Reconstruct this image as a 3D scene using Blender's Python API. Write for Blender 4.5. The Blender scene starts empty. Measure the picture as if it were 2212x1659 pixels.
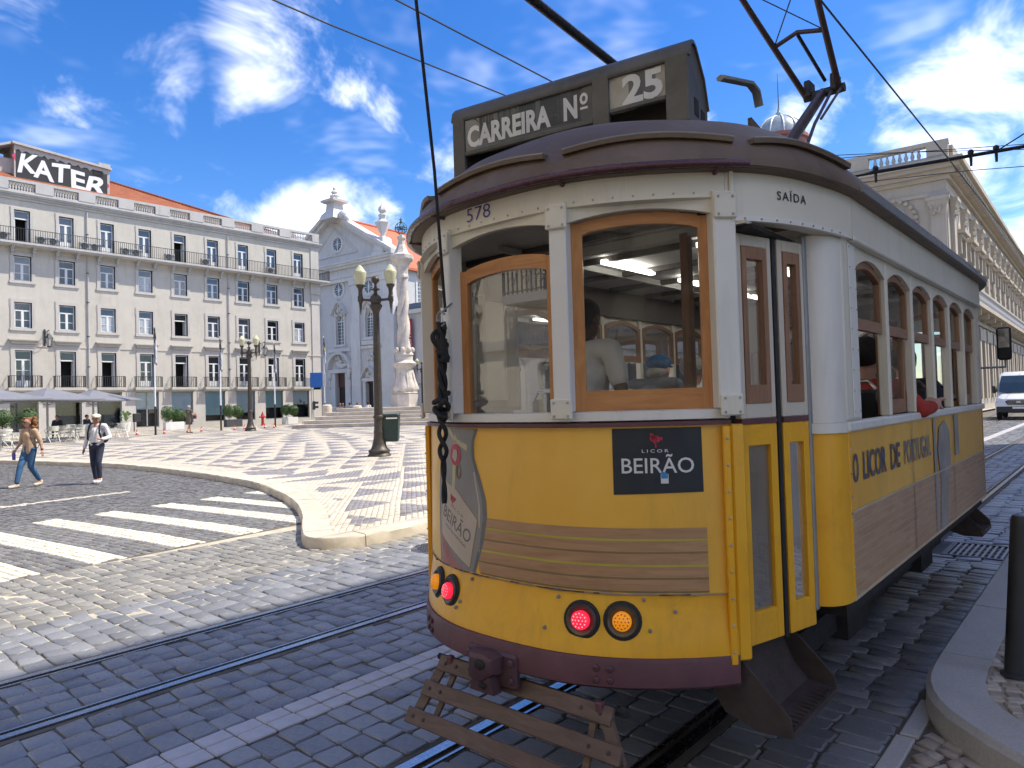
import bpy, bmesh, math, random
import numpy as np
from mathutils import Vector, Matrix
random.seed(7); RNG = np.random.default_rng(7)
R = math.radians
scene = bpy.context.scene
col = scene.collection

# ---------------------------------------------------------------- camera
CAM_H = 1.65; YAW = R(41.05); PITCH = 0.025; ROLL = 0.029
def set_camera():
    Fh = Vector((-math.sin(YAW), math.cos(YAW), 0)); Rh = Vector((math.cos(YAW), math.sin(YAW), 0)); Z = Vector((0, 0, 1))
    Fp = Fh*math.cos(PITCH) + Z*math.sin(PITCH); Up = Z*math.cos(PITCH) - Fh*math.sin(PITCH)
    Rr = Rh*math.cos(ROLL) - Up*math.sin(ROLL); Ur = Up*math.cos(ROLL) + Rh*math.sin(ROLL)
    cd = bpy.data.cameras.new('camera'); cam = bpy.data.objects.new('camera', cd); col.objects.link(cam)
    m = Matrix((Rr, Ur, -Fp)).transposed().to_4x4(); m.translation = Vector((0, 0, CAM_H))
    cam.matrix_world = m
    cd.sensor_fit = 'HORIZONTAL'; cd.sensor_width = 36.0; cd.lens = 1520.0/2212.0*36.0
    cd.clip_start = 0.05; cd.clip_end = 3000
    scene.camera = cam
    return Fh, Rh
FH, RH = set_camera()

# ---------------------------------------------------------------- light and exposure
SUN_EL = 57.0
SUN_H = Vector((0.645, 0.764, 0)).normalized()
SUN_DIR = Vector((SUN_H.x*math.cos(R(SUN_EL)), SUN_H.y*math.cos(R(SUN_EL)), math.sin(R(SUN_EL))))
def set_light():
    sd = bpy.data.lights.new('sun', 'SUN'); so = bpy.data.objects.new('sun', sd); col.objects.link(so)
    sd.energy = 2.0; sd.angle = R(0.55); sd.color = (1.0, 0.93, 0.80)
    so.rotation_euler = (-SUN_DIR).to_track_quat('-Z', 'Y').to_euler(); so.location = (20, 25, 60)
    w = bpy.data.worlds.new('World'); scene.world = w; w.use_nodes = True
    nt = w.node_tree; N = nt.nodes; L = nt.links
    for n in list(N): N.remove(n)
    out = N.new('ShaderNodeOutputWorld'); bg = N.new('ShaderNodeBackground'); L.new(bg.outputs[0], out.inputs[0])
    sky = N.new('ShaderNodeTexSky'); sky.sky_type = 'NISHITA'; sky.sun_disc = False
    sky.sun_elevation = R(SUN_EL); sky.sun_rotation = math.atan2(SUN_H.x, SUN_H.y)
    sky.air_density = 1.0; sky.dust_density = 0.35; sky.ozone_density = 3.0; sky.altitude = 50
    tc = N.new('ShaderNodeTexCoord'); sep = N.new('ShaderNodeSeparateXYZ'); L.new(tc.outputs['Generated'], sep.inputs[0])
    def math_(op, a, b=None, clamp=False):
        n = N.new('ShaderNodeMath'); n.operation = op; n.use_clamp = clamp
        for i, v in enumerate((a, b)):
            if v is None: continue
            if isinstance(v, (int, float)): n.inputs[i].default_value = v
            else: L.new(v, n.inputs[i])
        return n.outputs[0]
    # saturation of the phone picture's sky, the same everywhere
    hs = N.new('ShaderNodeHueSaturation'); hs.inputs['Saturation'].default_value = 1.36; hs.inputs['Value'].default_value = 0.45
    hs.inputs['Hue'].default_value = 0.512
    L.new(sky.outputs[0], hs.inputs['Color'])
    # clouds: noise on a flat layer above the town (direction / height)
    zc = math_('MAXIMUM', sep.outputs['Z'], 0.02); zz = math_('ADD', zc, 0.10)
    cx = math_('DIVIDE', sep.outputs['X'], zz); cy = math_('DIVIDE', sep.outputs['Y'], zz)
    cmb = N.new('ShaderNodeCombineXYZ'); L.new(cx, cmb.inputs[0]); L.new(cy, cmb.inputs[1])
    def noise(scale, detail, rough, dist=0.0, off=(0, 0, 0), src=None):
        mp = N.new('ShaderNodeMapping'); mp.inputs['Location'].default_value = off
        L.new(src or cmb.outputs[0], mp.inputs[0])
        n = N.new('ShaderNodeTexNoise'); n.noise_dimensions = '2D'; n.inputs['Scale'].default_value = scale; n.inputs['Detail'].default_value = detail
        n.inputs['Roughness'].default_value = rough; n.inputs['Distortion'].default_value = dist
        L.new(mp.outputs[0], n.inputs['Vector']); return n.outputs['Fac']
    def ramp(v, a, b):
        mr = N.new('ShaderNodeMapRange'); mr.interpolation_type = 'SMOOTHSTEP'
        mr.inputs['From Min'].default_value = a; mr.inputs['From Max'].default_value = b; L.new(v, mr.inputs['Value']); return mr.outputs[0]
    # cumulus banks near the horizon and thin wisps higher up
    zf = math_('ADD', zc, 0.45); cf = N.new('ShaderNodeCombineXYZ'); L.new(math_('DIVIDE', sep.outputs['X'], zf), cf.inputs[0]); L.new(math_('DIVIDE', sep.outputs['Y'], zf), cf.inputs[1])
    fine = noise(5.0, 5, 0.62, 0.3, src=cf.outputs[0])
    def puff(d, r0, r1, gain):                     # a cloud bank in direction d
        v = Vector(d).normalized()
        dp = N.new('ShaderNodeVectorMath'); dp.operation = 'DOT_PRODUCT'; L.new(tc.outputs['Generated'], dp.inputs[0]); dp.inputs[1].default_value = v
        mr = N.new('ShaderNodeMapRange'); mr.inputs['From Min'].default_value = math.cos(R(r1)); mr.inputs['From Max'].default_value = math.cos(R(r0))
        mr.inputs['To Max'].default_value = gain; L.new(dp.outputs['Value'], mr.inputs['Value']); return mr.outputs[0]
    CL = CLOUDS
    acc = None
    for d, r0, r1, gain in CL:
        m_ = puff(d, r0, r1, gain)
        acc = m_ if acc is None else math_('MAXIMUM', acc, m_)
    broad = ramp(noise(0.8, 2, 0.5, 0.2, (8.3, 4.6, 0)), 0.50, 0.66)
    # broad cloud added out of view as well, thickened to lift the fill light
    acc = math_('MAXIMUM', acc, math_('MULTIPLY', broad, 1.15))
    dens = ramp(math_('ADD', math_('MULTIPLY', acc, 0.66), math_('MULTIPLY', math_('SUBTRACT', fine, 0.5), 1.7)), 0.30, 1.55)
    wisp = math_('MULTIPLY', ramp(noise(1.6, 4, 0.66, 0.15, (0.4, 2.2, 0)), 0.52, 0.85), 0.16)
    dens = math_('MAXIMUM', dens, wisp)
    mix = N.new('ShaderNodeMixRGB'); L.new(dens, mix.inputs['Fac']); L.new(hs.outputs[0], mix.inputs[1])
    mix.inputs[2].default_value = (8.4, 8.1, 7.8, 1)
    L.new(mix.outputs[0], bg.inputs['Color']); bg.inputs['Strength'].default_value = 0.145
CLOUDS = []                                  # cloud banks: compass bearing from +Y, height above the horizon, core and rim radius (degrees), body
for az, el, r0, r1, gain in [(-60.3, 27.7, 1, 5.5, 0.74), (-57.2, 27.0, 1, 5, 0.80), (-67.7, 25.3, 1, 4.5, 0.6), (-55.0, 14.4, 1.5, 5.2, 1.3), (-58.2, 14.6, 1.5, 4.5, 1.25), (-52.5, 14.8, 1, 3.8, 1.2), (-61.9, 14.4, 0.5, 3.4, 0.8), (-9.6, 17.9, 1.5, 5.5, 1.1), (-6.4, 18.4, 2, 6.5, 1.12), (-4.9, 12.2, 2, 8, 1.1), (-17.1, 19.3, 0.5, 4, 0.95), (-7.8, 15.8, 1, 6, 1.0), (-50.1, 22.6, 1, 3.5, 0.62), (-47.1, 21.0, 1, 4.5, 0.62), (-53.3, 24.1, 1, 4, 0.6), (-25.8, 20.7, 0.5, 2.5, 0.9), (-73.5, 25.2, 3, 9, 0.55)] + [(a, e, 3, 9, .95) for a, e in ((80, 27), (30, 20), (130, 31), (180, 22), (225, 35), (260, 17))]:
    CLOUDS.append((Vector((math.sin(R(az))*math.cos(R(el)), math.cos(R(az))*math.cos(R(el)), math.sin(R(el)))), r0, r1, gain))
set_light()
vs = scene.view_settings
vs.view_transform = 'Standard'; vs.look = 'None'; vs.exposure = 1.7; vs.gamma = 1.0; vs.use_curve_mapping = False
cy_ = scene.cycles
cy_.max_bounces = 6; cy_.diffuse_bounces = 3; cy_.glossy_bounces = 2; cy_.transmission_bounces = 4; cy_.transparent_max_bounces = 12
cy_.caustics_reflective = False; cy_.caustics_refractive = False; cy_.sample_clamp_indirect = 6.0
cy_.use_denoising = True
try: cy_.denoiser = 'OPENIMAGEDENOISE'
except Exception: pass

# ---------------------------------------------------------------- helpers
def tag(o, label=None, cat=None, group=None, kind=None):
    for k, v in (('label', label), ('category', cat), ('group', group), ('kind', kind)):
        if v: o[k] = v
    return o
def empty(name, loc=(0, 0, 0), rz=0.0):
    o = bpy.data.objects.new(name, None); col.objects.link(o); o.location = loc; o.rotation_euler = (0, 0, rz)
    o.empty_display_size = 0.2
    return o
def children(o):
    return [c for c in bpy.data.objects if c.parent == o] if False else list(o.children)
def copy_tree(o, parent=None):
    c = o.copy(); col.objects.link(c); c.parent = parent
    for ch in children(o): copy_tree(ch, c)
    return c
MAT = {}
def link_mat(o, mats):
    if not isinstance(mats, (list, tuple)): mats = [mats]
    for m in mats: o.data.materials.append(MAT[m] if isinstance(m, str) else m)

TMP = bpy.data.scenes.new('workbench')
def eval_mesh(o):
    """mesh of an object with its modifiers, evaluated on its own"""
    TMP.collection.objects.link(o); vl = TMP.view_layers[0]; vl.update(); dg = vl.depsgraph
    me = bpy.data.meshes.new_from_object(o.evaluated_get(dg)); TMP.collection.objects.unlink(o); return me
class MB:
    """collects shapes; build() links them as one mesh object"""
    def __init__(s, T=None): s.v = []; s.f = []; s.m = []; s.T = T
    def add(s, vs, fs, mi=0):
        o = len(s.v)
        if s.T is not None: vs = [tuple(s.T @ Vector(p)) for p in vs]
        s.v.extend([tuple(p) for p in vs])
        for f in fs: s.f.append(tuple(i+o for i in f)); s.m.append(mi)
        return s
    def box(s, x0, x1, y0, y1, z0, z1, mi=0):
        x0, x1 = min(x0, x1), max(x0, x1); y0, y1 = min(y0, y1), max(y0, y1); z0, z1 = min(z0, z1), max(z0, z1)
        vs = [(x0,y0,z0),(x1,y0,z0),(x1,y1,z0),(x0,y1,z0),(x0,y0,z1),(x1,y0,z1),(x1,y1,z1),(x0,y1,z1)]
        return s.add(vs, [(0,3,2,1),(4,5,6,7),(0,1,5,4),(1,2,6,5),(2,3,7,6),(3,0,4,7)], mi)
    def cbox(s, x0, x1, y0, y1, z0, z1, c=0.01, mi=0):
        """box with chamfered edges"""
        x0, x1 = min(x0, x1), max(x0, x1); y0, y1 = min(y0, y1), max(y0, y1); z0, z1 = min(z0, z1), max(z0, z1)
        c = min(c, (x1-x0)*.45, (y1-y0)*.45, (z1-z0)*.45)
        vs = []; idx = {}
        X = (x0, x1); Y = (y0, y1); Z = (z0, z1); sg = (1, -1)
        for i in (0, 1):
            for j in (0, 1):
                for k in (0, 1):
                    a = (X[i], Y[j]+sg[j]*c, Z[k]+sg[k]*c); b = (X[i]+sg[i]*c, Y[j], Z[k]+sg[k]*c); d = (X[i]+sg[i]*c, Y[j]+sg[j]*c, Z[k])
                    for t, p in enumerate((a, b, d)): idx[(i, j, k, t)] = len(vs); vs.append(p)
        g = lambda *k: idx[k]
        F = [(g(0,0,0,0),g(0,0,1,0),g(0,1,1,0),g(0,1,0,0)),(g(1,0,0,0),g(1,1,0,0),g(1,1,1,0),g(1,0,1,0)),
             (g(0,0,0,1),g(1,0,0,1),g(1,0,1,1),g(0,0,1,1)),(g(0,1,0,1),g(0,1,1,1),g(1,1,1,1),g(1,1,0,1)),
             (g(0,0,0,2),g(0,1,0,2),g(1,1,0,2),g(1,0,0,2)),(g(0,0,1,2),g(1,0,1,2),g(1,1,1,2),g(0,1,1,2))]
        for i in (0, 1):
            for j in (0, 1): F.append((g(i,j,0,0),g(i,j,1,0),g(i,j,1,1),g(i,j,0,1)))
            for k in (0, 1): F.append((g(i,0,k,0),g(i,1,k,0),g(i,1,k,2),g(i,0,k,2)))
        for j in (0, 1):
            for k in (0, 1): F.append((g(0,j,k,1),g(1,j,k,1),g(1,j,k,2),g(0,j,k,2)))
        for i in (0, 1):
            for j in (0, 1):
                for k in (0, 1): F.append((g(i,j,k,0),g(i,j,k,1),g(i,j,k,2)))
        return s.add(vs, F, mi)
    def poly(s, pts, mi=0): return s.add(pts, [tuple(range(len(pts)))], mi)
    def extrude(s, pts, vec, mi=0):
        n = len(pts); q = [tuple(Vector(p)+Vector(vec)) for p in pts]
        F = [tuple(range(n-1, -1, -1)), tuple(range(n, 2*n))] + [(i, (i+1) % n, n+(i+1) % n, n+i) for i in range(n)]
        return s.add(list(pts)+q, F, mi)
    def loft(s, rings, closed=True, caps=True, mi=0):
        n = len(rings[0]); vs = [p for r in rings for p in r]; F = []
        m = n if closed else n-1
        for k in range(len(rings)-1):
            for i in range(m): F.append((k*n+i, k*n+(i+1) % n, (k+1)*n+(i+1) % n, (k+1)*n+i))
        if caps and closed:
            F.append(tuple(range(n-1, -1, -1))); F.append(tuple((len(rings)-1)*n+i for i in range(n)))
        return s.add(vs, F, mi)
    def tube(s, path, r, n=8, closed=False, mi=0, flat=None):
        P = [Vector(p) for p in path]; k = len(P); rr = r if isinstance(r, (list, tuple)) else [r]*k
        rings = []; up = None
        for i in range(k):
            if closed: t = P[(i+1) % k]-P[i-1]
            else: t = P[min(i+1, k-1)]-P[max(i-1, 0)]
            if t.length < 1e-9: t = Vector((0, 0, 1))
            t.normalize()
            if up is None:
                up = Vector((0, 0, 1)) if abs(t.z) < .9 else Vector((1, 0, 0))
            a = (up - t*up.dot(t))
            if a.length < 1e-6: a = t.orthogonal()
            a.normalize(); b = t.cross(a); up = a
            fa, fb = flat if flat else (1, 1)
            rings.append([tuple(P[i]+(a*math.cos(2*math.pi*j/n)*fa+b*math.sin(2*math.pi*j/n)*fb)*rr[i]) for j in range(n)])
        if closed: rings.append(rings[0])
        return s.loft(rings, True, not closed, mi)
    def lathe(s, prof, c=(0, 0, 0), n=16, mi=0, rot=0.0, fn=None, caps=True):
        rings = []
        for (r, z) in prof:
            ring = []
            for j in range(n):
                a = 2*math.pi*j/n+rot; q = r*(fn(a, z) if fn else 1)
                ring.append((c[0]+q*math.cos(a), c[1]+q*math.sin(a), c[2]+z))
            rings.append(ring)
        return s.loft(rings, True, caps, mi)
    def sphere(s, c, r, n=12, m=8, mi=0):
        sx = r if isinstance(r, (tuple, list)) else (r, r, r)
        prof = [(math.sin(math.pi*i/m), -math.cos(math.pi*i/m)) for i in range(m+1)]
        rings = [[(c[0]+sx[0]*max(p, 1e-3)*math.cos(2*math.pi*j/n), c[1]+sx[1]*max(p, 1e-3)*math.sin(2*math.pi*j/n), c[2]+sx[2]*z) for j in range(n)] for p, z in prof]
        return s.loft(rings, True, True, mi)
    def build(s, name, mats, parent=None, smooth=None, loc=None, rnd=None):
        me = bpy.data.meshes.new(name); me.from_pydata(s.v, [], s.f)
        o = bpy.data.objects.new(name, me); col.objects.link(o)
        if parent is not None: o.parent = parent
        if loc is not None: o.location = loc
        link_mat(o, mats)
        if any(s.m): me.polygons.foreach_set('material_index', s.m)
        bm = bmesh.new(); bm.from_mesh(me); bmesh.ops.recalc_face_normals(bm, faces=bm.faces); bm.to_mesh(me); bm.free()
        if smooth is not None:
            me.polygons.foreach_set('use_smooth', [True]*len(me.polygons))
            me.set_sharp_from_angle(angle=R(smooth))
        me.update()
        return o

def np_mesh(name, V, F4, mats, parent=None, mi=None, rnd=None, smooth=False):
    """fast quad mesh from numpy arrays"""
    me = bpy.data.meshes.new(name)
    nv, nf = len(V), len(F4)
    me.vertices.add(nv); me.vertices.foreach_set('co', np.ascontiguousarray(V, dtype=np.float32).ravel())
    me.loops.add(nf*4); me.loops.foreach_set('vertex_index', np.ascontiguousarray(F4, dtype=np.int32).ravel())
    me.polygons.add(nf); me.polygons.foreach_set('loop_start', np.arange(nf, dtype=np.int32)*4)
    try: me.polygons.foreach_set('loop_total', np.full(nf, 4, dtype=np.int32))
    except Exception: pass
    if mi is not None: me.polygons.foreach_set('material_index', np.ascontiguousarray(mi, dtype=np.int32))
    if smooth: me.polygons.foreach_set('use_smooth', np.ones(nf, dtype=bool))
    if rnd is not None:
        at = me.attributes.new('rnd', 'FLOAT', 'FACE'); at.data.foreach_set('value', np.ascontiguousarray(rnd, dtype=np.float32))
    me.update(calc_edges=True); me.validate()
    o = bpy.data.objects.new(name, me); col.objects.link(o)
    if parent is not None: o.parent = parent
    link_mat(o, mats)
    return o

def text_polys(txt, size=1.0, offset=0.0, align='CENTER', shear=0.0, spacing=1.0, extrude=0.0, res=3):
    """outline letters as (verts, faces) in the XY plane"""
    cu = bpy.data.curves.new('lettering', 'FONT'); cu.body = txt; cu.size = size; cu.offset = offset
    cu.align_x = align; cu.align_y = 'CENTER'; cu.shear = shear; cu.space_character = spacing; cu.resolution_u = res
    cu.extrude = extrude; cu.fill_mode = 'FRONT' if extrude == 0 else 'BOTH'
    o = bpy.data.objects.new('lettering', cu); me = eval_mesh(o)
    V = [tuple(v.co) for v in me.vertices]; F = [tuple(p.vertices) for p in me.polygons]
    bpy.data.objects.remove(o); bpy.data.curves.remove(cu); bpy.data.meshes.remove(me)
    return V, F
def fit(V, w=None, h=None):
    xs = [p[0] for p in V]; ys = [p[1] for p in V]
    cx, cy = (min(xs)+max(xs))/2, (min(ys)+max(ys))/2; W, H = max(xs)-min(xs), max(ys)-min(ys)
    sx = w/W if w else None; sy = h/H if h else None
    sx = sx or sy; sy = sy or sx
    return [((p[0]-cx)*sx, (p[1]-cy)*sy, p[2]) for p in V]

# ---------------------------------------------------------------- materials
class NT:
    def __init__(s, name):
        s.m = bpy.data.materials.new(name); s.m.use_nodes = True; s.nt = s.m.node_tree; s.N = s.nt.nodes; s.L = s.nt.links
        s.b = s.N['Principled BSDF']; s.tc = s.N.new('ShaderNodeTexCoord'); MAT[name] = s.m
    def set(s, k, v):
        if hasattr(v, 'links') or hasattr(v, 'is_linked'): s.L.new(v, s.b.inputs[k])
        else: s.b.inputs[k].default_value = v
    def noise(s, scale=5, detail=4, rough=.55, dist=0, src='Object', stretch=None, w=None):
        n = s.N.new('ShaderNodeTexNoise'); n.inputs['Scale'].default_value = scale; n.inputs['Detail'].default_value = detail
        n.inputs['Roughness'].default_value = rough; n.inputs['Distortion'].default_value = dist
        o = s.tc.outputs[src] if isinstance(src, str) else src
        if stretch:
            mp = s.N.new('ShaderNodeMapping'); mp.inputs['Scale'].default_value = stretch; s.L.new(o, mp.inputs[0]); o = mp.outputs[0]
        s.L.new(o, n.inputs['Vector']); return n.outputs['Fac']
    def ramp(s, v, a, b, lo=0., hi=1.):
        n = s.N.new('ShaderNodeMapRange'); n.inputs['From Min'].default_value = a; n.inputs['From Max'].default_value = b
        n.inputs['To Min'].default_value = lo; n.inputs['To Max'].default_value = hi; s.L.new(v, n.inputs['Value']); return n.outputs[0]
    def math(s, op, a, b=0.0):
        n = s.N.new('ShaderNodeMath'); n.operation = op
        for i, v in enumerate((a, b)):
            if isinstance(v, (int, float)): n.inputs[i].default_value = v
            else: s.L.new(v, n.inputs[i])
        return n.outputs[0]
    def mix(s, fac, a, b, mode='MIX'):
        n = s.N.new('ShaderNodeMixRGB'); n.blend_type = mode
        for i, v in enumerate((fac, a, b)):
            if isinstance(v, (int, float)): n.inputs[i].default_value = v
            elif isinstance(v, tuple): n.inputs[i].default_value = v if len(v) == 4 else v+(1,)
            else: s.L.new(v, n.inputs[i])
        return n.outputs[0]
    def bump(s, h, strength=.3, dist=.01):
        n = s.N.new('ShaderNodeBump'); n.inputs['Strength'].default_value = strength; n.inputs['Distance'].default_value = dist
        s.L.new(h, n.inputs['Height']); s.L.new(n.outputs[0], s.b.inputs['Normal'])
    def attr(s, name):
        n = s.N.new('ShaderNodeAttribute'); n.attribute_name = name; return n.outputs['Fac']
def c4(c): return tuple(c)+(1,) if len(c) == 3 else tuple(c)
def plain(name, c, rough=.6, metal=0., var=.12, scale=6., bump=0., bscale=60., spec=None, dirt=0., dirtc=(.12, .1, .08), dscale=2.5, stretch=None, coat=0.):
    t = NT(name); n = t.noise(scale, 5, .6, stretch=stretch)
    lo = tuple(x*(1-var) for x in c[:3]); hi = tuple(min(1, x*(1+var)) for x in c[:3])
    cc = t.mix(t.ramp(n, .3, .7), lo, hi)
    if dirt:
        d = t.ramp(t.noise(dscale, 7, .65, .6), .5, .78); cc = t.mix(t.math('MULTIPLY', d, dirt), cc, dirtc)
    t.set('Base Color', cc); t.set('Metallic', metal)
    t.set('Roughness', t.ramp(t.noise(scale*3, 3), .3, .7, max(.02, rough-.08), min(1, rough+.08)))
    if spec is not None: t.b.inputs['Specular IOR Level'].default_value = spec
    if coat: t.b.inputs['Coat Weight'].default_value = coat; t.b.inputs['Coat Roughness'].default_value = .12
    if bump: t.bump(t.noise(bscale, 6, .65), bump, .01)
    return t.m
def wall_mat(name, c, streak=.25, blotch=.18, stain=(.23, .21, .18), rough=.85):
    """painted or stone wall: cloudy tone, run-down streaks, fine grain"""
    t = NT(name)
    big = t.ramp(t.noise(.35, 4, .55), .3, .7); mid = t.ramp(t.noise(2.2, 5, .6), .3, .72)
    a = t.mix(big, tuple(x*(1-blotch) for x in c), c); a = t.mix(t.math('MULTIPLY', mid, .5), a, tuple(min(1, x*1.06) for x in c))
    st = t.ramp(t.noise(1.7, 6, .62, .4, stretch=(1.4, 1.4, .16)), .52, .80)
    a = t.mix(t.math('MULTIPLY', st, streak), a, stain)
    t.set('Base Color', a); t.set('Roughness', rough); t.b.inputs['Specular IOR Level'].default_value = .25
    t.bump(t.noise(18, 6, .7), .12, .01); return t.m
def stone_mat(name, lo, hi, rough=.5, spec=.5, bump=.25, grime=.3, grimec=(.1, .09, .07), lime=0.0):
    """single stones: tone from the stone's own 'rnd' value"""
    t = NT(name); r_ = t.attr('rnd')
    a = t.mix(r_, lo, hi)
    n = t.ramp(t.noise(22, 5, .65), .3, .72); a = t.mix(t.math('MULTIPLY', n, .25), a, tuple(x*.72 for x in lo))
    g = t.ramp(t.noise(.9, 5, .6, .5), .5, .75); a = t.mix(t.math('MULTIPLY', g, grime), a, grimec)
    if lime: a = t.mix(t.math('MULTIPLY', t.ramp(t.noise(5.5, 7, .72, .6), .62, .70), lime), a, (.50, .48, .44))
    t.set('Base Color', a); t.set('Roughness', t.ramp(t.noise(30, 4), .3, .7, rough-.12, rough+.14))
    t.b.inputs['Specular IOR Level'].default_value = spec
    t.bump(t.noise(45, 6, .7), bump, .012); return t.m
def glass_mat(name, tint=(1, 1, 1), gain=1.0, base=.06, rough=.01, dust=0.0):
    """thin clear pane: see-through with a mirror share that grows at grazing angles; optional dust film"""
    m = bpy.data.materials.new(name); m.use_nodes = True; nt = m.node_tree; N = nt.nodes; L = nt.links; MAT[name] = m
    for n in list(N): N.remove(n)
    out = N.new('ShaderNodeOutputMaterial'); tr = N.new('ShaderNodeBsdfTransparent'); tr.inputs[0].default_value = c4(tint)
    gl = N.new('ShaderNodeBsdfGlossy'); gl.inputs['Roughness'].default_value = rough
    fr = N.new('ShaderNodeFresnel'); fr.inputs['IOR'].default_value = 1.5
    ma = N.new('ShaderNodeMath'); ma.operation = 'MULTIPLY_ADD'; ma.use_clamp = True; L.new(fr.outputs[0], ma.inputs[0]); ma.inputs[1].default_value = gain; ma.inputs[2].default_value = base
    mx = N.new('ShaderNodeMixShader'); L.new(ma.outputs[0], mx.inputs[0]); L.new(tr.outputs[0], mx.inputs[1]); L.new(gl.outputs[0], mx.inputs[2])
    last = mx.outputs[0]
    if dust:
        df = N.new('ShaderNodeBsdfDiffuse'); df.inputs[0].default_value = (.62, .58, .5, 1)
        tc = N.new('ShaderNodeTexCoord'); nz = N.new('ShaderNodeTexNoise'); nz.inputs['Scale'].default_value = 4; nz.inputs['Detail'].default_value = 6; L.new(tc.outputs['Object'], nz.inputs[0])
        mm = N.new('ShaderNodeMapRange'); mm.inputs['From Min'].default_value = .35; mm.inputs['From Max'].default_value = .75; mm.inputs['To Min'].default_value = dust*.4; mm.inputs['To Max'].default_value = dust; L.new(nz.outputs[0], mm.inputs[0])
        m2 = N.new('ShaderNodeMixShader'); L.new(mm.outputs[0], m2.inputs[0]); L.new(last, m2.inputs[1]); L.new(df.outputs[0], m2.inputs[2]); last = m2.outputs[0]
    L.new(last, out.inputs[0]); return m
def emis_mat(name, c, e=2.0, base=None):
    t = NT(name); t.set('Base Color', c4(base or c)); t.set('Emission Color', c4(c)); t.set('Emission Strength', e); t.set('Roughness', .3); return t.m
# ================================================================ the ground: road, setts, rails, kerbs, square
stone_mat('sett_dark', (.165, .168, .175), (.30, .302, .308), .36, .6, .35, .35, (.15, .13, .10), .55)
stone_mat('sett_grey', (.21, .20, .182), (.31, .298, .27), .55, .4, .3, .25, (.24, .21, .16))
stone_mat('cube_grey', (.135, .132, .13), (.23, .226, .22), .62, .4, .3, .2, (.16, .14, .11))
stone_mat('cube_white', (.64, .58, .46), (.80, .75, .63), .62, .35, .3, .22, (.42, .38, .30))
stone_mat('mosaic_white', (.56, .49, .38), (.72, .65, .53), .6, .35, .3, .25, (.40, .36, .30))
stone_mat('mosaic_dark', (.215, .20, .205), (.325, .305, .31), .6, .4, .3, .2, (.17, .15, .14))
stone_mat('mosaic_tan', (.36, .30, .24), (.62, .55, .46), .62, .35, .3, .25, (.2, .16, .12))
plain('joint_sand', (.36, .315, .235), .95, var=.3, scale=3, bump=.5, bscale=80)
plain('joint_dark', (.135, .115, .09), .95, var=.35, scale=2.5, bump=.5, bscale=80)
plain('joint_pale', (.50, .45, .34), .95, var=.25, scale=3, bump=.4, bscale=80)
plain('limestone', (.62, .54, .42), .75, var=.14, scale=3.0, bump=.35, bscale=35, dirt=.45, dirtc=(.33, .26, .17), dscale=2.2)
plain('granite', (.48, .465, .44), .7, var=.12, scale=60, bump=.3, bscale=120, dirt=.25, dirtc=(.22, .2, .18))
plain('rail_steel', (.42, .44, .47), .22, metal=1., var=.12, scale=14, stretch=(6, .25, 1))
plain('rail_rust', (.075, .05, .04), .8, var=.3, scale=20, bump=.3)
plain('iron_dark', (.055, .055, .058), .5, metal=.6, var=.2, scale=20, bump=.15)
plain('iron_grate', (.16, .165, .17), .4, metal=.7, var=.2, scale=20, bump=.2)

CAMP = np.array([0., 0.])
FHn = np.array([FH.x, FH.y]); RHn = np.array([RH.x, RH.y])
def in_view(P, margin=.3, far=1e9):
    """points of the ground that the street corner looks over, with a generous margin"""
    d = P @ FHn; l = P @ RHn
    return (d > .25) & (np.abs(l) < d*(.7277+margin)+.6) & (d < far)
def inside(P, poly):
    x, y = P[:, 0], P[:, 1]; r = np.zeros(len(P), bool); n = len(poly); j = n-1
    for i in range(n):
        xi, yi = poly[i]; xj, yj = poly[j]
        c = ((yi > y) != (yj > y)) & (x < (xj-xi)*(y-yi)/((yj-yi) if yj != yi else 1e-9)+xi); r ^= c; j = i
    return r
def courses(x0, x1, y0, y1, w, h, jw=.25, wave=.0, ang=0.0):
    """rows of stones across the street: (centre, half length, half depth, angle)"""
    out = []; ny = int((y1-y0)/h)+1
    for j in range(ny):
        yy = y0+j*h; n = int((x1-x0)/w*1.15)+3
        ws = w*(1+jw*(RNG.random(n)*2-1)); xs = x0-RNG.random()*w+np.cumsum(ws)-ws/2
        k = xs < x1+w
        yv = yy+wave*np.sin(xs*1.3+j*.05)+wave*.5*np.sin(xs*3.1)
        out.append(np.stack([xs[k], yv[k], ws[k]/2, np.full(k.sum(), h/2)], 1))
    S = np.concatenate(out)
    if ang:
        c, s = math.cos(ang), math.sin(ang); cx, cy_0 = (x0+x1)/2, (y0+y1)/2
        dx, dy = S[:, 0]-cx, S[:, 1]-cy_0
        S[:, 0] = cx+dx*c-dy*s; S[:, 1] = cy_0+dx*s+dy*c
    return S
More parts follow.
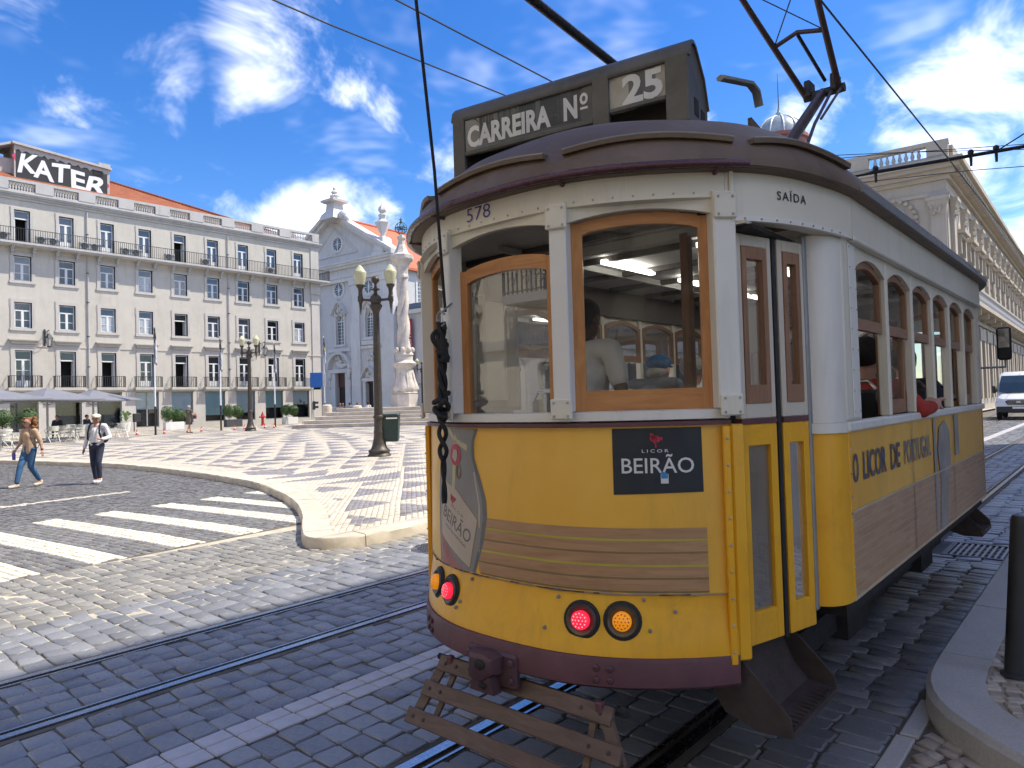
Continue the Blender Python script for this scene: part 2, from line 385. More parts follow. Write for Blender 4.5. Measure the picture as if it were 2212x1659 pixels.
def stones(name, S, parent, mats, z0, ztop, gap=.008, bev=.012, jit=.006, zj=.004, mi=None, ang=0.0, tilt=.0):
    """every stone its own raised block: worn top, sloping arrises, sides"""
    n = len(S)
    if n == 0: return None
    sg = np.array([[-1, -1], [1, -1], [1, 1], [-1, 1]], float)
    hl = (S[:, 2]-gap)[:, None]; hd = (S[:, 3]-gap)[:, None]
    J = (RNG.random((n, 4, 2))*2-1)*jit
    ca, sa = math.cos(ang), math.sin(ang)
    def ring(dl, z):
        lx = sg[None, :, 0]*(hl-dl)+J[:, :, 0]; ly = sg[None, :, 1]*(hd-dl)+J[:, :, 1]
        X = S[:, 0:1]+lx*ca-ly*sa; Y = S[:, 1:2]+lx*sa+ly*ca
        return np.stack([X, Y, z], 2)
    zt = ztop+(RNG.random((n, 1))*2-1)*zj+np.zeros((1, 4))+ (RNG.random((n, 4))*2-1)*tilt
    if bev > 0:
        V = np.concatenate([ring(bev, zt), ring(0, zt-bev*.8), ring(-gap*.3, np.full((n, 4), z0))], 1)   # 12 verts
        q = [[0, 1, 2, 3]]+[[4+i, 4+(i+1) % 4, (i+1) % 4, i] for i in range(4)]+[[8+i, 8+(i+1) % 4, 4+(i+1) % 4, 4+i] for i in range(4)]
        k = 12
    else:
        V = ring(0, zt); q = [[0, 1, 2, 3]]; k = 4
    q = np.array(q); F4 = (q[None]+(np.arange(n)*k)[:, None, None]).reshape(-1, 4)
    rnd = np.repeat(RNG.random(n), len(q)); m = None if mi is None else np.repeat(mi, len(q))
    return np_mesh(name, V.reshape(-1, 3), F4, mats, parent, m, rnd)
_VAR = {}
def variants(key, mat, num, w, d, hgt, bev=.014, irr=.12):
    """alike single stones share these meshes: worn eight-sided blocks"""
    out = []
    for k in range(num):
        pts = []
        for sx, sy in ((-1, -1), (1, -1), (1, 1), (-1, 1)):
            cx, cy0 = sx*w/2*(1-random.random()*irr), sy*d/2*(1-random.random()*irr)
            r = .12+.16*random.random()
            a = (cx-sx*w*r*.35, cy0); b = (cx, cy0-sy*d*r*.5)
            pts += [a, b] if sx*sy < 0 else [b, a]
        m = MB(); t = [(x, y) for x, y in pts]
        m.loft([[(x*1.01, y*1.01, -hgt) for x, y in t], [(x, y, -bev*.9) for x, y in t], [(x-math.copysign(bev, x), y-math.copysign(bev, y), (random.random()-.5)*.003) for x, y in t]], True, True)
        me = bpy.data.meshes.new(key); me.from_pydata(m.v, [], m.f)
        bm = bmesh.new(); bm.from_mesh(me); bmesh.ops.recalc_face_normals(bm, faces=bm.faces); bm.to_mesh(me); bm.free()
        at = me.attributes.new('rnd', 'FLOAT', 'FACE'); at.data.foreach_set('value', [random.random()]*len(me.polygons))
        me.materials.append(MAT[mat]); out.append(me)
    return out
def single_stones(name, S, parent, var, w, d, ztop, ang=0.0, fill=.94, mats=None):
    for i, (x, y, hl, hd) in enumerate(S[:, :4]):
        v = var[int(mats[i])] if mats is not None else var
        o = bpy.data.objects.new(name, random.choice(v)); col.objects.link(o); o.parent = parent
        o.location = (x, y, ztop+(random.random()-.5)*.008); o.scale = (2*hl/w*fill, 2*hd/d*fill, 1)
        o.rotation_euler = ((random.random()-.5)*.03, (random.random()-.5)*.03, ang+(random.random()-.5)*.06)
def split_near(S, n=300, far=None):
    """the n stones that show largest from the street corner, and the rest"""
    P = S[:, :2]; vis = in_view(P, .02); d = np.hypot(P[:, 0], P[:, 1]); d[~vis] = 1e6
    k = np.argsort(d)[:n]; k = k[d[k] < 1e5]
    m = np.zeros(len(S), bool); m[k] = True
    return m

# ---- outlines (metres; the tram runs along +Y)
SQ_EDGE = [(-6.95, 80), (-6.95, 30), (-6.95, 12), (-6.93, 8.5), (-6.88, 6.5), (-6.83, 5.45), (-6.88, 5.0), (-7.08, 4.72), (-7.36, 4.66), (-7.7, 4.82), (-8.25, 5.16), (-8.96, 5.61), (-10.02, 6.19),
           (-11.0, 6.62), (-11.9, 6.95), (-13.1, 7.35), (-14.35, 7.64), (-16.9, 7.95), (-20, 8.12), (-23.3, 8.05), (-28.8, 6.95), (-36, 4.9), (-50, .2), (-66, -6)]
def smooth_path(P, sub=4):
    out = []
    for i in range(len(P)-1):
        p0 = P[max(i-1, 0)]; p1 = P[i]; p2 = P[i+1]; p3 = P[min(i+2, len(P)-1)]
        L = math.dist(p1, p2); k = 1 if L > 6 else sub
        for j in range(k):
            t = j/k
            if L > 6: out.append(p1); continue
            def cr(a, b, c, d): return .5*((2*b)+(-a+c)*t+(2*a-5*b+4*c-d)*t*t+(-a+3*b-3*c+d)*t**3)
            # limit far neighbours so that long straights do not swing the bend
            def lim(a, b):
                v = (a[0]-b[0], a[1]-b[1]); l = math.hypot(*v)
                return a if l < 1.6*L or l == 0 else (b[0]+v[0]/l*L, b[1]+v[1]/l*L)
            q0 = lim(p0, p1); q3 = lim(p3, p2)
            out.append((cr(q0[0], p1[0], p2[0], q3[0]), cr(q0[1], p1[1], p2[1], q3[1])))
    out.append(P[-1]); return out
def offset_path(P, d):
    out = []
    for i, p in enumerate(P):
        a = P[max(i-1, 0)]; b = P[min(i+1, len(P)-1)]; t = (b[0]-a[0], b[1]-a[1]); l = math.hypot(*t) or 1
        out.append((p[0]-t[1]/l*d, p[1]+t[0]/l*d))
    return out
SQ_PATH = smooth_path(SQ_EDGE); SQ_IN = offset_path(SQ_PATH, -.36)
RP_EDGE = [(3.2, 2.75), (1.5, 2.95), (.6, 3.13), (.1, 3.28), (-.2, 3.40), (-.37, 3.52), (-.45, 3.59), (-.58, 3.71), (-.73, 3.89), (-.83, 4.11), (-.875, 4.35), (-.885, 4.8), (-.885, 6.0), (-.885, 9), (-.885, 14), (-.86, 22), (-.8, 30), (-.8, 38)]
RP_PATH = smooth_path(RP_EDGE, 3); RP_IN = offset_path(RP_PATH, -.27)
SQ_POLY = SQ_IN+[(-90, -6), (-90, 80)]
SQ_OUTER = SQ_PATH+[(-90, -6), (-90, 80)]
RP_POLY = RP_IN+[(3.6, 38), (3.6, 3)]
RP_OUTER = RP_PATH+[(3.6, 38), (3.6, 2.7)]
Z_SQ = .125; Z_RP = .13
RAILS = [-5.30, -4.42, -2.53, -1.65]

# ---- road bed (one sheet to the horizon) and its setts
m = MB(); m.poly([(-900, -900, -.011), (900, -900, -.011), (900, 900, -.011), (-900, 900, -.011)])
road = m.build('road', 'joint_dark'); tag(road, 'cobbled street with tram rails set into dark stone setts', 'road', kind='structure')
def rail_clear(S, half=.085):
    k = np.ones(len(S), bool)
    for rx in RAILS: k &= ~((S[:, 0]+S[:, 2] > rx-half) & (S[:, 0]-S[:, 2] < rx+half))
    return k
def lanes():
    """courses of setts lane by lane, so that stones butt against the rails and the tile strip"""
    out = []
    edges = [(-8.55, -6.55, .150, .125), (-6.55, RAILS[0]-.09, .2, .150), (RAILS[0]+.09, RAILS[1]-.09, .175, .145), (RAILS[1]+.09, -3.59, .19, .15), (-3.33, RAILS[2]-.09, .19, .15),
             (RAILS[2]+.09, RAILS[3]-.09, .175, .14), (RAILS[3]+.09, -.90, .19, .12)]
    for a, b, w, h in edges:
        ymin, ymax = -1.0, 46
        L = b-a; n = max(1, round(L/w))
        for j in range(int((ymax-ymin)/h)):
            yy = ymin+j*h
            if h > .13 and yy > 46: break
            k = n+random.choice((-1, 0, 0, 1)) if n > 4 else n
            ws = np.array([1+.42*(random.random()-.5) for _ in range(k)]); ws *= L/ws.sum(); xs = a+np.cumsum(ws)-ws/2
            yv = yy+.028*np.sin((xs-a)*2.3+a)+.02*np.sin(yy*.7+xs)
            out.append(np.stack([xs, yv, ws/2, np.full(k, h/2)], 1))
    return np.concatenate(out)
S = lanes(); P = S[:, :2]
k = in_view(P, .25, 55) & ~inside(P, SQ_OUTER) & ~inside(P, RP_OUTER) & ~((P[:, 0] < -8.60-.115*(P[:, 1]-2)))
k &= ~((np.abs(P[:, 0]+1.17) < .31) & (np.abs(P[:, 1]-8.5) < .40)) & ~(np.hypot(P[:, 0]+6.0, P[:, 1]-5.55) < .36)
k &= ~((P[:, 0] > -.97) & (P[:, 1] < 4.45))
S = S[k]; near = split_near(S, 300)
VAR_D = variants('cobble', 'sett_dark', 40, .2, .15, .05, .008, .09)
single_stones('cobble', S[near], road, VAR_D, .2, .15, -.001, fill=.985)
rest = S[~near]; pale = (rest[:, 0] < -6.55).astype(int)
d = np.hypot(rest[:, 0], rest[:, 1]); c1 = d < 22
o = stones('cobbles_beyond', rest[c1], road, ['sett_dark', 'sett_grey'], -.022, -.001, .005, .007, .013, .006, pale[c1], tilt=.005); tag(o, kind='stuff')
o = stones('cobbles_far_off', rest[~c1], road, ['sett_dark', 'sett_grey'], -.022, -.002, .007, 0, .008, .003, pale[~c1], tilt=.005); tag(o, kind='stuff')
# pale sand in the joints of the sunny lane
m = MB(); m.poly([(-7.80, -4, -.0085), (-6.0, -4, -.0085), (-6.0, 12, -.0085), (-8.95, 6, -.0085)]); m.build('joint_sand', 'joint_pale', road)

# ---- zebra crossing and the grey cube paving left of it
GA = R(6.5)                                   # the crossing lies a little askew to the rails
def gx(y): return -8.58-.115*(y-2)
W = []
S = courses(-40, -3, -14, 16, .105, .098, .2, .012, GA); P = S[:, :2]
k = in_view(P, .25, 45) & ~inside(P, SQ_OUTER) & (P[:, 0] < gx(P[:, 1])+.0)
S = S[k]; P = S[:, :2]
ca, sa = math.cos(GA), math.sin(GA)
px = (P[:, 0]+8.58)*ca+(P[:, 1]-2.0)*sa; py = -(P[:, 0]+8.58)*sa+(P[:, 1]-2.0)*ca     # crossing's own axes
stripe = (px < .02) & (px > -4.05) & (np.mod(py+.10+.93*20, .93) < .40) & (py > -9) & (py < 6.2)
line = (np.abs(px+6.65+.02*py) < .12) & (py < 4.6) & (py > -12)
white = stripe | line
d = np.hypot(P[:, 0], P[:, 1])
wn = np.where(white)[0]; wn = wn[np.argsort(d[wn])]; nv = in_view(P[wn], .0); wn = wn[nv][:300]
sel = np.zeros(len(S), bool); sel[wn] = True
zebra = MB().poly([(-12.6, -6, -.0075), (-7.80, -6, -.0075), (-9.20, 6.0, -.0075), (-13.9, 7.6, -.0075)]).build('crosswalk', 'joint_sand')
tag(zebra, 'zebra crossing of white stone cubes set in the grey cube paving', 'crosswalk', kind='structure')
VAR_W = variants('white_cube', 'cube_white', 24, .1, .1, .04, .010, .12)
single_stones('white_cube', S[sel], zebra, VAR_W, .1, .1, .002, GA, .95)
w2 = white & ~sel
o = stones('white_cubes_beyond', S[w2 & (d < 16)], zebra, ['cube_white'], -.022, .002, .006, .008, .006, .003, ang=GA); tag(o, kind='stuff')
o = stones('white_cubes_far_off', S[w2 & (d >= 16)], zebra, ['cube_white'], -.022, .001, .006, 0, .006, .003, ang=GA)
if o: tag(o, kind='stuff')
o = stones('grey_cubes', S[~white & (d < 13)], road, ['cube_grey'], -.022, 0, .006, .008, .008, .004, ang=GA, tilt=.002); tag(o, kind='stuff')
o = stones('grey_cubes_far_off', S[~white & (d >= 13)], road, ['cube_grey'], -.022, -.001, .006, 0, .007, .003, ang=GA, tilt=.003); tag(o, kind='stuff')

# ---- white tile strip between the tracks
strip = MB().poly([(-3.585, -1, -.006), (-3.335, -1, -.006), (-3.335, 46, -.006), (-3.585, 46, -.006)]).build('tile_strip', 'joint_dark')
tag(strip, 'double row of white stone tiles between the two tracks', 'road marking', kind='structure')
plain('tile_white', (.50, .475, .465), .55, var=.12, scale=9, bump=.15, bscale=60, dirt=.35, dirtc=(.25, .23, .22), dscale=6)
tm = []
for _ in range(8):
    q = MB().cbox(-.058, .058, -.079, .079, -.03, .001, .004+.003*random.random()).build('tile', 'tile_white'); tm.append(q.data); bpy.data.objects.remove(q)
for j in range(118):
    yy = .2+j*.165
    for cx in (-3.522, -3.398):
        o = bpy.data.objects.new('tile', random.choice(tm)); col.objects.link(o); o.parent = strip
        o.location = (cx+(random.random()-.5)*.004, yy, .001+(random.random()-.5)*.004); o.rotation_euler = (0, 0, (random.random()-.5)*.03)
m = MB()
for j in range(118, 270):
    for cx in (-3.522, -3.398): m.box(cx-.057, cx+.057, .2+j*.165-.077, .2+j*.165+.077, -.02, .001)
tag(m.build('tiles_far_off', 'tile_white', strip), kind='stuff')

# ---- grooved tram rails
for i, (rx, lab) in enumerate(zip(RAILS, ('grooved steel tram rail bordering the sunny lane', 'grooved steel tram rail of the empty track beside the white tile strip',
                                          'grooved steel tram rail passing under the brown fender boards', 'grooved steel tram rail under the door side of the yellow tram'))):
    sgn = 1 if i in (0, 2) else -1                # the groove lies on the inner side
    e = empty('tram_rail', (rx, 0, 0)); tag(e, lab, 'rail', 'tram rails in the street')
    def pp(y):                                     # straight, then a slow bend to the left far up the street
        return (0 if y < 22 else -.0009*(y-22)**2)
    ys = [-8, 0, 10, 22]+list(range(25, 90, 4))
    def strip_(a, b, z, nm, mt, zb=-.03):
        m = MB(); m.loft([[(a+pp(y), y, zb), (a+pp(y), y, z), (b+pp(y), y, z), (b+pp(y), y, zb)] for y in ys], True, True); return m.build(nm, mt, e)
    strip_(-.035*sgn-.002, .022*sgn, .004, 'rail_head', 'rail_steel'); strip_(.022*sgn, .062*sgn, -.014, 'groove', 'rail_rust'); strip_(.062*sgn, .078*sgn, .002, 'guard_lip', 'rail_steel')
    strip_(-.085*sgn, -.037*sgn, -.006, 'bedding', 'joint_dark'); strip_(.078*sgn, .09*sgn, -.006, 'bedding', 'joint_dark')

# ---- kerbs
def kerb(name, path, inner, top, z0, parent, mat, seg=1.0, lip=.02):
    """a run of cut kerb stones, each its own block"""
    d = [0]
    for a, b in zip(path, path[1:]): d.append(d[-1]+math.dist(a, b))
    def at(P, s):
        for i in range(len(d)-1):
            if s <= d[i+1] or i == len(d)-2:
                t = (s-d[i])/(d[i+1]-d[i]); return (P[i][0]+(P[i+1][0]-P[i][0])*t, P[i][1]+(P[i+1][1]-P[i][1])*t)
    s = 0
    while s < d[-1]-.05:
        L = seg*(.85+.3*random.random()); L = L if L < d[-1]-s else d[-1]-s
        a, b = s+.007, s+L-.007; n = max(2, int(L/.12)); rings = []; dz = (random.random()-.5)*.006
        for k_ in range(n+1):
            q = a+(b-a)*k_/n; o = at(path, q); i = at(inner, q); c = lip
            w = math.dist(o, i) or 1; ox, oy = (i[0]-o[0])/w, (i[1]-o[1])/w
            j = (random.random()-.5)*.006
            rings.append([(o[0], o[1], z0), (o[0]+ox*(.004+j), o[1]+oy*(.004+j), top-c+dz), (o[0]+ox*c, o[1]+oy*c, top+dz+j*.3), (i[0], i[1], top+dz), (i[0], i[1], z0)])
        m = MB(); m.loft(rings, True, True); m.build('kerb_stone', mat, parent, 35); s += L
square = MB().poly([(x, y, Z_SQ-.008) for x, y in SQ_POLY]).build('square', 'joint_sand')
tag(square, 'wide town square paved in black and white stone mosaic', 'square', kind='structure')
kerb('sq', SQ_PATH[1:], SQ_IN[1:], Z_SQ+.006, -.03, square, 'limestone', 1.05)
pave = MB().poly([(x, y, Z_RP-.009) for x, y in RP_POLY]).build('pavement', 'joint_sand')
tag(pave, 'narrow pavement with a granite kerb beside the tram', 'pavement', kind='structure')
kerb('rp', RP_PATH, RP_IN, Z_RP+.004, -.03, pave, 'granite', 1.25, .03)

# ---- mosaic of the square
def mosaic_dark(P):
    x, y = P[:, 0], P[:, 1]
    out = np.zeros(len(P), bool)
    def lattice(x, y, th, L, w, x0, y0, ap=.43, line=.07, seam=True):
        c, s = math.cos(th), math.sin(th)
        p = (x-x0)*c-(y-y0)*s; q = (x-x0)*s+(y-y0)*c
        i = np.floor(q/w); t = q/w-i; u = (p-i*ap*L)/L; u = u-np.floor(u)
        return (u > ap*t+.02) & (u < 1-(1-ap)*t-.02) & (t*w > line)
    a = lattice(x, y, R(40.8), 1.6, .79, -10.96, 8.01)
    b = lattice(x, y, R(33.0), 2.1, .86, -25.62, 10.09, .5)
    zb = (x < -18.2-.35*(y-9))
    out = np.where(zb, b, a)
    # fan motif in the middle of the square
    cx, cy0 = -40.0, 26.0; r = np.hypot(x-cx, y-cy0); an = np.arctan2(y-cy0, x-cx)
    ring = np.floor(r/2.6); tt = r/2.6-ring; k = 10+6*ring; u = an/(2*math.pi)*k+ring*.5; u -= np.floor(u)
    fan = (np.abs(u-.5) < .5*(1-tt)) & (tt > .05)
    out = np.where(r < 15.6, fan, out)
    # long dark wedges along the near border, and a plain pale band beside the kerb
    return out
def dist_path(P, path):
    D = np.full(len(P), 1e9)
    for a, b in zip(path, path[1:]):
        a = np.array(a); b = np.array(b); v = b-a; L2 = v @ v
        t = np.clip(((P-a) @ v)/(L2 if L2 else 1), 0, 1); q = a+t[:, None]*v
        D = np.minimum(D, np.hypot(P[:, 0]-q[:, 0], P[:, 1]-q[:, 1]))
    return D
ANG = -R(40.8)
def grid(x0, x1, y0, y1, s, ang, jw=.12): return courses(x0, x1, y0, y1, s, s*.98, jw, .006, ang)
WEDGES = [[(-12.07, 7.86), (-12.67, 10.53), (-11.43, 9.43)], [(-13.17, 7.72), (-13.89, 10.42), (-12.55, 9.31)], [(-14.17, 7.7), (-14.84, 10.11), (-13.61, 9.13)], [(-16.37, 8.59), (-15.89, 9.89), (-14.47, 8.83), (-15.4, 8.3)]]
def pattern(P):
    dk = mosaic_dark(P); dk &= dist_path(P, SQ_PATH[:90]) > np.where(P[:, 0] < -13.5, 1.05, .62)
    nearb = inside(P, [(-16.6, 8.0), (-15.5, 7.3), (-11.8, 7.2), (-11.35, 9.37), (-12.75, 10.55), (-15.95, 9.95)])
    dk &= ~nearb
    for w in WEDGES: dk |= inside(P, w)
    return dk
S = grid(-36, -2, -12, 34, .082, ANG); P = S[:, :2]
dep = P @ FHn
k = in_view(P, .2) & inside(P, SQ_POLY) & (dep < 17.5); S = S[k]; P = S[:, :2]
dk = pattern(P).astype(int)
near = split_near(S, 300)
VM = [variants('paving_cube', 'mosaic_white', 16, .082, .082, .03, .008, .10), variants('paving_cube', 'mosaic_dark', 16, .082, .082, .03, .008, .10)]
single_stones('paving_cube', S[near], square, VM, .082, .082, Z_SQ, ANG, .94, dk[near])
o = stones('paving_cubes_beyond', S[~near], square, ['mosaic_white', 'mosaic_dark'], Z_SQ-.022, Z_SQ, .0035, .005, .005, .002, dk[~near], ANG); tag(o, kind='stuff')
S = grid(-96, 30, -50, 76, .105, ANG); P = S[:, :2]; dep = P @ FHn
k = in_view(P, .12) & inside(P, SQ_POLY) & (dep >= 17.5) & (P[:, 0] > -63.9) & (dep < 62); S = S[k]; P = S[:, :2]
dk = pattern(P).astype(int)
o = stones('paving_cubes_far_off', S, square, ['mosaic_white', 'mosaic_dark'], Z_SQ-.022, Z_SQ-.001, .003, 0, .003, .001, dk, ANG); tag(o, kind='stuff')

# ---- small stone paving on the pavement by the tram
S = courses(-12, 12, -6, 26, .075, .07, .3, .01, R(20)); P = S[:, :2]
k = inside(P, RP_POLY) & (P[:, 1] < 16); S = S[k]
near = split_near(S, 120)
VT = variants('paving_cube', 'mosaic_tan', 20, .075, .07, .03, .007, .2)
single_stones('paving_cube', S[near], pave, VT, .075, .07, Z_RP, R(20), .95)
o = stones('paving_cubes_beyond', S[~near], pave, ['mosaic_tan'], Z_RP-.022, Z_RP, .005, .006, .012, .003, ang=R(20)); tag(o, kind='stuff')
# flush granite edging and rough paving at the foot of the kerb
gut = empty('gutter_edging', (-.88, 3.4, 0)); tag(gut, 'flush stone edging strip at the foot of the rounded granite kerb', 'gutter', kind='structure')
for k_ in range(5): MB().cbox(-.045+.01*k_, .045+.008*k_, -1.62+k_*.5, -1.63+k_*.5+.49, -.03, .004, .006).build('edging_stone', 'granite', gut)
S = courses(-4, 4, -1, 7, .09, .075, .4, .02, R(-25)); P = S[:, :2]; k = (P[:, 0] > -.80) & (P[:, 0] < 1.5) & (P[:, 1] > 1.4) & (P[:, 1] < 4.3) & ~inside(P, RP_OUTER); S = S[k]
o = stones('rough_cubes', S, gut, ['mosaic_tan'], -.022, .002, .006, .008, .02, .006, ang=R(-25)); tag(o, kind='stuff'); o.location = (.88, -3.4, 0)

# ---- manhole cover and drain grate
mh = empty('manhole_cover', (-6.0, 5.55, 0)); tag(mh, 'round cast iron manhole cover by the kerb of the square', 'manhole cover')
MB().lathe([(.33, -.02), (.33, .002), (.30, .004), (.30, -.006)], n=40, caps=False).build('rim', 'iron_grate', mh, 30)
MB().lathe([(.29, -.02), (.29, .001)], n=40).build('plate', 'iron_grate', mh, 30)
m = MB()
for a in range(-6, 7):
    for b in range(-6, 7):
        x, y = a*.042, b*.042
        if math.hypot(x, y) < .265: m.box(x-.013, x+.013, y-.013, y+.013, -.001, .007)
tag(m.build('stud_pattern', 'iron_grate', mh), kind='stuff')
dg = empty('drain_grate', (-1.17, 8.5, 0)); tag(dg, 'square slotted iron drain grate in the setts by the kerb', 'drain')
m = MB()
for a, b, c, d_ in ((-.29, .29, -.37, -.32), (-.29, .29, .32, .37), (-.29, -.24, -.32, .32), (.24, .29, -.32, .32)): m.box(a, b, c, d_, -.03, .004)
m.build('frame', 'iron_dark', dg); MB().box(-.24, .24, -.32, .32, -.12, -.08).build('pit', 'joint_dark', dg)
for i in range(9): MB().cbox(-.225+i*.0525, -.195+i*.0525, -.318, .318, -.03, .003, .004).build('bar', 'iron_grate', dg)
for i in (-1, 0, 1): MB().box(-.238, .238, -.012+i*.16, .012+i*.16, -.03, -.002).build('cross_bar', 'iron_grate', dg)
# ================================================================ buildings
wall_mat('plaster_bright', (.80, .72, .58)); wall_mat('plaster_cream', (.555, .52, .455), .52, .18, (.36, .33, .28))  # plaster_bright made lighter and warmer to bounce fill onto the tram rear
wall_mat('stone_trim', (.53, .50, .455), .35, .16, (.30, .28, .25))
wall_mat('stone_grey', (.50, .485, .47), .45, .2, (.22, .2, .18))
wall_mat('church_stone', (.62, .60, .58), .35, .16, (.30, .28, .26))
wall_mat('church_trim', (.68, .66, .635), .45, .18, (.28, .26, .23))
wall_mat('palace_stone', (.50, .44, .355), .4, .16, (.32, .27, .22))
wall_mat('ochre_wall', (.56, .49, .37), .35, .2, (.3, .24, .17))
plain('window_white', (.74, .74, .72), .5, var=.05)
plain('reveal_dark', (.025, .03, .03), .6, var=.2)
plain('room_dark', (.018, .018, .020), .9, var=.3)
plain('rail_black', (.035, .036, .038), .55, metal=.3, var=.2)
plain('door_red', (.10, .032, .025), .6, var=.2, stretch=(8, 8, 1))
plain('door_dark', (.03, .018, .015), .6, var=.2)
plain('ac_grey', (.42, .42, .40), .5, var=.1, dirt=.4, dirtc=(.2, .18, .15)); plain('fan_dark', (.04, .04, .045), .5)
plain('blind_blue', (.70, .80, .86), .7, var=.06); plain('blind_teal', (.46, .68, .72), .7, var=.06); plain('curtain', (.62, .64, .66), .9, var=.08)
plain('shop_dark', (.035, .042, .045), .25, var=.2); plain('metal_frame', (.35, .35, .34), .4, metal=.4)
plain('pane_dark', (.022, .028, .034), .05, var=.3, scale=1.2, spec=.9); plain('pane_sky', (.06, .085, .12), .04, var=.3, scale=.8, spec=1.0)
plain('pane_curtain', (.40, .43, .46), .12, var=.25, scale=2.0, spec=.8); plain('pane_green', (.02, .07, .055), .06, spec=.9)
glass_mat('shop_glass', (.93, .97, .97), 1.0, .03)
t = NT('roof_tiles')
w_ = t.N.new('ShaderNodeTexWave'); w_.inputs['Scale'].default_value = 2.6; w_.inputs['Distortion'].default_value = .4; t.L.new(t.tc.outputs['Object'], w_.inputs['Vector'])
c_ = t.mix(t.ramp(t.noise(1.3, 5, .6), .3, .7), (.27, .075, .032), (.38, .125, .055)); c_ = t.mix(t.math('MULTIPLY', t.ramp(t.noise(7, 4), .5, .75), .4), c_, (.17, .06, .035))
t.set('Base Color', c_); t.set('Roughness', .85); t.bump(w_.outputs['Fac'], .8, .06)
t = NT('roof_red'); c_ = t.mix(t.ramp(t.noise(.8, 5, .6), .3, .7), (.47, .12, .06), (.56, .17, .085)); t.set('Base Color', c_); t.set('Roughness', .8)
w_ = t.N.new('ShaderNodeTexWave'); w_.inputs['Scale'].default_value = 1.2; t.L.new(t.tc.outputs['Object'], w_.inputs['Vector']); t.bump(w_.outputs['Fac'], .4, .05)

def wall_holes(m, u0, u1, z0, z1, holes, y=0.0, depth=.42, mi=0, mr=None):
    """front of a wall with real openings and their reveals (local X along, Y inward)"""
    us = sorted({u0, u1} | {min(max(h[0], u0), u1) for h in holes} | {min(max(h[1], u0), u1) for h in holes})
    zs = sorted({z0, z1} | {min(max(h[2], z0), z1) for h in holes} | {min(max(h[3], z0), z1) for h in holes})
    for a, b in zip(us, us[1:]):
        run = None
        for c, d in zip(zs, zs[1:]):
            cu, cz = (a+b)/2, (c+d)/2
            hole = any(h[0] < cu < h[1] and h[2] < cz < h[3] for h in holes)
            if hole:
                if run is not None: m.poly([(a, y, run), (b, y, run), (b, y, c), (a, y, c)], mi); run = None
            elif run is None: run = c
        if run is not None: m.poly([(a, y, run), (b, y, run), (b, y, z1), (a, y, z1)], mi)
    mr = mi if mr is None else mr
    for a, b, c, d in [h[:4] for h in holes]:
        Y = y+depth
        m.poly([(a, y, c), (a, Y, c), (a, Y, d), (a, y, d)], mr); m.poly([(b, y, c), (b, y, d), (b, Y, d), (b, Y, c)], mr)
        m.poly([(a, y, d), (a, Y, d), (b, Y, d), (b, y, d)], mr); m.poly([(a, y, c), (b, y, c), (b, Y, c), (a, Y, c)], mr)
    return m
def back_box(m, holes, y0, y1, mi=0):
    """dark room behind each opening"""
    for a, b, c, d in [h[:4] for h in holes]:
        m.poly([(a-.3, y1, c-.2), (b+.3, y1, c-.2), (b+.3, y1, d+.2), (a-.3, y1, d+.2)], mi)
def sash_window(w, h, style='sash', pane='pane_dark', y=.2, surround=True, sw=.24, sd=.06, open_=False, mats=('stone_trim', 'window_white')):
    """a window with its stone surround; origin at the middle of the sill; children: frame, panes"""
    m = MB()
    if surround:
        a = w/2; s = sw
        for (x0, x1, z0, z1, d) in ((-a-s, -a, 0, h, sd), (a, a+s, 0, h, sd), (-a-s, a+s, h, h+s*1.1, sd), (-a-s-.06, -a, h-.35, h+s*1.1, sd*.6), (a, a+s+.06, h-.35, h+s*1.1, sd*.6)): m.box(x0, x1, -d, .02, z0, z1)
        if style != 'french': m.box(-a-s-.05, a+s+.05, -sd*1.6, .02, -s*.85, 0); m.box(-a-s*.9, a+s*.9, -sd*.6, .02, -s*1.5, -s*.85)
    else: m.box(-w/2, w/2, -.02, .1, -.06, 0)
    root = m.build('window', mats[0])
    f = MB(); fw = .065; a = w/2-.035; H = h-.04; tz = H*(.70 if style == 'sash' else .76)
    def bar(x0, x1, z0, z1, d=0): f.box(x0, x1, y-.03-d, y+.03, z0, z1)
    bar(-a, -a+fw, .02, H); bar(a-fw, a, .02, H); bar(-a+fw, a-fw, H-fw, H); bar(-a+fw, a-fw, tz-.05, tz+.045, .015)
    P = [(-a+fw, a-fw, tz+.045, H-fw)]
    if not open_:
        bar(-a+fw, a-fw, .02, .02+fw); bar(-.065, .065, .02+fw, tz-.05, .012)
        mid = tz*.46 if style == 'sash' else tz*.62
        low = .02+fw if style == 'sash' else .55
        for s_ in (-1, 1):
            x0, x1 = (-a+fw, -.065) if s_ < 0 else (.065, a-fw)
            bar(x0, x1, mid-.02, mid+.02)
            if style == 'french': bar(x0, x1, .02+fw, low, .0)
            P += [(x0, x1, low, mid-.02), (x0, x1, mid+.02, tz-.05)]
            ins = .028
            bar(x0, x0+ins, low, tz-.05); bar(x1-ins, x1, low, tz-.05)
    else:                                    # leaves folded back into the room
        for s_ in (-1, 1):
            x = (a-fw)*s_
            f.box(x-.03, x+.03, y+.04, y+.55, .1, tz-.06)
    f.build('frame', mats[1], root)
    for i, (x0, x1, z0, z1) in enumerate(P):
        MB().poly([(x0, y, z0), (x1, y, z0), (x1, y, z1), (x0, y, z1)]).build('pane', pane if not (i == 0 and pane == 'pane_curtain') else 'pane_sky', root)
    return root
def place(root, parent, loc, used):
    if root.name in used: o = copy_tree(root, parent)
    else: used.add(root.name); o = root; o.parent = parent
    o.location = loc; return o
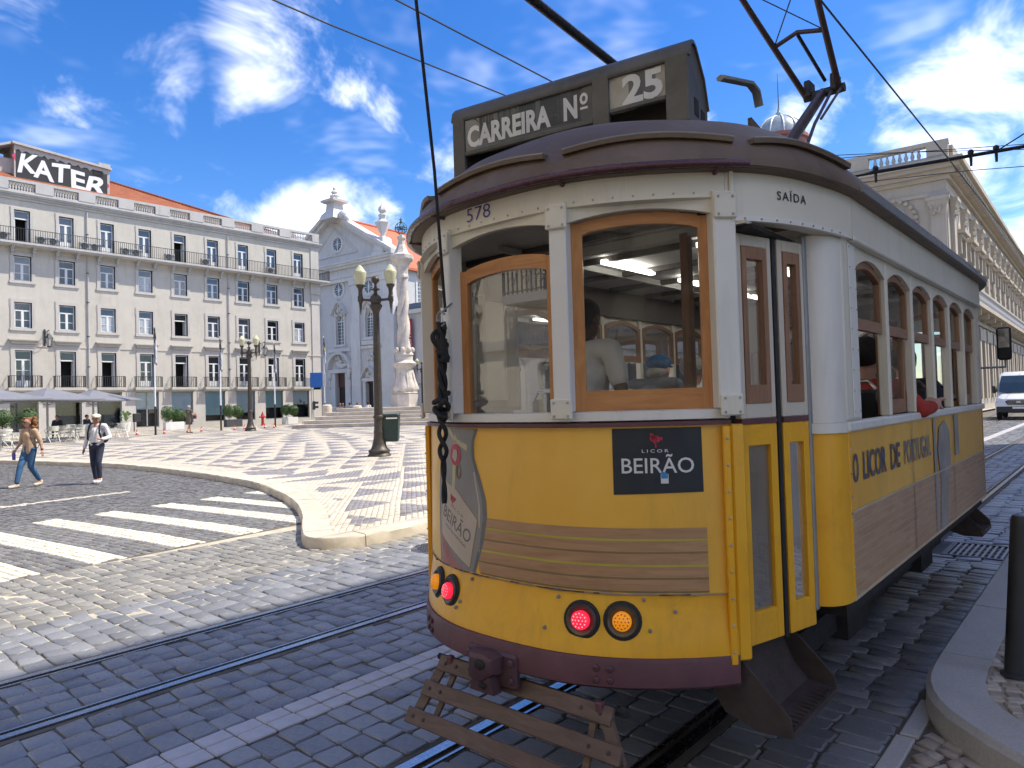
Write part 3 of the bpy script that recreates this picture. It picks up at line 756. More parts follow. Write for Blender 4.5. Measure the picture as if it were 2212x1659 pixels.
def baluster_mesh(h=.62, r=.085):
    m = MB().lathe([(r*.95, 0), (r*.95, .05*h), (r*.6, .1*h), (r*1.0, .34*h), (r*.85, .45*h), (r*.42, .72*h), (r*.55, .86*h), (r*.9, .93*h), (r*.95, h)], n=8)
    o = m.build('baluster', 'stone_grey', None, 40); me = o.data; bpy.data.objects.remove(o); return me
def iron_rail(m, u0, u1, yb, yf, z0, h, step=.13, r=.012, side=True):
    """railing along X at y=yf with returns to yb"""
    m.box(u0, u1, yf-.025, yf+.025, z0+h-.03, z0+h+.01); m.box(u0, u1, yf-.018, yf+.018, z0+.06, z0+.085)
    n = int((u1-u0)/step)
    for i in range(n+1):
        x = u0+(u1-u0)*i/n; rr = .026 if i in (0, n) else r; m.box(x-rr, x+rr, yf-rr, yf+rr, z0, z0+h)
    if side:
        k = max(2, int(abs(yb-yf)/step))
        for x in (u0, u1):
            m.box(x-.02, x+.02, min(yb, yf), max(yb, yf), z0+h-.028, z0+h+.008)
            for i in range(1, k):
                y = yf+(yb-yf)*i/k; m.box(x-r, x+r, y-r, y+r, z0, z0+h)

# ---------------------------------------------------------------- long cream building along the square (front at x = -64)
XB = -64.0; U0, U1 = 4.0, 42.7
B = empty('town_building', (XB, 0, 0), R(90)); tag(B, 'long cream five storey building with red tiled roof, balustrade and iron balconies', 'building')
BAYS = [16.18+3.02*i for i in range(-4, 9)]
holes = []; 
for i, c in enumerate(BAYS):
    holes += [(c-.585, c+.585, 8.42, 10.42), (c-.585, c+.585, 12.08, 14.02), (c-.53, c+.53, 15.02, 17.58), (c-.575, c+.575, 3.82, 6.70)]
    holes.append((c-.95, c+.95, .62 if i >= 8 else .35, 3.42))
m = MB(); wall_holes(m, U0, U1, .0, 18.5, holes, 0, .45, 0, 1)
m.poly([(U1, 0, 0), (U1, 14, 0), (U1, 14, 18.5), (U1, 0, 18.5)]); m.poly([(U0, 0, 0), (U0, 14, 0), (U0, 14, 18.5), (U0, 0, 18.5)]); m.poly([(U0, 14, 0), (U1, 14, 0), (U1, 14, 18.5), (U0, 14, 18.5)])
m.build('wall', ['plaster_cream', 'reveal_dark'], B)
MB().poly([(U0, 1.3, 0), (U1, 1.3, 0), (U1, 1.3, 18.5), (U0, 1.3, 18.5)]).build('room', 'room_dark', B)
# stone base, piers, string courses, cornice
m = MB()
gl = [h for h in holes if h[3] < 3.5]
prev = U0
for h in gl+[(U1, U1, 0, 0)]:
    if h[0] > prev+.02: m.box(prev, h[0]-.001, -.05, .02, .0, 3.45)
    prev = h[1]
for h in gl: m.box(h[0]-.001, h[1]+.001, -.04, .0, .0, h[2])
m.build('stone_base', 'stone_trim', B)
m = MB(); m.box(U0, U1, -.09, .02, 3.5, 3.74); m.box(U0, U1, -.05, .02, 7.0, 7.12); m.build('string_course', 'stone_trim', B)
m = MB(); 
for z0, z1, d in ((18.35, 18.55, .10), (18.55, 18.68, .22), (18.68, 18.80, .34), (18.80, 18.87, .40)): m.box(U0, U1+d, -d, .3, z0, z1)
m.build('cornice', 'stone_grey', B)
m = MB(); m.box(U1-.9, U1+.05, -.09, .02, .0, 18.34); m.box(U1-.98, U1+.12, -.14, .02, 12.5, 12.75); m.box(U1-1.0, U1+.14, -.2, .02, 13.5, 14.7); m.box(U1-.98, U1+.12, -.14, .02, 7.0, 7.14); m.build('corner_pilaster', 'stone_trim', B)
# balustrade
bal = MB(); bal.box(U0, U1+.12, -.16, .16, 18.87, 19.08); bal.box(U0, U1+.14, -.18, .18, 19.74, 19.95)
for i in range(-4, 10):
    c = 16.18+3.02*(i-.5); bal.box(c-.62, c+.62, -.2, .17, 19.08, 19.742) if U0 < c < U1-1 else None
bal.box(U1-.7, U1+.1, -.19, .17, 19.08, 19.742)
balo = bal.build('balustrade', 'stone_grey', B)
bme = baluster_mesh(.66)
for i, c in enumerate(BAYS):
    for k in range(9):
        o = bpy.data.objects.new('baluster', bme); col.objects.link(o); o.parent = balo; o.location = (c-.76+k*.19, 0, 19.08)
# windows
used = set()
kinds = {}
def win(kind, *a, **k):
    if kind not in kinds: kinds[kind] = sash_window(*a, **k)
    return kinds[kind]
rr = random.Random(5)
for i, c in enumerate(BAYS):
    pn = rr.choice(['pane_dark', 'pane_sky', 'pane_dark', 'pane_curtain']); op = i in (8,); place(win('r3'+pn+str(op), 1.17, 2.0, 'sash', pn, open_=op), B, (c, 0, 8.42), used)
    pn = 'pane_curtain' if i == 7 else rr.choice(['pane_sky', 'pane_dark', 'pane_sky']); place(win('r2'+pn, 1.17, 1.94, 'sash', pn), B, (c, 0, 12.08), used)
    op = i in (4, 8); pn = 'pane_sky'; place(win('r1'+str(op), 1.06, 2.56, 'french', pn, open_=op, sw=.2), B, (c, 0, 15.02), used)
    op = i in (5, 6, 8); pn = 'pane_dark'; place(win('r4'+str(op), 1.15, 2.88, 'french', pn, open_=op, sw=.26), B, (c, 0, 3.82), used)
for u_ in (U0+.4, 20.7, 32.75):
    q = MB(); q.tube([(u_, -.10, 3.8), (u_, -.10, 14.6)], .055, 8); q.tube([(u_, -.10, 14.95), (u_, -.10, 18.3)], .055, 8); dp_ = q.build('drainpipe', 'stone_grey', B, 60)
    for z_ in (5.5, 8.0, 10.8, 13.2, 16.4): MB().box(u_-.08, u_+.08, -.17, 0, z_-.03, z_+.03).build('pipe_clip', 'rail_black', dp_)
# window hoods over the first floor
hm = None
for c in BAYS:
    if hm is None:
        q = MB(); q.box(-1.0, 1.0, -.34, .0, 7.46, 7.56); q.box(-.93, .93, -.26, .0, 7.38, 7.459); q.box(-.84, .84, -.13, .0, 7.2, 7.379); o = q.build('window_hood', 'stone_trim', B); hm = o
    else: o = hm.copy(); col.objects.link(o)
    o.location = (c, 0, 0)
# single balconies on the first floor
bm_ = None
for c in BAYS:
    if bm_ is None:
        q = MB(); q.box(-1.12, 1.12, -.62, -.05, 3.58, 3.80); q.box(-1.05, 1.05, -.5, -.05, 3.45, 3.579); o = q.build('balcony', 'stone_trim', B); bm_ = o
        q = MB(); iron_rail(q, -1.07, 1.07, -.05, -.57, 3.80, .92, .15, .016); q.build('railing', 'rail_black', o)
    else: o = copy_tree(bm_, B)
    o.location = (c, 0, 0)
# long balcony of the top floor on corbels
q = MB(); q.box(U0, U1+.85, -.95, 0, 14.78, 14.94); q.box(U0, U1+.75, -.85, 0, 14.68, 14.779); q.box(U1+.05, U1+.85, 0, 1.2, 14.78, 14.94); lb = q.build('long_balcony', 'stone_grey', B)
q = MB(); iron_rail(q, U0, U1+.8, 0, -.9, 14.94, 1.05, .16, .014, False)
q.box(U1+.78, U1+.82, -.9, 1.1, 15.96, 16.0)
for k in range(10): q.box(U1+.785, U1+.815, -.8+k*.19, -.77+k*.19, 14.94, 15.97)
q.build('railing', 'rail_black', lb)
cm = None
for c in BAYS:
    for s_ in (-.72, .72):
        if cm is None:
            q = MB(); q.box(-.1, .1, -.6, 0, 14.5, 14.68); q.box(-.09, .09, -.38, 0, 14.25, 14.5); q.box(-.07, .07, -.2, 0, 14.02, 14.25); o = q.build('corbel', 'stone_grey', lb); cm = o
        else: o = cm.copy(); col.objects.link(o)
        o.location = (c+s_, 0, 0)
# shop fronts
for i, c in enumerate(BAYS):
    z0 = .62 if i >= 8 else .35; a, b = c-.95, c+.95
    q = MB(); 
    for x0, x1, zz0, zz1 in ((a, a+.07, z0, 3.42), (b-.07, b, z0, 3.42), (a+.07, b-.07, 3.35, 3.42), (a+.07, b-.07, z0, z0+.07)): q.box(x0, x1, .06, .14, zz0, zz1)
    if i in (7,): q.box(c-.05, c+.05, .06, .14, z0, 3.35)
    sf = q.build('shop_window', 'metal_frame', B)
    MB().poly([(a+.07, .1, z0+.07), (b-.07, .1, z0+.07), (b-.07, .1, 3.35), (a+.07, .1, 3.35)]).build('pane', 'shop_glass', sf)
    MB().poly([(a, .9, z0), (b, .9, z0), (b, .9, 3.42), (a, .9, 3.42)]).build('interior', 'shop_dark', sf)
    if i >= 7:
        zb = {7: 1.9, 8: 1.45, 9: 1.2, 10: 1.35, 11: 1.75, 12: 2.0}[i]
        MB().box(a+.08, b-.08, .15, .17, zb, 3.34).build('blind', 'blind_teal' if i in (9, 11) else 'blind_blue', sf)
    if i == 12:
        for ch, dx, dz, sz in (('T', -.55, -1.32, .18), ('n', -.28, -1.18, .22), ('b', .02, -.85, .55), ('o', .42, -1.0, .45), ('a', .66, -1.32, .36)):
            V, F = text_polys(ch, sz, .012); q = MB(); q.add([(c+dx+x, .095, 3.2+dz+y) for x, y, z in V], F); q.build('lettering', 'rail_black', sf)
# roof: hipped, tiled; little segmental dormers behind the balustrade; attic with painted wall
q = MB(); E_ = 18.9
q.poly([(U0-6, .5, E_), (U1-.3, .5, E_), (25.0, 7.0, 23.3), (U0-6, 7.0, 23.3)]); q.poly([(U1-.3, .5, E_), (U1-.3, 13.5, E_), (25.0, 7.0, 23.3)]); q.poly([(U0-6, 13.5, E_), (U0-6, 7, 23.3), (25, 7, 23.3), (U1-.3, 13.5, E_)])
rf = q.build('roof', 'roof_tiles', B)
q = MB(); q.tube([(U0-6, 7, 23.36), (25, 7, 23.36)], .12, 6); q.tube([(25, 7, 23.36), (U1-.3, .5, 19.0)], .11, 6); q.build('ridge_tiles', 'roof_tiles', rf)
for c in BAYS[3:10]:
    pts = [(c+.1+1.0*math.cos(math.pi*k/10), .35, 19.55+.55*math.sin(math.pi*k/10)) for k in range(11)]
    q = MB(); q.extrude(pts, (0, 1.6, 0)); q.build('dormer', 'stone_grey', rf)
plain('attic_wall', (.46, .41, .38), .85, var=.12, dirt=.3)
at = MB(); A0, A1, ay = 16.7, 23.9, 4.0
at.extrude([(A0, ay, 19.6), (A1, ay, 19.6), (A1, ay, 23.45), (A0, ay, 24.0)], (0, 3.2, 0)); at.box(A0-2.4, A0-.001, ay+.6, ay+3.2, 19.6, 22.9)
ato = at.build('attic', 'attic_wall', B)
q = MB(); q.extrude([(A0-.15, ay-.2, 24.0), (A1+.15, ay-.2, 23.45), (A1+.15, ay-.2, 23.62), (A0-.15, ay-.2, 24.2)], (0, 3.6, 0)); q.box(A1-.9, A1+.05, ay-.1, ay+.8, 23.6, 23.95); q.extrude([(A0-.2, ay-.1, 24.15), (A0-2.6, ay-.1, 23.0), (A0-2.6, ay-.1, 22.85), (A0-.2, ay-.1, 23.95)], (0, 3.4, 0)); q.build('attic_roof', 'stone_grey', ato)
plain('paint_white', (.74, .75, .78), .6, var=.1); plain('paint_black', (.02, .02, .022), .6); plain('paint_pink', (.55, .04, .12), .6)
q = MB(); q.poly([(A0+.1+6.9*k/30, ay-.008, 21.05-.010*k+.10*math.sin(k*1.9)) for k in range(31)]+[(A0+.1+6.9*k/30, ay-.008, 23.55-.016*k+.12*math.sin(k*2.3)) for k in range(30, -1, -1)]); q.build('graffiti', 'paint_black', ato)
for j, (ch_, w_, dz, sh, ro) in enumerate((('K', 1.75, .05, .3, .1), ('A', 1.6, -.12, -.15, -.12), ('T', 1.5, .06, .12, .08), ('E', 1.35, -.12, -.1, -.1), ('R', 1.75, -.2, .25, .06))):
    for mt, off, yy in (('paint_black', .12, ay-.014-j*.002), ('paint_white', .045, ay-.0225-j*.002)):
        V, F = text_polys(ch_, 1.6, off, shear=sh); V = fit(V, w_*.95+(off-.045)*1.6, 1.6+(off-.045)*1.6); cx = A0+.95+j*1.24; c_, s_ = math.cos(ro), math.sin(ro)
        q = MB(); q.add([(cx+x*c_-y*s_, yy, 22.52-j*.13+dz+x*s_+y*c_) for x, y, z in V], F); q.build('graffiti', mt, ato)
for cx, cz, r_ in ((A0+.3, 22.9, .4), (A0+3.0, 21.7, .42), (A0+5.2, 21.5, .35), (A0+6.7, 21.9, .42), (A0+6.6, 22.6, .3), (A0+1.6, 22.1, .35)):
    q = MB(); q.poly([(cx+r_*math.cos(a)*(1+.25*math.sin(3*a)), ay-.006-.0005*r_, cz+r_*math.sin(a)) for a in [2*math.pi*k/14 for k in range(14)]]); q.build('graffiti', 'paint_pink', ato)
q = MB(); q.box(A1-1.35, A1-.55, ay-.03, ay+.02, 22.75, 23.2); q.build('attic_vent', 'room_dark', ato)

# air conditioning units on the long balcony
def ac_unit():
    r_ = empty('air_conditioner'); MB().cbox(-.42, .42, -.17, .17, .06, .68, .02).build('housing', 'ac_grey', r_)
    m = MB(); m.lathe([(.25, 0), (.25, .02), (.23, .03)], n=20); o = m.build('fan_opening', 'fan_dark', r_); o.rotation_euler = (R(90), 0, 0); o.location = (-.08, -.171, .38)
    m = MB()
    for k in range(4): m.tube([(.055*(k+1)*math.cos(a), .055*(k+1)*math.sin(a), .034) for a in [2*math.pi*j/16 for j in range(16)]], .005, 4, True)
    o = m.build('fan_guard', 'ac_grey', r_); o.rotation_euler = (R(90), 0, 0); o.location = (-.08, -.171, .38)
    for s_ in (-.3, .3): MB().box(s_-.04, s_+.04, -.15, .15, 0, .06).build('foot', 'fan_dark', r_)
    return r_
ac0 = ac_unit(); first = True
acs = [(14.9, 'dusty air conditioner farthest from the church on the top balcony'), (17.35, 'air conditioner right after the open top floor door, first of a pair'), (18.15, 'air conditioner under the second top floor window of the pair beside the open door'),
       (20.4, 'air conditioner before the third top floor window, first of a pair'), (21.15, 'air conditioner tight against the third top floor window'), (23.5, 'air conditioner midway between two closed top floor doors'),
       (24.0+.35, 'air conditioner close beside the fourth top floor door'), (27.1, 'tilted looking air conditioner just before the second open top floor door'), (30.4, 'lone air conditioner before the sixth top floor door'), (36.9, 'lone small air conditioner on the balcony end towards the church')]
for u, lab in acs:
    o = ac0 if first else copy_tree(ac0); first = False
    o.location = (XB+.5, u, 14.94); o.rotation_euler = (0, 0, R(90)+random.uniform(-.1, .1)); tag(o, lab, 'air conditioner', 'air conditioners on the top balcony')
# wall lanterns
plain('lamp_glass_dull', (.42, .44, .42), .15, var=.1, spec=.8)
def wall_lantern():
    r_ = empty('wall_lantern')
    m = MB(); m.box(-.06, .06, -.06, 0, -.3, 1.0); m.tube([(0, 0, .75), (0, -.5, .78), (0, -1.1, .86)], .028, 6); m.tube([(0, 0, -.2), (0, -.35, .1), (0, -.6, .45), (0, -.75, .76)], .022, 6)
    m.tube([(0, -.12+.14*math.cos(a), .42+.14*math.sin(a)) for a in [k*.55 for k in range(10)]], .016, 5); m.tube([(0, -.38+.1*math.cos(a), .6+.1*math.sin(a)) for a in [k*.6 for k in range(10)]], .014, 5); m.tube([(0, -1.1, .88), (0, -1.1, .55)], .018, 6); m.build('bracket', 'rail_black', r_)
    m = MB(); m.lathe([(.04, .58), (.12, .5), (.26, .28), (.30, .22)], (0, -1.1, 0), 6); m.lathe([(.30, .22), (.27, .2)], (0, -1.1, 0), 6)
    for k in range(6):
        a = 2*math.pi*k/6; m.tube([(.27*math.cos(a), -1.1+.27*math.sin(a), .2), (.15*math.cos(a), -1.1+.15*math.sin(a), -.4)], .016, 5)
    m.lathe([(.165, -.4), (.165, -.44), (.05, -.5)], (0, -1.1, 0), 6); m.build('lantern_frame', 'rail_black', r_)
    m = MB(); m.lathe([(.255, .2), (.14, -.4)], (0, -1.1, 0), 6); m.build('glass', 'lamp_glass_dull', r_)
    return r_
l0 = wall_lantern(); l0.location = (XB+.02, 17.6, 7.4); l0.rotation_euler = (0, 0, R(90)); tag(l0, 'iron wall lantern on a scrolled bracket above the cafe parasols', 'lantern', 'wall lanterns on the cream building')
l1 = copy_tree(l0); l1.location = (XB+.02, 35.8, 7.3); tag(l1, 'iron wall lantern on a scrolled bracket above the shop blinds near the church', 'lantern', 'wall lanterns on the cream building')
# ---------------------------------------------------------------- church
CA = R(4); CB = empty('church', (-50, 66, 0), CA); tag(CB, 'pale grey baroque church front with pediment, urn and red roof', 'church')
# local X along the front (right end at -27.4), Y inward
CX0, CX1, CC = -53.4, -27.4, -40.3
def arch_pts(cx, w, z0, zs, n=10): return [(cx-w/2, z0), (cx+w/2, z0)]+[(cx+w/2*math.cos(a), zs+w/2*math.sin(a)) for a in [math.pi*k/n for k in range(n+1)]]
ch = [(-40.45, -38.15, .2, 6.7), (-33.75, -32.05, .2, 5.2), (-48.55, -46.85, .2, 5.2), (-40.2, -38.4, 11.0, 15.4), (-33.55, -31.95, 11.7, 15.4), (-48.65, -47.05, 11.7, 15.4)]
m = MB(); wall_holes(m, CX0, CX1, 0, 23.2, ch, 0, .8)
m.poly([(CX0, 0, 23.2), (CX1, 0, 23.2), (CC, 0, 30.4)])
m.poly([(CX1, 0, 0), (CX1, 32, 0), (CX1, 32, 21.4), (CX1, 0, 21.4)]); m.poly([(CX0, 0, 0), (CX0, 32, 0), (CX0, 32, 21.4), (CX0, 0, 21.4)])
m.poly([(CX1, 0, 21.4), (CX1, .6, 21.4), (CX1, .6, 23.2), (CX1, 0, 23.2)])
m.build('wall', 'church_stone', CB)
MB().poly([(CX0, 2, 0), (CX1-.1, 2, 0), (CX1-.1, 2, 16), (CX0, 2, 16)]).build('interior', 'room_dark', CB)
q = MB()
for x0, x1 in ((CX1-2.6, CX1+.02), (-36.6, -34.6), (-46.0, -44.0), (CX0-.02, CX0+2.6)):
    q.box(x0, x1, -.35, .0, .0, 20.3); q.box(x0-.15, x1+.15, -.5, -.0, .0, 1.6); q.box(x0-.12, x1+.12, -.48, 0, 19.6, 20.3)
q.build('pilaster', 'church_trim', CB)
q = MB()
for z0, z1, d in ((20.3, 20.9, .5), (20.9, 21.1, .62), (22.2, 22.6, .75), (22.6, 22.95, 1.0), (22.95, 23.2, 1.15)): q.box(CX0-d*.6, CX1+d*.6, -d, 0, z0, z1)
q.box(CX0, CX1, -.3, 0, 21.1, 22.2); q.box(-41.9, -36.7, -.35, 0, 9.9, 10.4); q.box(-34.5, -30.2, -.3, 0, 10.0, 10.4); q.box(-34.4, -31.2, -.25, 0, 10.55, 11.2); q.box(-34.2, -31.4, -.3, 0, 11.25, 11.6); q.box(-50, -46, -.3, 0, 10.0, 10.4)
q.build('entablature', 'church_trim', CB)
# raking cornice of the pediment
q = MB()
for s_, xe in ((-1, CX0-.7), (1, CX1+.7)):
    dx, dz = CC-xe, 31.2-23.3
    for o0, o1, d in ((-.15, .35, 1.15), (-.75, -.15, .75)):
        q.extrude([(xe, -d, 23.3+o0), (CC, -d, 31.2+o0-.1), (CC, -d, 31.2+o1), (xe, -d, 23.3+o1)], (0, d+.9, 0))
q.build('pediment_cornice', 'church_trim', CB)
q = MB()
tri = [(-45.6, 24.6), (-35.0, 24.6), (CC, 28.9)]
for a, b in zip(tri, tri[1:]+tri[:1]): q.tube([(a[0], -.06, a[1]), (b[0], -.06, b[1])], .16, 4)
q.build('pediment_panel', 'church_trim', CB)
def oculus(cx, cz, r, nm='round_window'):
    m = MB(); ring = lambda rr, y: [(cx+rr*math.cos(a), y, cz+rr*math.sin(a)) for a in [2*math.pi*k/20 for k in range(20)]]
    m.loft([ring(r*1.5, 0), ring(r*1.45, -.16), ring(r*1.12, -.2), ring(r, -.05)], True, False); w = m.build(nm, 'church_trim', CB, 40)
    MB().poly(ring(r, -.04)).build('pane', 'pane_dark', w)
    m = MB(); m.box(cx-.08, cx+.08, -.075, -.045, cz-r, cz+r); m.box(cx-r, cx+r, -.07, -.045, cz-.035, cz+.035)
    for k in (1, 2, 4, 5):
        a = math.pi*k/6; m.tube([(cx-r*math.cos(a), -.06, cz-r*math.sin(a)), (cx+r*math.cos(a), -.06, cz+r*math.sin(a))], .03, 4)
    m.build('glazing_bars', 'window_white', w)
oculus(-39.5, 26.3, .95); oculus(-39.4, 19.3, .95); oculus(-32.7, 19.0, .9); oculus(-47.9, 19.0, .9)
def tall_window(cx, z0, z1, w):
    zs = z1-w/2; m = MB()
    for x0, x1 in ((cx-w/2-.32, cx-w/2), (cx+w/2, cx+w/2+.32)): m.box(x0, x1, -.14, .05, z0, z1+.3)
    m.box(cx-w/2-.45, cx+w/2+.45, -.24, .05, z0-.3, z0)
    a_ = [math.pi*k/10 for k in range(11)]
    m.extrude([(cx+w/2*math.cos(a), .1, zs+w/2*math.sin(a)) for a in a_]+[(cx-w/2, .1, z1+.02), (cx+w/2, .1, z1+.02)], (0, .12, 0))
    o = m.build('window', 'church_trim', CB)
    f = MB()
    for x in (-.5, 0, .5): f.box(cx+x*w-.06, cx+x*w+.06, .22, .3, z0, zs if x else z1-.02)
    for x in (-.25, .25): f.box(cx+x*w-.02, cx+x*w+.02, .24, .28, z0, zs+w*.4)
    for k in range(1, 8): f.box(cx-w/2, cx+w/2, .24, .28, z0+(zs-z0)*k/7-.025, z0+(zs-z0)*k/7+.025)
    f.box(cx-w/2, cx+w/2, .21, .3, zs-.07, zs+.07)
    f.tube([(cx+(w/2-.04)*math.cos(a), .26, zs+(w/2-.04)*math.sin(a)) for a in a_], .06, 4)
    for a in (math.pi*.25, math.pi*.5, math.pi*.75): f.tube([(cx, .26, zs), (cx+w/2*math.cos(a), .26, zs+w/2*math.sin(a))], .025, 4)
    f.build('glazing_bars', 'window_white', o)
    MB().poly([(cx-w/2, .3, z0), (cx+w/2, .3, z0), (cx+w/2, .3, z1), (cx-w/2, .3, z1)]).build('pane', 'pane_dark', o)
    return o
tall_window(-39.3, 11.0, 15.4, 1.8); tall_window(-32.75, 11.7, 15.4, 1.6); tall_window(-47.85, 11.7, 15.4, 1.6)
def scroll_hood(cx, z, w, h, nm):
    """curved baroque hood over a window or door with carved relief"""
    m = MB(); pts = []
    for k in range(17):
        t = -1+2*k/16; zz = z+h*(.5+.5*math.cos(t*math.pi))*.9-.18*h*(abs(t) > .8)
        pts.append((cx+t*w/2, zz))
    m.loft([[(x, -.02, zz-.16), (x, -.62, zz-.05), (x, -.66, zz+.18), (x, -.02, zz+.22)] for x, zz in pts], True, True)
    o = m.build(nm, 'church_trim', CB, 40)
    m = MB(); rg = random.Random(int(cx*7)+3)
    for k in range(26):
        t = rg.uniform(-.7, .7); zz = z+h*(.5+.5*math.cos(t*math.pi))*.9-.25-rg.random()*h*.9
        m.sphere((cx+t*w/2, -.14, zz), (rg.uniform(.12, .3), .16, rg.uniform(.12, .32)), 8, 5)
    m.build('carving', 'church_trim', o, 60); return o
scroll_hood(-39.3, 15.9, 3.3, 1.6, 'window_hood'); scroll_hood(-32.75, 16.0, 2.6, 1.0, 'window_hood'); scroll_hood(-32.9, 6.1, 2.9, 1.3, 'door_hood')
m = MB()
for x0, x1 in ((-41.6, -40.45), (-38.15, -37.0)): m.box(x0, x1, -.3, .05, 0, 7.1)
m.box(-41.9, -36.7, -.45, .05, 6.72, 7.3)
a_ = [math.pi*k/14 for k in range(15)]
m.loft([[(-39.3+r_*math.cos(a), y, 7.3+r_*.95*math.sin(a)) for r_, y in ((2.3, 0), (2.3, -.75), (2.75, -.8), (2.75, 0))] for a in a_], True, True)
dh = m.build('portal', 'church_trim', CB)
m = MB(); rg = random.Random(9)
for k in range(40): a = rg.uniform(.2, 2.9); r_ = rg.uniform(.2, 2.0); m.sphere((-39.3+r_*math.cos(a), -.15, 7.5+r_*math.sin(a)), (rg.uniform(.15, .4), .22, rg.uniform(.15, .4)), 8, 5)
for s_ in (-1, 1): m.sphere((-39.3+s_*2.2, -.4, 6.3), (.3, .35, .7), 8, 6); m.sphere((-39.3+s_*2.3, -.3, 5.0), (.2, .25, .8), 8, 6)
m.build('carving', 'church_trim', dh, 60)
def door(cx, w, z1, open_to):
    d = MB(); d.box(cx-w/2, cx+w/2, .35, .42, open_to, z1); d.box(cx-w/2, cx+w/2, .3, .36, open_to, open_to+.15)
    for k in range(5): d.box(cx-w/2+.15, cx+w/2-.15, .33, .35, open_to+.3+k*(z1-open_to-.3)/5, open_to+.36+k*(z1-open_to-.3)/5)
    o = d.build('door', 'door_red', CB); MB().box(cx-w/2, cx+w/2, .5, .56, .1, open_to).build('door_leaf', 'door_dark', o); return o
door(-39.3, 2.3, 6.7, 4.6); door(-32.9, 1.7, 5.2, 4.9)
q = MB()
for x0, x1 in ((-34.3, -33.75), (-32.05, -31.5)): q.box(x0, x1, -.2, .05, 0, 5.3)
q.box(-34.5, -31.3, -.28, .05, 5.22, 5.7); q.build('door_frame', 'church_trim', CB)
q = MB(); rg = random.Random(4)
for k in range(18): q.sphere((-32.75+rg.uniform(-.6, .6), -.1, 9.2+rg.uniform(-1, .5)), (rg.uniform(.1, .25), .14, rg.uniform(.1, .3)), 8, 5)
q.build('carved_drop', 'church_trim', CB, 60)
# pedestal with finial at the apex, flaming urn at the corner
q = MB(T=Matrix.Translation((0, 0, 29.6)) @ Matrix.Scale(.82, 4, (0, 0, 1)) @ Matrix.Translation((0, 0, -29.6))); ax = -38.9
q.loft([[(ax+s_*w_/2, -.9-t_*w_/2*.0+t_*w_*.5, z) for s_, t_ in ((-1, -1), (1, -1), (1, 1), (-1, 1))] for w_, z in ((3.4, 29.6), (2.9, 30.6), (1.9, 31.4), (1.7, 32.6), (2.9, 32.9), (3.0, 33.3), (1.3, 33.5), (1.0, 33.9))], True, True)
q.lathe([(.55, 33.9), (.75, 34.2), (.3, 34.5), (.5, 34.9), (.2, 35.3), (.25, 35.6), (.03, 36.1)], (ax, -.9, 0), 10); q.sphere((ax+1.9, -.9, 30.2), (.8, .7, 1.0), 10, 7); q.sphere((ax+2.7, -.9, 29.5), (.5, .5, .7), 10, 7)
q.build('apex_finial', 'church_trim', CB, 35)
for ux in (CX1-2.3, CX0+2.3):
    q = MB(T=Matrix.Translation((0, 0, 23.2)) @ Matrix.Scale(.84, 4, (0, 0, 1)) @ Matrix.Translation((0, 0, -23.2))); q.loft([[(ux+s_*w_/2, .2+t_*w_/2, z) for s_, t_ in ((-1, -1), (1, -1), (1, 1), (-1, 1))] for w_, z in ((2.4, 23.2), (2.4, 23.7), (2.0, 23.9), (1.7, 26.0), (1.2, 26.3))], True, True)
    q.lathe([(.35, 26.3), (.3, 26.8), (.5, 27.2), (.95, 28.4), (1.05, 28.8), (.7, 29.1), (.45, 29.4), (.55, 29.9), (.6, 30.1), (.3, 30.4), (.6, 30.9), (.5, 31.4), (.15, 31.9), (.02, 32.2)], (ux, .2, 0), 12, fn=lambda a, z: 1+.08*math.cos(6*a))
    q.build('urn', 'church_trim', CB, 40)
q = MB(); q.poly([(CX1+.6, .9, 21.3), (CX1+.6, 33, 21.3), (CC, 33, 30.6), (CC, .9, 30.6)]); q.poly([(CX0-.6, .9, 21.3), (CC, .9, 30.6), (CC, 33, 30.6), (CX0-.6, 33, 21.3)]); cr = q.build('roof', 'roof_red', CB)
q = MB(); q.tube([(CC, .9, 30.7), (CC, 33, 30.7)], .2, 6); q.box(CX1+.3, CX1+.7, .9, 33, 21.0, 21.35); q.build('ridge_tiles', 'roof_red', cr)
# nave windows on the side
for yy in (5.5, 13, 21):
    q = MB(); q.box(CX1-.02, CX1+.14, yy-1.3, yy+1.3, 15.2, 15.5); q.box(CX1-.02, CX1+.12, yy-1.3, yy-.95, 15.5, 19.6); q.box(CX1-.02, CX1+.12, yy+.95, yy+1.3, 15.5, 19.6)
    w = q.build('window', 'church_trim', CB); pts = [(CX1+.03, yy-.95, 15.5), (CX1+.03, yy+.95, 15.5)]+[(CX1+.03, yy+.95*math.cos(a), 18.8+.95*math.sin(a)) for a in [math.pi*k/8 for k in range(9)]]
    MB().poly(pts).build('pane', 'pane_sky', w)
    f = MB(); f.box(CX1+.04, CX1+.1, yy-.07, yy+.07, 15.5, 19.7)
    for k in range(7): f.box(CX1+.04, CX1+.09, yy-.95, yy+.95, 15.5+k*.55, 15.58+k*.55)
    for k in (-.5, .5): f.box(CX1+.04, CX1+.09, yy+k-.03, yy+k+.03, 15.5, 19.4)
    f.build('glazing_bars', 'window_white', w)

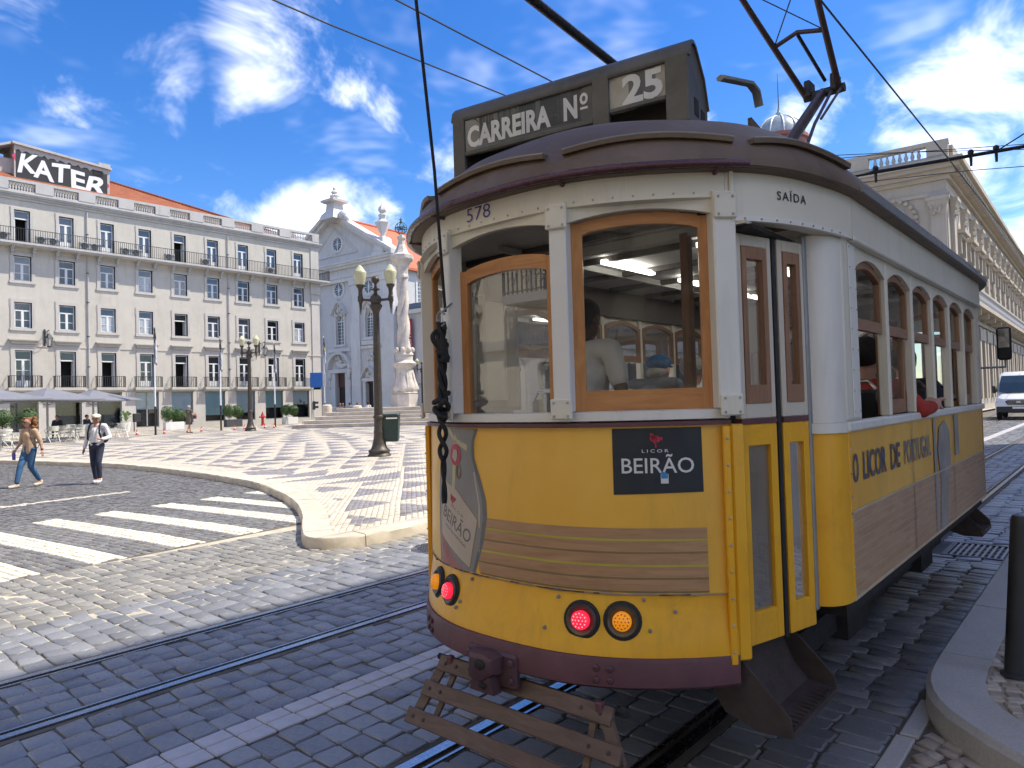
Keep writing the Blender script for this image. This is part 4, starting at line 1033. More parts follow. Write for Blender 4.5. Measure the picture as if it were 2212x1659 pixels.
# ---------------------------------------------------------------- museum annex beside the church with banners
AN = empty('museum_annex', (-50, 66, 0), CA); tag(AN, 'low grey stone annex with hanging banners joined to the church side', 'building')
ah = [(-16.8, -14.4, 7.6, 14.2)]
q = MB(); wall_holes(q, CX1+.03, -2.0, 0, 14.6, ah, .8, .3); q.poly([(-2, .8, 0), (-2, 12, 0), (-2, 12, 14.6), (-2, .8, 14.6)]); q.poly([(CX1+.03, .8, 14.6), (-2, .8, 14.6), (-2, 12, 14.6), (CX1+.03, 12, 14.6)]); q.build('wall', 'church_stone', AN)
q = MB(); q.box(CX1+.05, -1.6, .2, .8, 14.3, 14.9); q.build('cornice', 'church_trim', AN)
plain('lead_roof', (.13, .15, .17), .5, metal=.2); q = MB(); q.extrude([(CX1+.05, .1, 14.95), (-1.5, .1, 14.95), (-1.5, .3, 15.7), (CX1+.05, .3, 15.7)], (0, 11, 0)); q.build('roof', 'lead_roof', AN)
for x0, x1 in ((-27.3, -25.8), (-22.6, -21.2), (-20.6, -18.8), (-18.2, -17.0), (-13.8, -12.5)): MB().box(x0, x1, .45, .8, .0, 14.3).build('pier', 'church_trim', AN)
w = MB(); w.box(-17.0, -16.8, .6, .8, 7.4, 14.3); w.box(-14.4, -14.2, .6, .8, 7.4, 14.3); w.box(-15.65, -15.55, .9, 1.0, 7.6, 14.2); w = w.build('window', 'iron_dark', AN); MB().poly([(-16.8, 1.0, 7.6), (-14.4, 1.0, 7.6), (-14.4, 1.0, 14.2), (-16.8, 1.0, 14.2)]).build('pane', 'pane_green', w)
plain('banner_red', (.38, .012, .035), .7, var=.12, scale=1.5); plain('banner_blue', (.022, .035, .06), .6, var=.15, scale=1.5); plain('banner_black', (.018, .018, .02), .6, var=.15)
# banners hang from the wall
def banner(nm, x0, x1, z0, z1, mt, lab, txt=None, tc_='paint_white', tsz=1.0, y=.30):
    b = MB(); n = 10
    b.loft([[(x0, y+.025*math.sin(k*1.1), z0+(z1-z0)*k/n), (x1, y+.03*math.sin(k*1.3+1), z0+(z1-z0)*k/n), (x1, y+.03+.03*math.sin(k*1.3+1), z0+(z1-z0)*k/n), (x0, y+.03+.025*math.sin(k*1.1), z0+(z1-z0)*k/n)] for k in range(n+1)], True, True)
    o = b.build(nm, mt); o.location = (-50, 66, 0); o.rotation_euler = (0, 0, CA); tag(o, lab, 'banner', 'banners on the museum annex')
    if txt:
        V, F = text_polys(txt, tsz, .01); V = fit(V, None, tsz*.8); m = MB(); m.add([((x0+x1)/2-v, y-.04, (z0+z1)/2+u) for u, v, _ in V], F); m.build('lettering', tc_, o)
banner('hanging_banner', -25.55, -24.4, 2.6, 13.6, 'banner_red', 'tall red banner with pale lettering hanging beside the stone column', 'DINHEIRO 2017', 'curtain', 1.0)
banner('hanging_banner', -22.55, -21.25, 4.0, 13.9, 'banner_blue', 'tall dark blue banner hanging on the museum pier behind the stone column', y=.36)
banner('hanging_banner', -20.4, -19.0, 2.4, 9.0, 'banner_black', 'black banner with vertical white date lettering on the museum annex', '4 mayo 1575', 'paint_white', 1.0)
# ---------------------------------------------------------------- palace at the end of the street (square front and sunlit street front)
PA = R(4); PB = empty('palace', (-7.6, 48.8, 0), 0); tag(PB, 'ornate pale stone palace with roof balustrade and pilasters at the street corner', 'building')
TL = Matrix.Rotation(PA, 4, 'Z')                                   # front to the square: local X to the left is negative
TR = Matrix.Rotation(R(90)+R(1), 4, 'Z')                            # street front: local X runs up the street, -Y faces the street
PLEN, RLEN = 36.0, 62.0
def arched(m, cx, w, z0, z1, y, depth, mi=0, n=12):
    """arched recess trimmed into a square opening: corner pieces"""
    zs = z1-w/2; pts = [(cx+w/2*math.cos(math.pi*k/n), zs+w/2*math.sin(math.pi*k/n)) for k in range(n+1)]
    m.extrude([(x, y, z) for x, z in pts]+[(cx-w/2, y, z1+.001), (cx+w/2, y, z1+.001)], (0, depth, 0), mi)
hl = [(-s_-1.15, -s_+1.15, .2, 5.4) for s_ in (4.3, 8.6, 12.6, 16.6, 20.6, 24.6, 28.8, 33)]
h2 = [(-s_-.7, -s_+.7, 7.6, 10.6) for s_ in (4.3, 8.6, 12.6, 16.6, 20.6, 24.6, 28.8, 33)]
m = MB(TL); wall_holes(m, -PLEN, 0, 0, 14.5, hl+h2, 0, .5)
for h in hl: arched(m, (h[0]+h[1])/2, 2.3, h[2], h[3], .002, .3)
m.build('wall', 'palace_stone', PB)
MB(TL).poly([(-PLEN, 1.6, 0), (-.5, 1.6, 0), (-.5, 1.6, 12), (-PLEN, 1.6, 12)]).build('interior', 'shop_dark', PB)
rc = [3.2+3.9*i for i in range(15)]
hr = [(c-.85, c+.85, .3, 4.6) for c in rc]+[(c-.7, c+.7, 7.7, 10.7) for c in rc]
m = MB(TR); wall_holes(m, 0.0, RLEN, 0, 14.5, hr, 0, .45); m.build('wall', 'palace_stone', PB)
MB(TR).poly([(.5, 1.2, 0), (RLEN, 1.2, 0), (RLEN, 1.2, 12), (.5, 1.2, 12)]).build('interior', 'shop_dark', PB)
for nm, T, a, b in (('cornice', TL, -PLEN, .0), ('cornice', TR, 0.0, RLEN)):
    q = MB(T)
    for z0, z1, d in ((13.3, 13.5, .14), (14.2, 14.45, .2), (14.45, 14.75, .45), (14.75, 14.98, .75), (14.98, 15.3, .95), (6.1, 6.35, .2), (.0, .9, .12)): q.box(a-(d if T is TL else -.02), b+(d-.01 if T is TL else .0), -d, 0, z0, z1)
    q.build(nm, 'palace_stone', PB)
dent = None
for k in range(68):                                                   # bracket blocks under the street cornice
    if dent is None: q = MB(TR); q.box(0, .42, -.72, -.2, 14.46, 14.74); dent = q.build('cornice_block', 'palace_stone', PB); o = dent
    else: o = dent.copy(); col.objects.link(o)
    o.location = TR @ Vector((.4+k*.9, 0, 0))
# roof balustrade on the square front
q = MB(TL); q.box(-PLEN, .2, -.6, -.2, 15.3, 15.55); q.box(-PLEN, .25, -.65, -.15, 16.2, 16.45)
for c in (-.35, -4.6, -8.6, -12.6, -16.6, -20.6, -24.6): q.box(c-.55, c+.55, -.66, -.14, 15.55, 16.21)
pbal = q.build('balustrade', 'palace_stone', PB)
for c in (-2.5, -6.6, -10.6, -14.6, -18.6):
    for k in range(8):
        o = bpy.data.objects.new('baluster', bme); col.objects.link(o); o.parent = pbal; o.location = TL @ Vector((c-1.2+k*.34, -.4, 15.55)); o.scale = (1.5, 1.5, 1)
q = MB(TR); q.box(.0, RLEN, -.4, -.1, 15.3, 16.2); q.build('parapet', 'palace_stone', PB)
m = MB(); m.poly([tuple(TL @ Vector((-PLEN, .3, 15.28))), tuple(TL @ Vector((0, .3, 15.28))), tuple(TR @ Vector((RLEN, .4, 15.28))), (-40, 60, 15.28)]); m.build('roof', 'lead_roof', PB)
# pilasters with leafy capitals
def pilaster(T, c, w=.9, z0=6.4, z1=13.3):
    q = MB(T); q.box(c-w/2, c+w/2, -.22, 0, z0, z1); q.box(c-w/2-.1, c+w/2+.1, -.3, 0, z0, z0+.5); o = q.build('pilaster', 'palace_stone', PB)
    q = MB(T); rg = random.Random(3)
    q.loft([[(c+sx*(w/2+e), -.24-(e if sy < 0 else -.2), z) for sx, sy in ((-1, -1), (1, -1), (1, 1), (-1, 1))] for e, z in ((0, 12.1), (.04, 12.5), (.16, 12.95), (.22, 13.0), (.22, 13.2))], True, True)
    for k in range(10): q.sphere((c+rg.uniform(-.5, .5)*w, -.3, 12.2+.07*k), (.12, .12, .12), 6, 4)
    q.build('capital', 'palace_stone', o)
for c in (-.46, -6.4): pilaster(TL, c, .8)
for c in rc: pilaster(TR, c-1.95+.0, .85)
def oval(T, cx, cz, rx, rz, y=0.0, garland=True):
    ring = lambda k_, yy: [(cx+rx*k_*math.cos(a), yy, cz+rz*k_*math.sin(a)) for a in [2*math.pi*k/22 for k in range(22)]]
    m = MB(T); m.loft([ring(1.42, y), ring(1.38, y-.14), ring(1.1, y-.18), ring(1.0, y-.03)], True, False); w = m.build('round_window', 'palace_stone', PB, 40)
    MB(T).poly(ring(1.02, y-.02)).build('pane', 'pane_dark', w)
    f = MB(T); f.box(cx-.07, cx+.07, y-.09, y-.03, cz-rz, cz+rz); f.tube(ring(.96, y-.06), .07, 5, True); f.build('frame', 'window_white', w)
    if garland:
        g = MB(T)
        for k in range(17):
            a = math.pi*(-.25+1.25*k/16)-.1; g.sphere((cx+rx*1.95*math.cos(a), y-.1, cz+rz*1.75*math.sin(a)), .16, 7, 5)
        g.build('garland', 'palace_stone', w, 60)
oval(TL, -3.2, 12.05, .8, .8); oval(TL, -10.6, 12.05, .8, .8, 0, False); oval(TL, -16.6, 12.05, .8, .8, 0, False)
wm = None
for c in rc:
    oval(TR, c, 12.6, .55, .8, 0, False)
    q = MB(TR); q.box(c-1.15, c+1.15, -.6, 0, 11.25, 11.5); q.box(c-1.0, c+1.0, -.42, 0, 11.0, 11.249)
    for s_ in (-.9, .9): q.box(c+s_-.14, c+s_+.14, -.36, 0, 10.0, 10.999); q.box(c+s_-.11, c+s_+.11, -.22, 0, 9.4, 9.999)
    w = q.build('window_hood', 'palace_stone', PB)
    f = MB(TR); f.box(c-.7, c-.6, .12, .2, 7.7, 10.7); f.box(c+.6, c+.7, .12, .2, 7.7, 10.7); f.box(c-.06, c+.06, .12, .2, 7.7, 10.7); f.box(c-.6, c-.06, .12, .2, 9.7, 9.82); f.box(c+.06, c+.6, .12, .2, 9.7, 9.82)
    w = f.build('window', 'window_white', PB); MB(TR).poly([(c-.7, .17, 7.7), (c+.7, .17, 7.7), (c+.7, .17, 10.7), (c-.7, .17, 10.7)]).build('pane', 'pane_sky', w)
    q = MB(TR); q.box(c-1.5, c-.85, -.3, 0, .9, 5.9); q.box(c+.85, c+1.5, -.3, 0, .9, 5.9); q.box(c-1.5, c+1.5, -.34, 0, 5.0, 5.8); q.build('arcade_pier', 'palace_stone', PB)
q = MB(TR); q.box(.3, RLEN, -1.1, 0, 6.75, 7.0); q.box(.3, RLEN, -1.05, -.9, 7.75, 7.9); pb2 = q.build('balcony', 'palace_stone', PB)
for k in range(110):
    o = bpy.data.objects.new('baluster', bme); col.objects.link(o); o.parent = pb2; o.location = TR @ Vector((.6+k*.42, -.97, 7.0)); o.scale = (1.2, 1.2, 1.15)
for k in range(15): MB(TR).box(1.0+k*3.9, 1.4+k*3.9, -.9, 0, 6.36, 6.75).build('corbel', 'palace_stone', pb2)
# arched openings and balcony of the square front, seen through the tram
for h, g_ in zip(hl, h2):
    c = (h[0]+h[1])/2; zs = h[3]-1.15
    q = MB(TL); q.loft([[(c+r_*math.cos(a), y, zs+r_*math.sin(a)) for r_, y in ((1.15, -.02), (1.22, -.22), (1.55, -.22), (1.6, 0))] for a in [math.pi*k/14 for k in range(15)]], True, True)
    for s_ in (-1, 1): q.box(c+s_*1.38-.24, c+s_*1.38+.24, -.24, 0, .9, zs)
    w = q.build('doorway', 'palace_stone', PB)
    MB(TL).box(c-1.15, c+1.15, .28, .34, .2, zs-.05).build('door_leaf', 'reveal_dark', w)
    f = MB(TL); f.box(c-1.15, c+1.15, .22, .32, zs-.06, zs+.06)
    for k in range(1, 8): a = math.pi*k/8; f.tube([(c, .26, zs), (c+1.12*math.cos(a), .26, zs+1.12*math.sin(a))], .03, 4)
    f.tube([(c+.55*math.cos(a), .26, zs+.55*math.sin(a)) for a in [math.pi*k/8 for k in range(9)]], .03, 4); f.build('fanlight', 'rail_black', w)
    MB(TL).poly([(c-1.15, .3, zs), (c+1.15, .3, zs), (c+1.15, .3, h[3]), (c-1.15, .3, h[3])]).build('pane', 'pane_dark', w)
    f = MB(TL); cc = (g_[0]+g_[1])/2; f.box(cc-.7, cc-.6, .1, .2, 7.6, 10.6); f.box(cc+.6, cc+.7, .1, .2, 7.6, 10.6); f.box(cc-.05, cc+.05, .1, .2, 7.6, 10.6); f.box(cc-.6, cc+.6, .11, .19, 9.5, 9.6); w = f.build('window', 'window_white', PB); MB(TL).poly([(cc-.7, .16, 7.6), (cc+.7, .16, 7.6), (cc+.7, .16, 10.6), (cc-.7, .16, 10.6)]).build('pane', 'pane_sky', w)
q = MB(TL); q.box(-34, -6, -1.2, 0, 6.4, 6.7); q.box(-34, -6, -1.15, -.95, 7.35, 7.5); pb3 = q.build('balcony', 'palace_stone', PB)
for k in range(66):
    o = bpy.data.objects.new('baluster', bme); col.objects.link(o); o.parent = pb3; o.location = TL @ Vector((-33.8+k*.42, -1.05, 6.7)); o.scale = (1.2, 1.2, 1.0)
# cupola on the palace roof
plain('dome_glass', (.34, .38, .38), .3, metal=.2, var=.15); plain('dome_red', (.35, .12, .09), .7)
cq = MB(); cq.lathe([(2.3, 15.2), (2.3, 24.3), (2.5, 24.4), (2.5, 24.7)], (-15.2, 15.4, 0), 16); cu = cq.build('cupola', 'dome_red', PB, 30)
cq = MB(); cq.lathe([(2.2*math.cos(R(90)*k/8), 24.7+2.1*math.sin(R(90)*k/8)) for k in range(8)]+[(.3, 26.8), (.3, 27.1), (.12, 27.3), (.1, 27.6)], (-15.2, 15.4, 0), 16); cq.build('dome', 'dome_glass', cu, 50)
for k in range(12):
    a = 2*math.pi*k/12; MB().tube([(-15.2+2.24*math.cos(R(90)*j/8)*math.cos(a), 15.4+2.24*math.cos(R(90)*j/8)*math.sin(a), 24.7+2.14*math.sin(R(90)*j/8)) for j in range(8)], .06, 4).build('dome_rib', 'window_white', cu)
MB().tube([(-15.2, 15.4, 27.5), (-15.2, 15.4, 30.8)], [.05, .015], 6).build('mast', 'rail_black', cu)

# ---------------------------------------------------------------- street wall beyond the palace and houses out of the frame whose shade and reflection reach the tram
def plain_house(nm, loc, rz, length, height, floors, bays, lab, wallm, depth=12, balc=True, endw=True):
    e = empty(nm, loc, rz); tag(e, lab, 'building'); holes = []; st = length/bays; fh = (height-1.2)/floors
    for b in range(bays):
        c = st*(b+.5)
        for f in range(floors):
            z0 = f*fh+(.4 if f == 0 else .9); holes.append((c-.6, c+.6, z0, f*fh+fh-.7))
    m = MB(); wall_holes(m, 0, length, 0, height, holes, 0, .3)
    m.poly([(0, 0, 0), (0, depth, 0), (0, depth, height), (0, 0, height)]); m.poly([(length, 0, 0), (length, depth, 0), (length, depth, height), (length, 0, height)]); m.poly([(0, depth, 0), (length, depth, 0), (length, depth, height), (0, depth, height)]); m.poly([(0, 0, height), (length, 0, height), (length, depth, height), (0, depth, height)])
    m.build('wall', wallm, e); MB().poly([(0, .9, 0), (length, .9, 0), (length, .9, height), (0, .9, height)]).build('room', 'room_dark', e)
    q = MB(); q.box(-.3, length+.3, -.45, .2, height-.35, height+.1); q.box(0, length, -.12, 0, fh-.35, fh-.1); q.build('cornice', 'stone_trim', e)
    us = set(); ks = {}
    for i, h in enumerate(holes):
        key = round(h[3]-h[2], 3)
        if key not in ks: ks[key] = sash_window(1.2, h[3]-h[2], 'french' if key > 2.4 else 'sash', 'pane_sky', .12)
        place(ks[key], e, ((h[0]+h[1])/2, 0, h[2]), us)
    if balc:
        b0 = None
        for b in range(bays):
            for f in (1, 2):
                if b0 is None:
                    q = MB(); q.box(-1.1, 1.1, -.7, 0, -.2, 0); o = b0 = q.build('balcony', 'stone_trim', e); q = MB(); iron_rail(q, -1.05, 1.05, 0, -.65, 0, 1.0, .14, .014)
                    for k in range(5):
                        for s_ in (-1, 1): q.tube([(-.84+k*.42+s_*.05+.09*math.cos(a), -.65, .5+s_*.18+.09*math.sin(a)) for a in [.5*j for j in range(11)]], .012, 4)
                    q.build('railing', 'rail_black', o)
                else: o = copy_tree(b0, e)
                o.location = (st*(b+.5), 0, f*fh+.85)
    return e
plain_house('street_house', (2.0, 5.6, 0), R(-90)+R(180), 1, 1, 1, 1, '', 'plaster_cream') if False else None
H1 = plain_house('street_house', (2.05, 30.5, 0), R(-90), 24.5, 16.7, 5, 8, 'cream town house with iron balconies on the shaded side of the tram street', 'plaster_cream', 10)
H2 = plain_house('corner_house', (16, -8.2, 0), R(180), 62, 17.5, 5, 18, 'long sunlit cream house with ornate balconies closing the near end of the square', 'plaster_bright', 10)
H3 = plain_house('street_house', (2.0, -4.6, 0), R(-90)+R(0), 8.6, 16.0, 4, 3, 'narrow ochre corner house on the side street behind the kerb', 'ochre_wall', 9) if False else None
# far end of the street
H4 = plain_house('street_house', (-12, 118, 0), R(-8), 26, 17, 4, 7, 'pale house closing the far end of the tram street', 'church_stone', 10, False)

# ---------------------------------------------------------------- overhead line
plain('wire_black', (.02, .02, .022), .5, var=.1)
def wire(nm, pts, r, lab, cat='overhead wire', group='overhead tram wires'):
    m = MB(); m.tube(pts, r, 6); o = m.build(nm, 'wire_black'); tag(o, lab, cat, group); return o
wire('contact_wire', [(-5.95, -6, 5.42), (-5.75, 4, 5.4), (-5.55, 7, 5.4), (-5.3, 25, 5.4), (-6.5, 60, 5.4)], .009, 'thin overhead wire on the square side of the empty track')
wire('contact_wire', [(-4.99, -6, 5.42), (-4.95, 6, 5.4), (-4.9, 25, 5.4), (-6.2, 60, 5.4)], .009, 'thin overhead wire above the middle of the empty track')
wire('contact_wire', [(-2.08, -6, 5.45), (-2.08, 6, 5.44), (-2.03, 13, 5.4), (-2.05, 25, 5.4), (-3.3, 60, 5.4)], .010, 'overhead contact wire above the yellow tram')
ba = empty('bracket_arm', (0, 0, 0)); tag(ba, 'dark horizontal span arm carrying insulators across the tram street', 'bracket arm')
def lerp(a, b, t): return tuple(a[i]+(b[i]-a[i])*t for i in range(3))
A_, B_ = (2.03, 17.6, 6.36), (-6.2, 10.4, 4.79)
MB().tube([A_, B_], .032, 8).build('arm', 'iron_dark', ba)
for t_ in (.43, .62, .47):
    p = lerp(A_, B_, t_); MB().tube([(p[0], p[1], p[2]+.09), (p[0], p[1], p[2]-.18)], [.03, .02], 8).build('clamp', 'iron_dark', ba); MB().sphere((p[0], p[1], p[2]+.06), .05, 8, 6).build('insulator', 'iron_dark', ba)
wire('stay_wire', [(2.03, 20.5, 6.75), (-3.6, 15.3, 6.35), (-6.0, 13.1, 6.1)], .008, 'upper of two thin stay wires crossing before the palace balustrade')
wire('stay_wire', [(2.03, 20.2, 6.35), (-3.2, 15.7, 6.4), (-6.2, 13.2, 6.37)], .008, 'lower of two thin stay wires crossing before the palace balustrade')
wire('stay_wire', [(2.03, 20, 6.2), (-2.2, 16.6, 6.0), (-5.4, 14.1, 5.73)], .008, 'thin stay wire running just below the dark span arm')
wire('stay_wire', [(2.03, 19, 7.6), (-1.0, 15.0, 6.1), lerp(A_, B_, .43)], .012, 'short diagonal stay holding the dark span arm')
# lantern on the shaded house
l2 = copy_tree(l0); l2.location = (.86, 9.75, 6.62); l2.rotation_euler = (0, 0, R(-90)); l2.scale = (1.25, 1.25, 1.25); MB().tube([(0, .02, .75), (0, -.0, .76)], .02, 6).build('bracket_root', 'rail_black', l2); m = MB(); m.tube([(0, 0, .75), (0, .95, .70)], .03, 6); m.tube([(0, 0, -.2), (0, .95, -.3)], .025, 6); m.build('bracket_root', 'rail_black', l2); tag(l2, 'street lantern hanging over the pavement on a long bracket', 'lantern')
del l2['group']

# ---------------------------------------------------------------- bollard on the pavement
plain('bollard_black', (.03, .032, .035), .5, var=.15, bump=.05)
bl = empty('bollard', (-.50, 4.53, Z_RP)); bl.rotation_euler = (R(-1.5), R(4), 0); tag(bl, 'plain dark steel bollard on the stone pavement beside the tram', 'bollard')
MB().lathe([(.045, 0), (.045, .80), (.043, .83), (.036, .845), (.0, .85)], n=20).build('post', 'bollard_black', bl, 40); MB().lathe([(.062, 0), (.062, .012), (.05, .02)], n=20).build('base_collar', 'bollard_black', bl, 40)
# ---------------------------------------------------------------- white van up the street
plain('van_white', (.72, .73, .74), .3, var=.03, coat=.6); plain('van_black', (.025, .026, .028), .45); plain('tyre', (.02, .02, .02), .85); plain('chrome', (.6, .6, .62), .15, metal=1.0)
plain('headlight', (.75, .75, .72), .1, spec=1.0); plain('glass_dark', (.03, .045, .05), .04, spec=1.0); plain('plate_white', (.7, .7, .68), .5)
VN = empty('delivery_van', (-4.05, 43.2, 0), R(2)); tag(VN, 'white high roof delivery van driving towards the tram', 'van')
W2 = 1.02
def vring(y, w, z0, z1, wt, r=.12):
    return [(-w, y, z0), (w, y, z0), (w+.02, y, z0+.5), (w, y, z1*.55), (wt+r*.4, y, z1-.35), (wt-.02, y, z1-.1), (wt-r*1.6, y, z1), (-wt+r*1.6, y, z1), (-wt+.02, y, z1-.1), (-wt-r*.4, y, z1-.35), (-w, y, z1*.55), (-w-.02, y, z0+.5)]
rings = [vring(0, .86, .42, .98, .80), vring(.05, .95, .36, 1.06, .86), vring(.35, 1.0, .34, 1.18, .9), vring(.85, W2, .34, 1.34, .92), vring(1.3, W2, .34, 1.85, .90), vring(1.75, W2, .34, 2.32, .88), vring(2.1, W2, .34, 2.46, .88), vring(5.4, W2, .34, 2.48, .88), vring(5.55, .98, .4, 2.4, .85)]
MB().loft(rings, True, True).build('body', 'van_white', VN, 35)
ws = MB().loft([[(-.86, .84, 1.36), (.86, .84, 1.36)], [(-.84, 1.24, 1.86), (.84, 1.24, 1.86)], [(-.78, 1.62, 2.22), (.78, 1.62, 2.22)]], False, False); o = ws.build('windscreen', 'glass_dark', VN); o.location = (0, -.05, .03)
for s_ in (-1, 1):
    MB().poly([(s_*1.035, 1.25, 1.4), (s_*1.035, 2.3, 1.4), (s_*.985, 2.2, 1.95), (s_*.985, 1.65, 1.95)]).build('side_window', 'glass_dark', VN)
    m = MB(); m.loft([[(s_*.60, -.012, .92), (s_*.92, .06, .95), (s_*.95, .12, 1.14), (s_*.66, .04, 1.06)], [(s_*.60, -.03, .92), (s_*.93, .03, .95), (s_*.96, .09, 1.14), (s_*.66, .01, 1.06)]], True, True); m.build('headlight', 'headlight', VN)
    mi_ = MB(); mi_.cbox(s_*1.1-.08, s_*1.1+.08, 1.1, 1.28, 1.35, 1.75, .04); mi_.box(s_*1.0, s_*1.1, 1.16, 1.2, 1.42, 1.46); mi_.build('wing_mirror', 'van_black', VN)
    for yy in (.95, 4.4):
        m = MB(); m.lathe([(.2, -.11), (.33, -.11), (.345, -.07), (.345, .07), (.33, .11), (.2, .11)], n=20); o = m.build('wheel', 'tyre', VN, 40); o.rotation_euler = (0, R(90), 0); o.location = (s_*.88, yy, .345)
        m = MB(); m.lathe([(.2, .0), (.19, .09*1), (.08, .1), (.0, .1)], n=14); r_ = m.build('rim', 'chrome', o, 40); r_.rotation_euler = (0, 0 if s_ > 0 else R(180), 0)
    MB().cbox(s_*.72-.09, s_*.72+.09, -.02, .02, .52, .62, .02).build('fog_lamp', 'headlight', VN)
m = MB(); m.cbox(-.94, .94, -.04, .3, .36, .68, .04); m.build('bumper', 'van_black', VN)
m = MB(); m.loft([[(x, -.022-.02*(1-abs(x)), z) for x, z in ((-.45, .76), (.45, .76), (.56, .92), (.46, 1.0), (-.46, 1.0), (-.56, .92))], [(x, .05, z) for x, z in ((-.45, .76), (.45, .76), (.56, .92), (.46, 1.0), (-.46, 1.0), (-.56, .92))]], True, True); gr = m.build('grille', 'van_black', VN)
for k in range(4): MB().box(-.47, .47, -.062, -.05, .79+k*.055, .802+k*.055).build('grille_bar', 'chrome', gr)
m = MB(); m.lathe([(.075, 0), (.07, .012), (.0, .014)], n=16); o = m.build('badge', 'chrome', gr, 40); o.rotation_euler = (R(90), 0, 0); o.scale = (1.5, .8, 1); o.location = (0, -.06, .90)
MB().box(-.26, .26, -.055, -.045, .56, .66).build('number_plate', 'plate_white', VN)
for s_ in (-1, 1): MB().tube([(s_*.1, .95, 1.36), (s_*.55, .80, 1.345)], .014, 5).build('wiper', 'van_black', VN)
# ================================================================ things on the square
ZS = Z_SQ
plain('column_stone', (.60, .54, .47), .75, var=.14, scale=2.5, bump=.3, bscale=25, dirt=.45, dirtc=(.30, .25, .2), dscale=1.5)
plain('step_stone', (.56, .50, .42), .8, var=.14, scale=2.0, bump=.25, bscale=20, dirt=.4, dirtc=(.28, .24, .19), dscale=1.2)
plain('lamp_iron', (.075, .062, .050), .5, metal=.35, var=.22, scale=10, bump=.12, bscale=40)
plain('bronze_green', (.07, .13, .13), .6, metal=.3, var=.3)
t = NT('lamp_globe'); t.set('Base Color', (.72, .70, .46, 1)); t.set('Roughness', .22); t.b.inputs['Transmission Weight'].default_value = .25; t.b.inputs['IOR'].default_value = 1.2
# ---- stepped platform and twisted column
PL = empty('stepped_platform', (-45.4, 38.5, 0), YAW); tag(PL, 'wide flight of pale stone steps carrying the twisted column', 'steps')
for k in range(5):
    h_ = 7.3-k*.66; z0 = ZS-.02 if k == 0 else ZS+k*.275; z1 = ZS+(k+1)*.275
    m = MB(); m.box(-h_+.06, h_-.06, -h_+.06, h_-.06, z0, z1-.07); m.cbox(-h_, h_, -h_, h_, z1-.07, z1, .02); m.build('step', 'step_stone', PL)
CO = empty('twisted_column', (-45.4, 38.5, ZS+1.375), YAW); tag(CO, 'tall carved stone column of three twisted strands topped by an armillary sphere', 'column')
m = MB(); m.lathe([(1.2, 0), (1.2, 1.0), (1.1, 1.02), (1.1, 1.08), (1.18, 1.12), (1.12, 1.2)], n=8, rot=R(22.5)); m.build('plinth', 'column_stone', CO)
m = MB(); m.lathe([(.98, 1.2), (1.08, 1.35), (1.1, 1.55), (1.0, 1.85), (.84, 2.3), (.74, 2.8), (.72, 3.15), (.8, 3.22), (.95, 3.4), (1.0, 3.6), (.82, 3.75), (.72, 3.85), (.72, 4.25), (.8, 4.3), (.74, 4.45), (.66, 4.6)], n=32, fn=lambda a, z: 1+.05*math.cos(8*a)*(1 if z < 3.1 else 0)); m.build('pedestal', 'column_stone', CO, 40)
m = MB()
for k in range(8):
    a = 2*math.pi*k/8; m.sphere((.98*math.cos(a), .98*math.sin(a), 1.45), (.2, .2, .22), 8, 6); m.sphere((.7*math.cos(a), .7*math.sin(a), 4.7), (.2, .2, .26), 8, 6)
for k in range(8):
    a = 2*math.pi*(k+.5)/8; m.tube([(1.02*math.cos(a), 1.02*math.sin(a), 1.6), (.9*math.cos(a), .9*math.sin(a), 2.1), (.76*math.cos(a), .76*math.sin(a), 2.8)], .06, 6)
m.build('carving', 'column_stone', CO, 60)
for s_ in range(3):
    m = MB(); P_ = []; rr_ = []
    for k in range(33):
        t_ = k/32; a = 2*math.pi*(s_/3+1.15*t_); rad = .26*(1-.16*t_)+.03*math.sin(t_*math.pi); P_.append((rad*math.cos(a), rad*math.sin(a), 4.5+7.2*t_)); rr_.append(.285*(1-.15*t_)+.02*math.sin(t_*9))
    m.tube(P_, rr_, 12); m.build('twisted_strand', 'column_stone', CO, 60)
m = MB(); m.lathe([(.5, 10.75), (.56, 10.8), (.54, 10.95), (.48, 11.1), (.52, 11.5), (.6, 11.85), (.75, 12.1), (.95, 12.25), (1.0, 12.35), (1.0, 12.65), (.8, 12.75), (.66, 12.85), (.52, 13.1), (.42, 13.4), (.32, 13.6), (.28, 14.0), (.38, 14.1), (.38, 14.25), (.2, 14.35), (.14, 14.5)], n=8, rot=R(22.5)); m.build('capital', 'column_stone', CO)
m = MB()
for rx, ry in ((0, 0), (90, 0), (90, 60), (90, 120), (23, 0)):
    M_ = Matrix.Rotation(R(ry), 4, 'Z') @ Matrix.Rotation(R(rx), 4, 'X'); m.tube([tuple(M_ @ Vector((.5*math.cos(a), .5*math.sin(a), 0))+Vector((0, 0, 15.0))) for a in [2*math.pi*k/24 for k in range(24)]], .035, 5, True)
m.sphere((0, 0, 15.0), .14, 8, 6); m.tube([(0, 0, 14.45), (0, 0, 15.9)], .03, 6); m.sphere((0, 0, 15.62), .09, 8, 6); m.box(-.14, .14, -.02, .02, 15.72, 15.77); m.build('armillary_sphere', 'bronze_green', CO, 60)

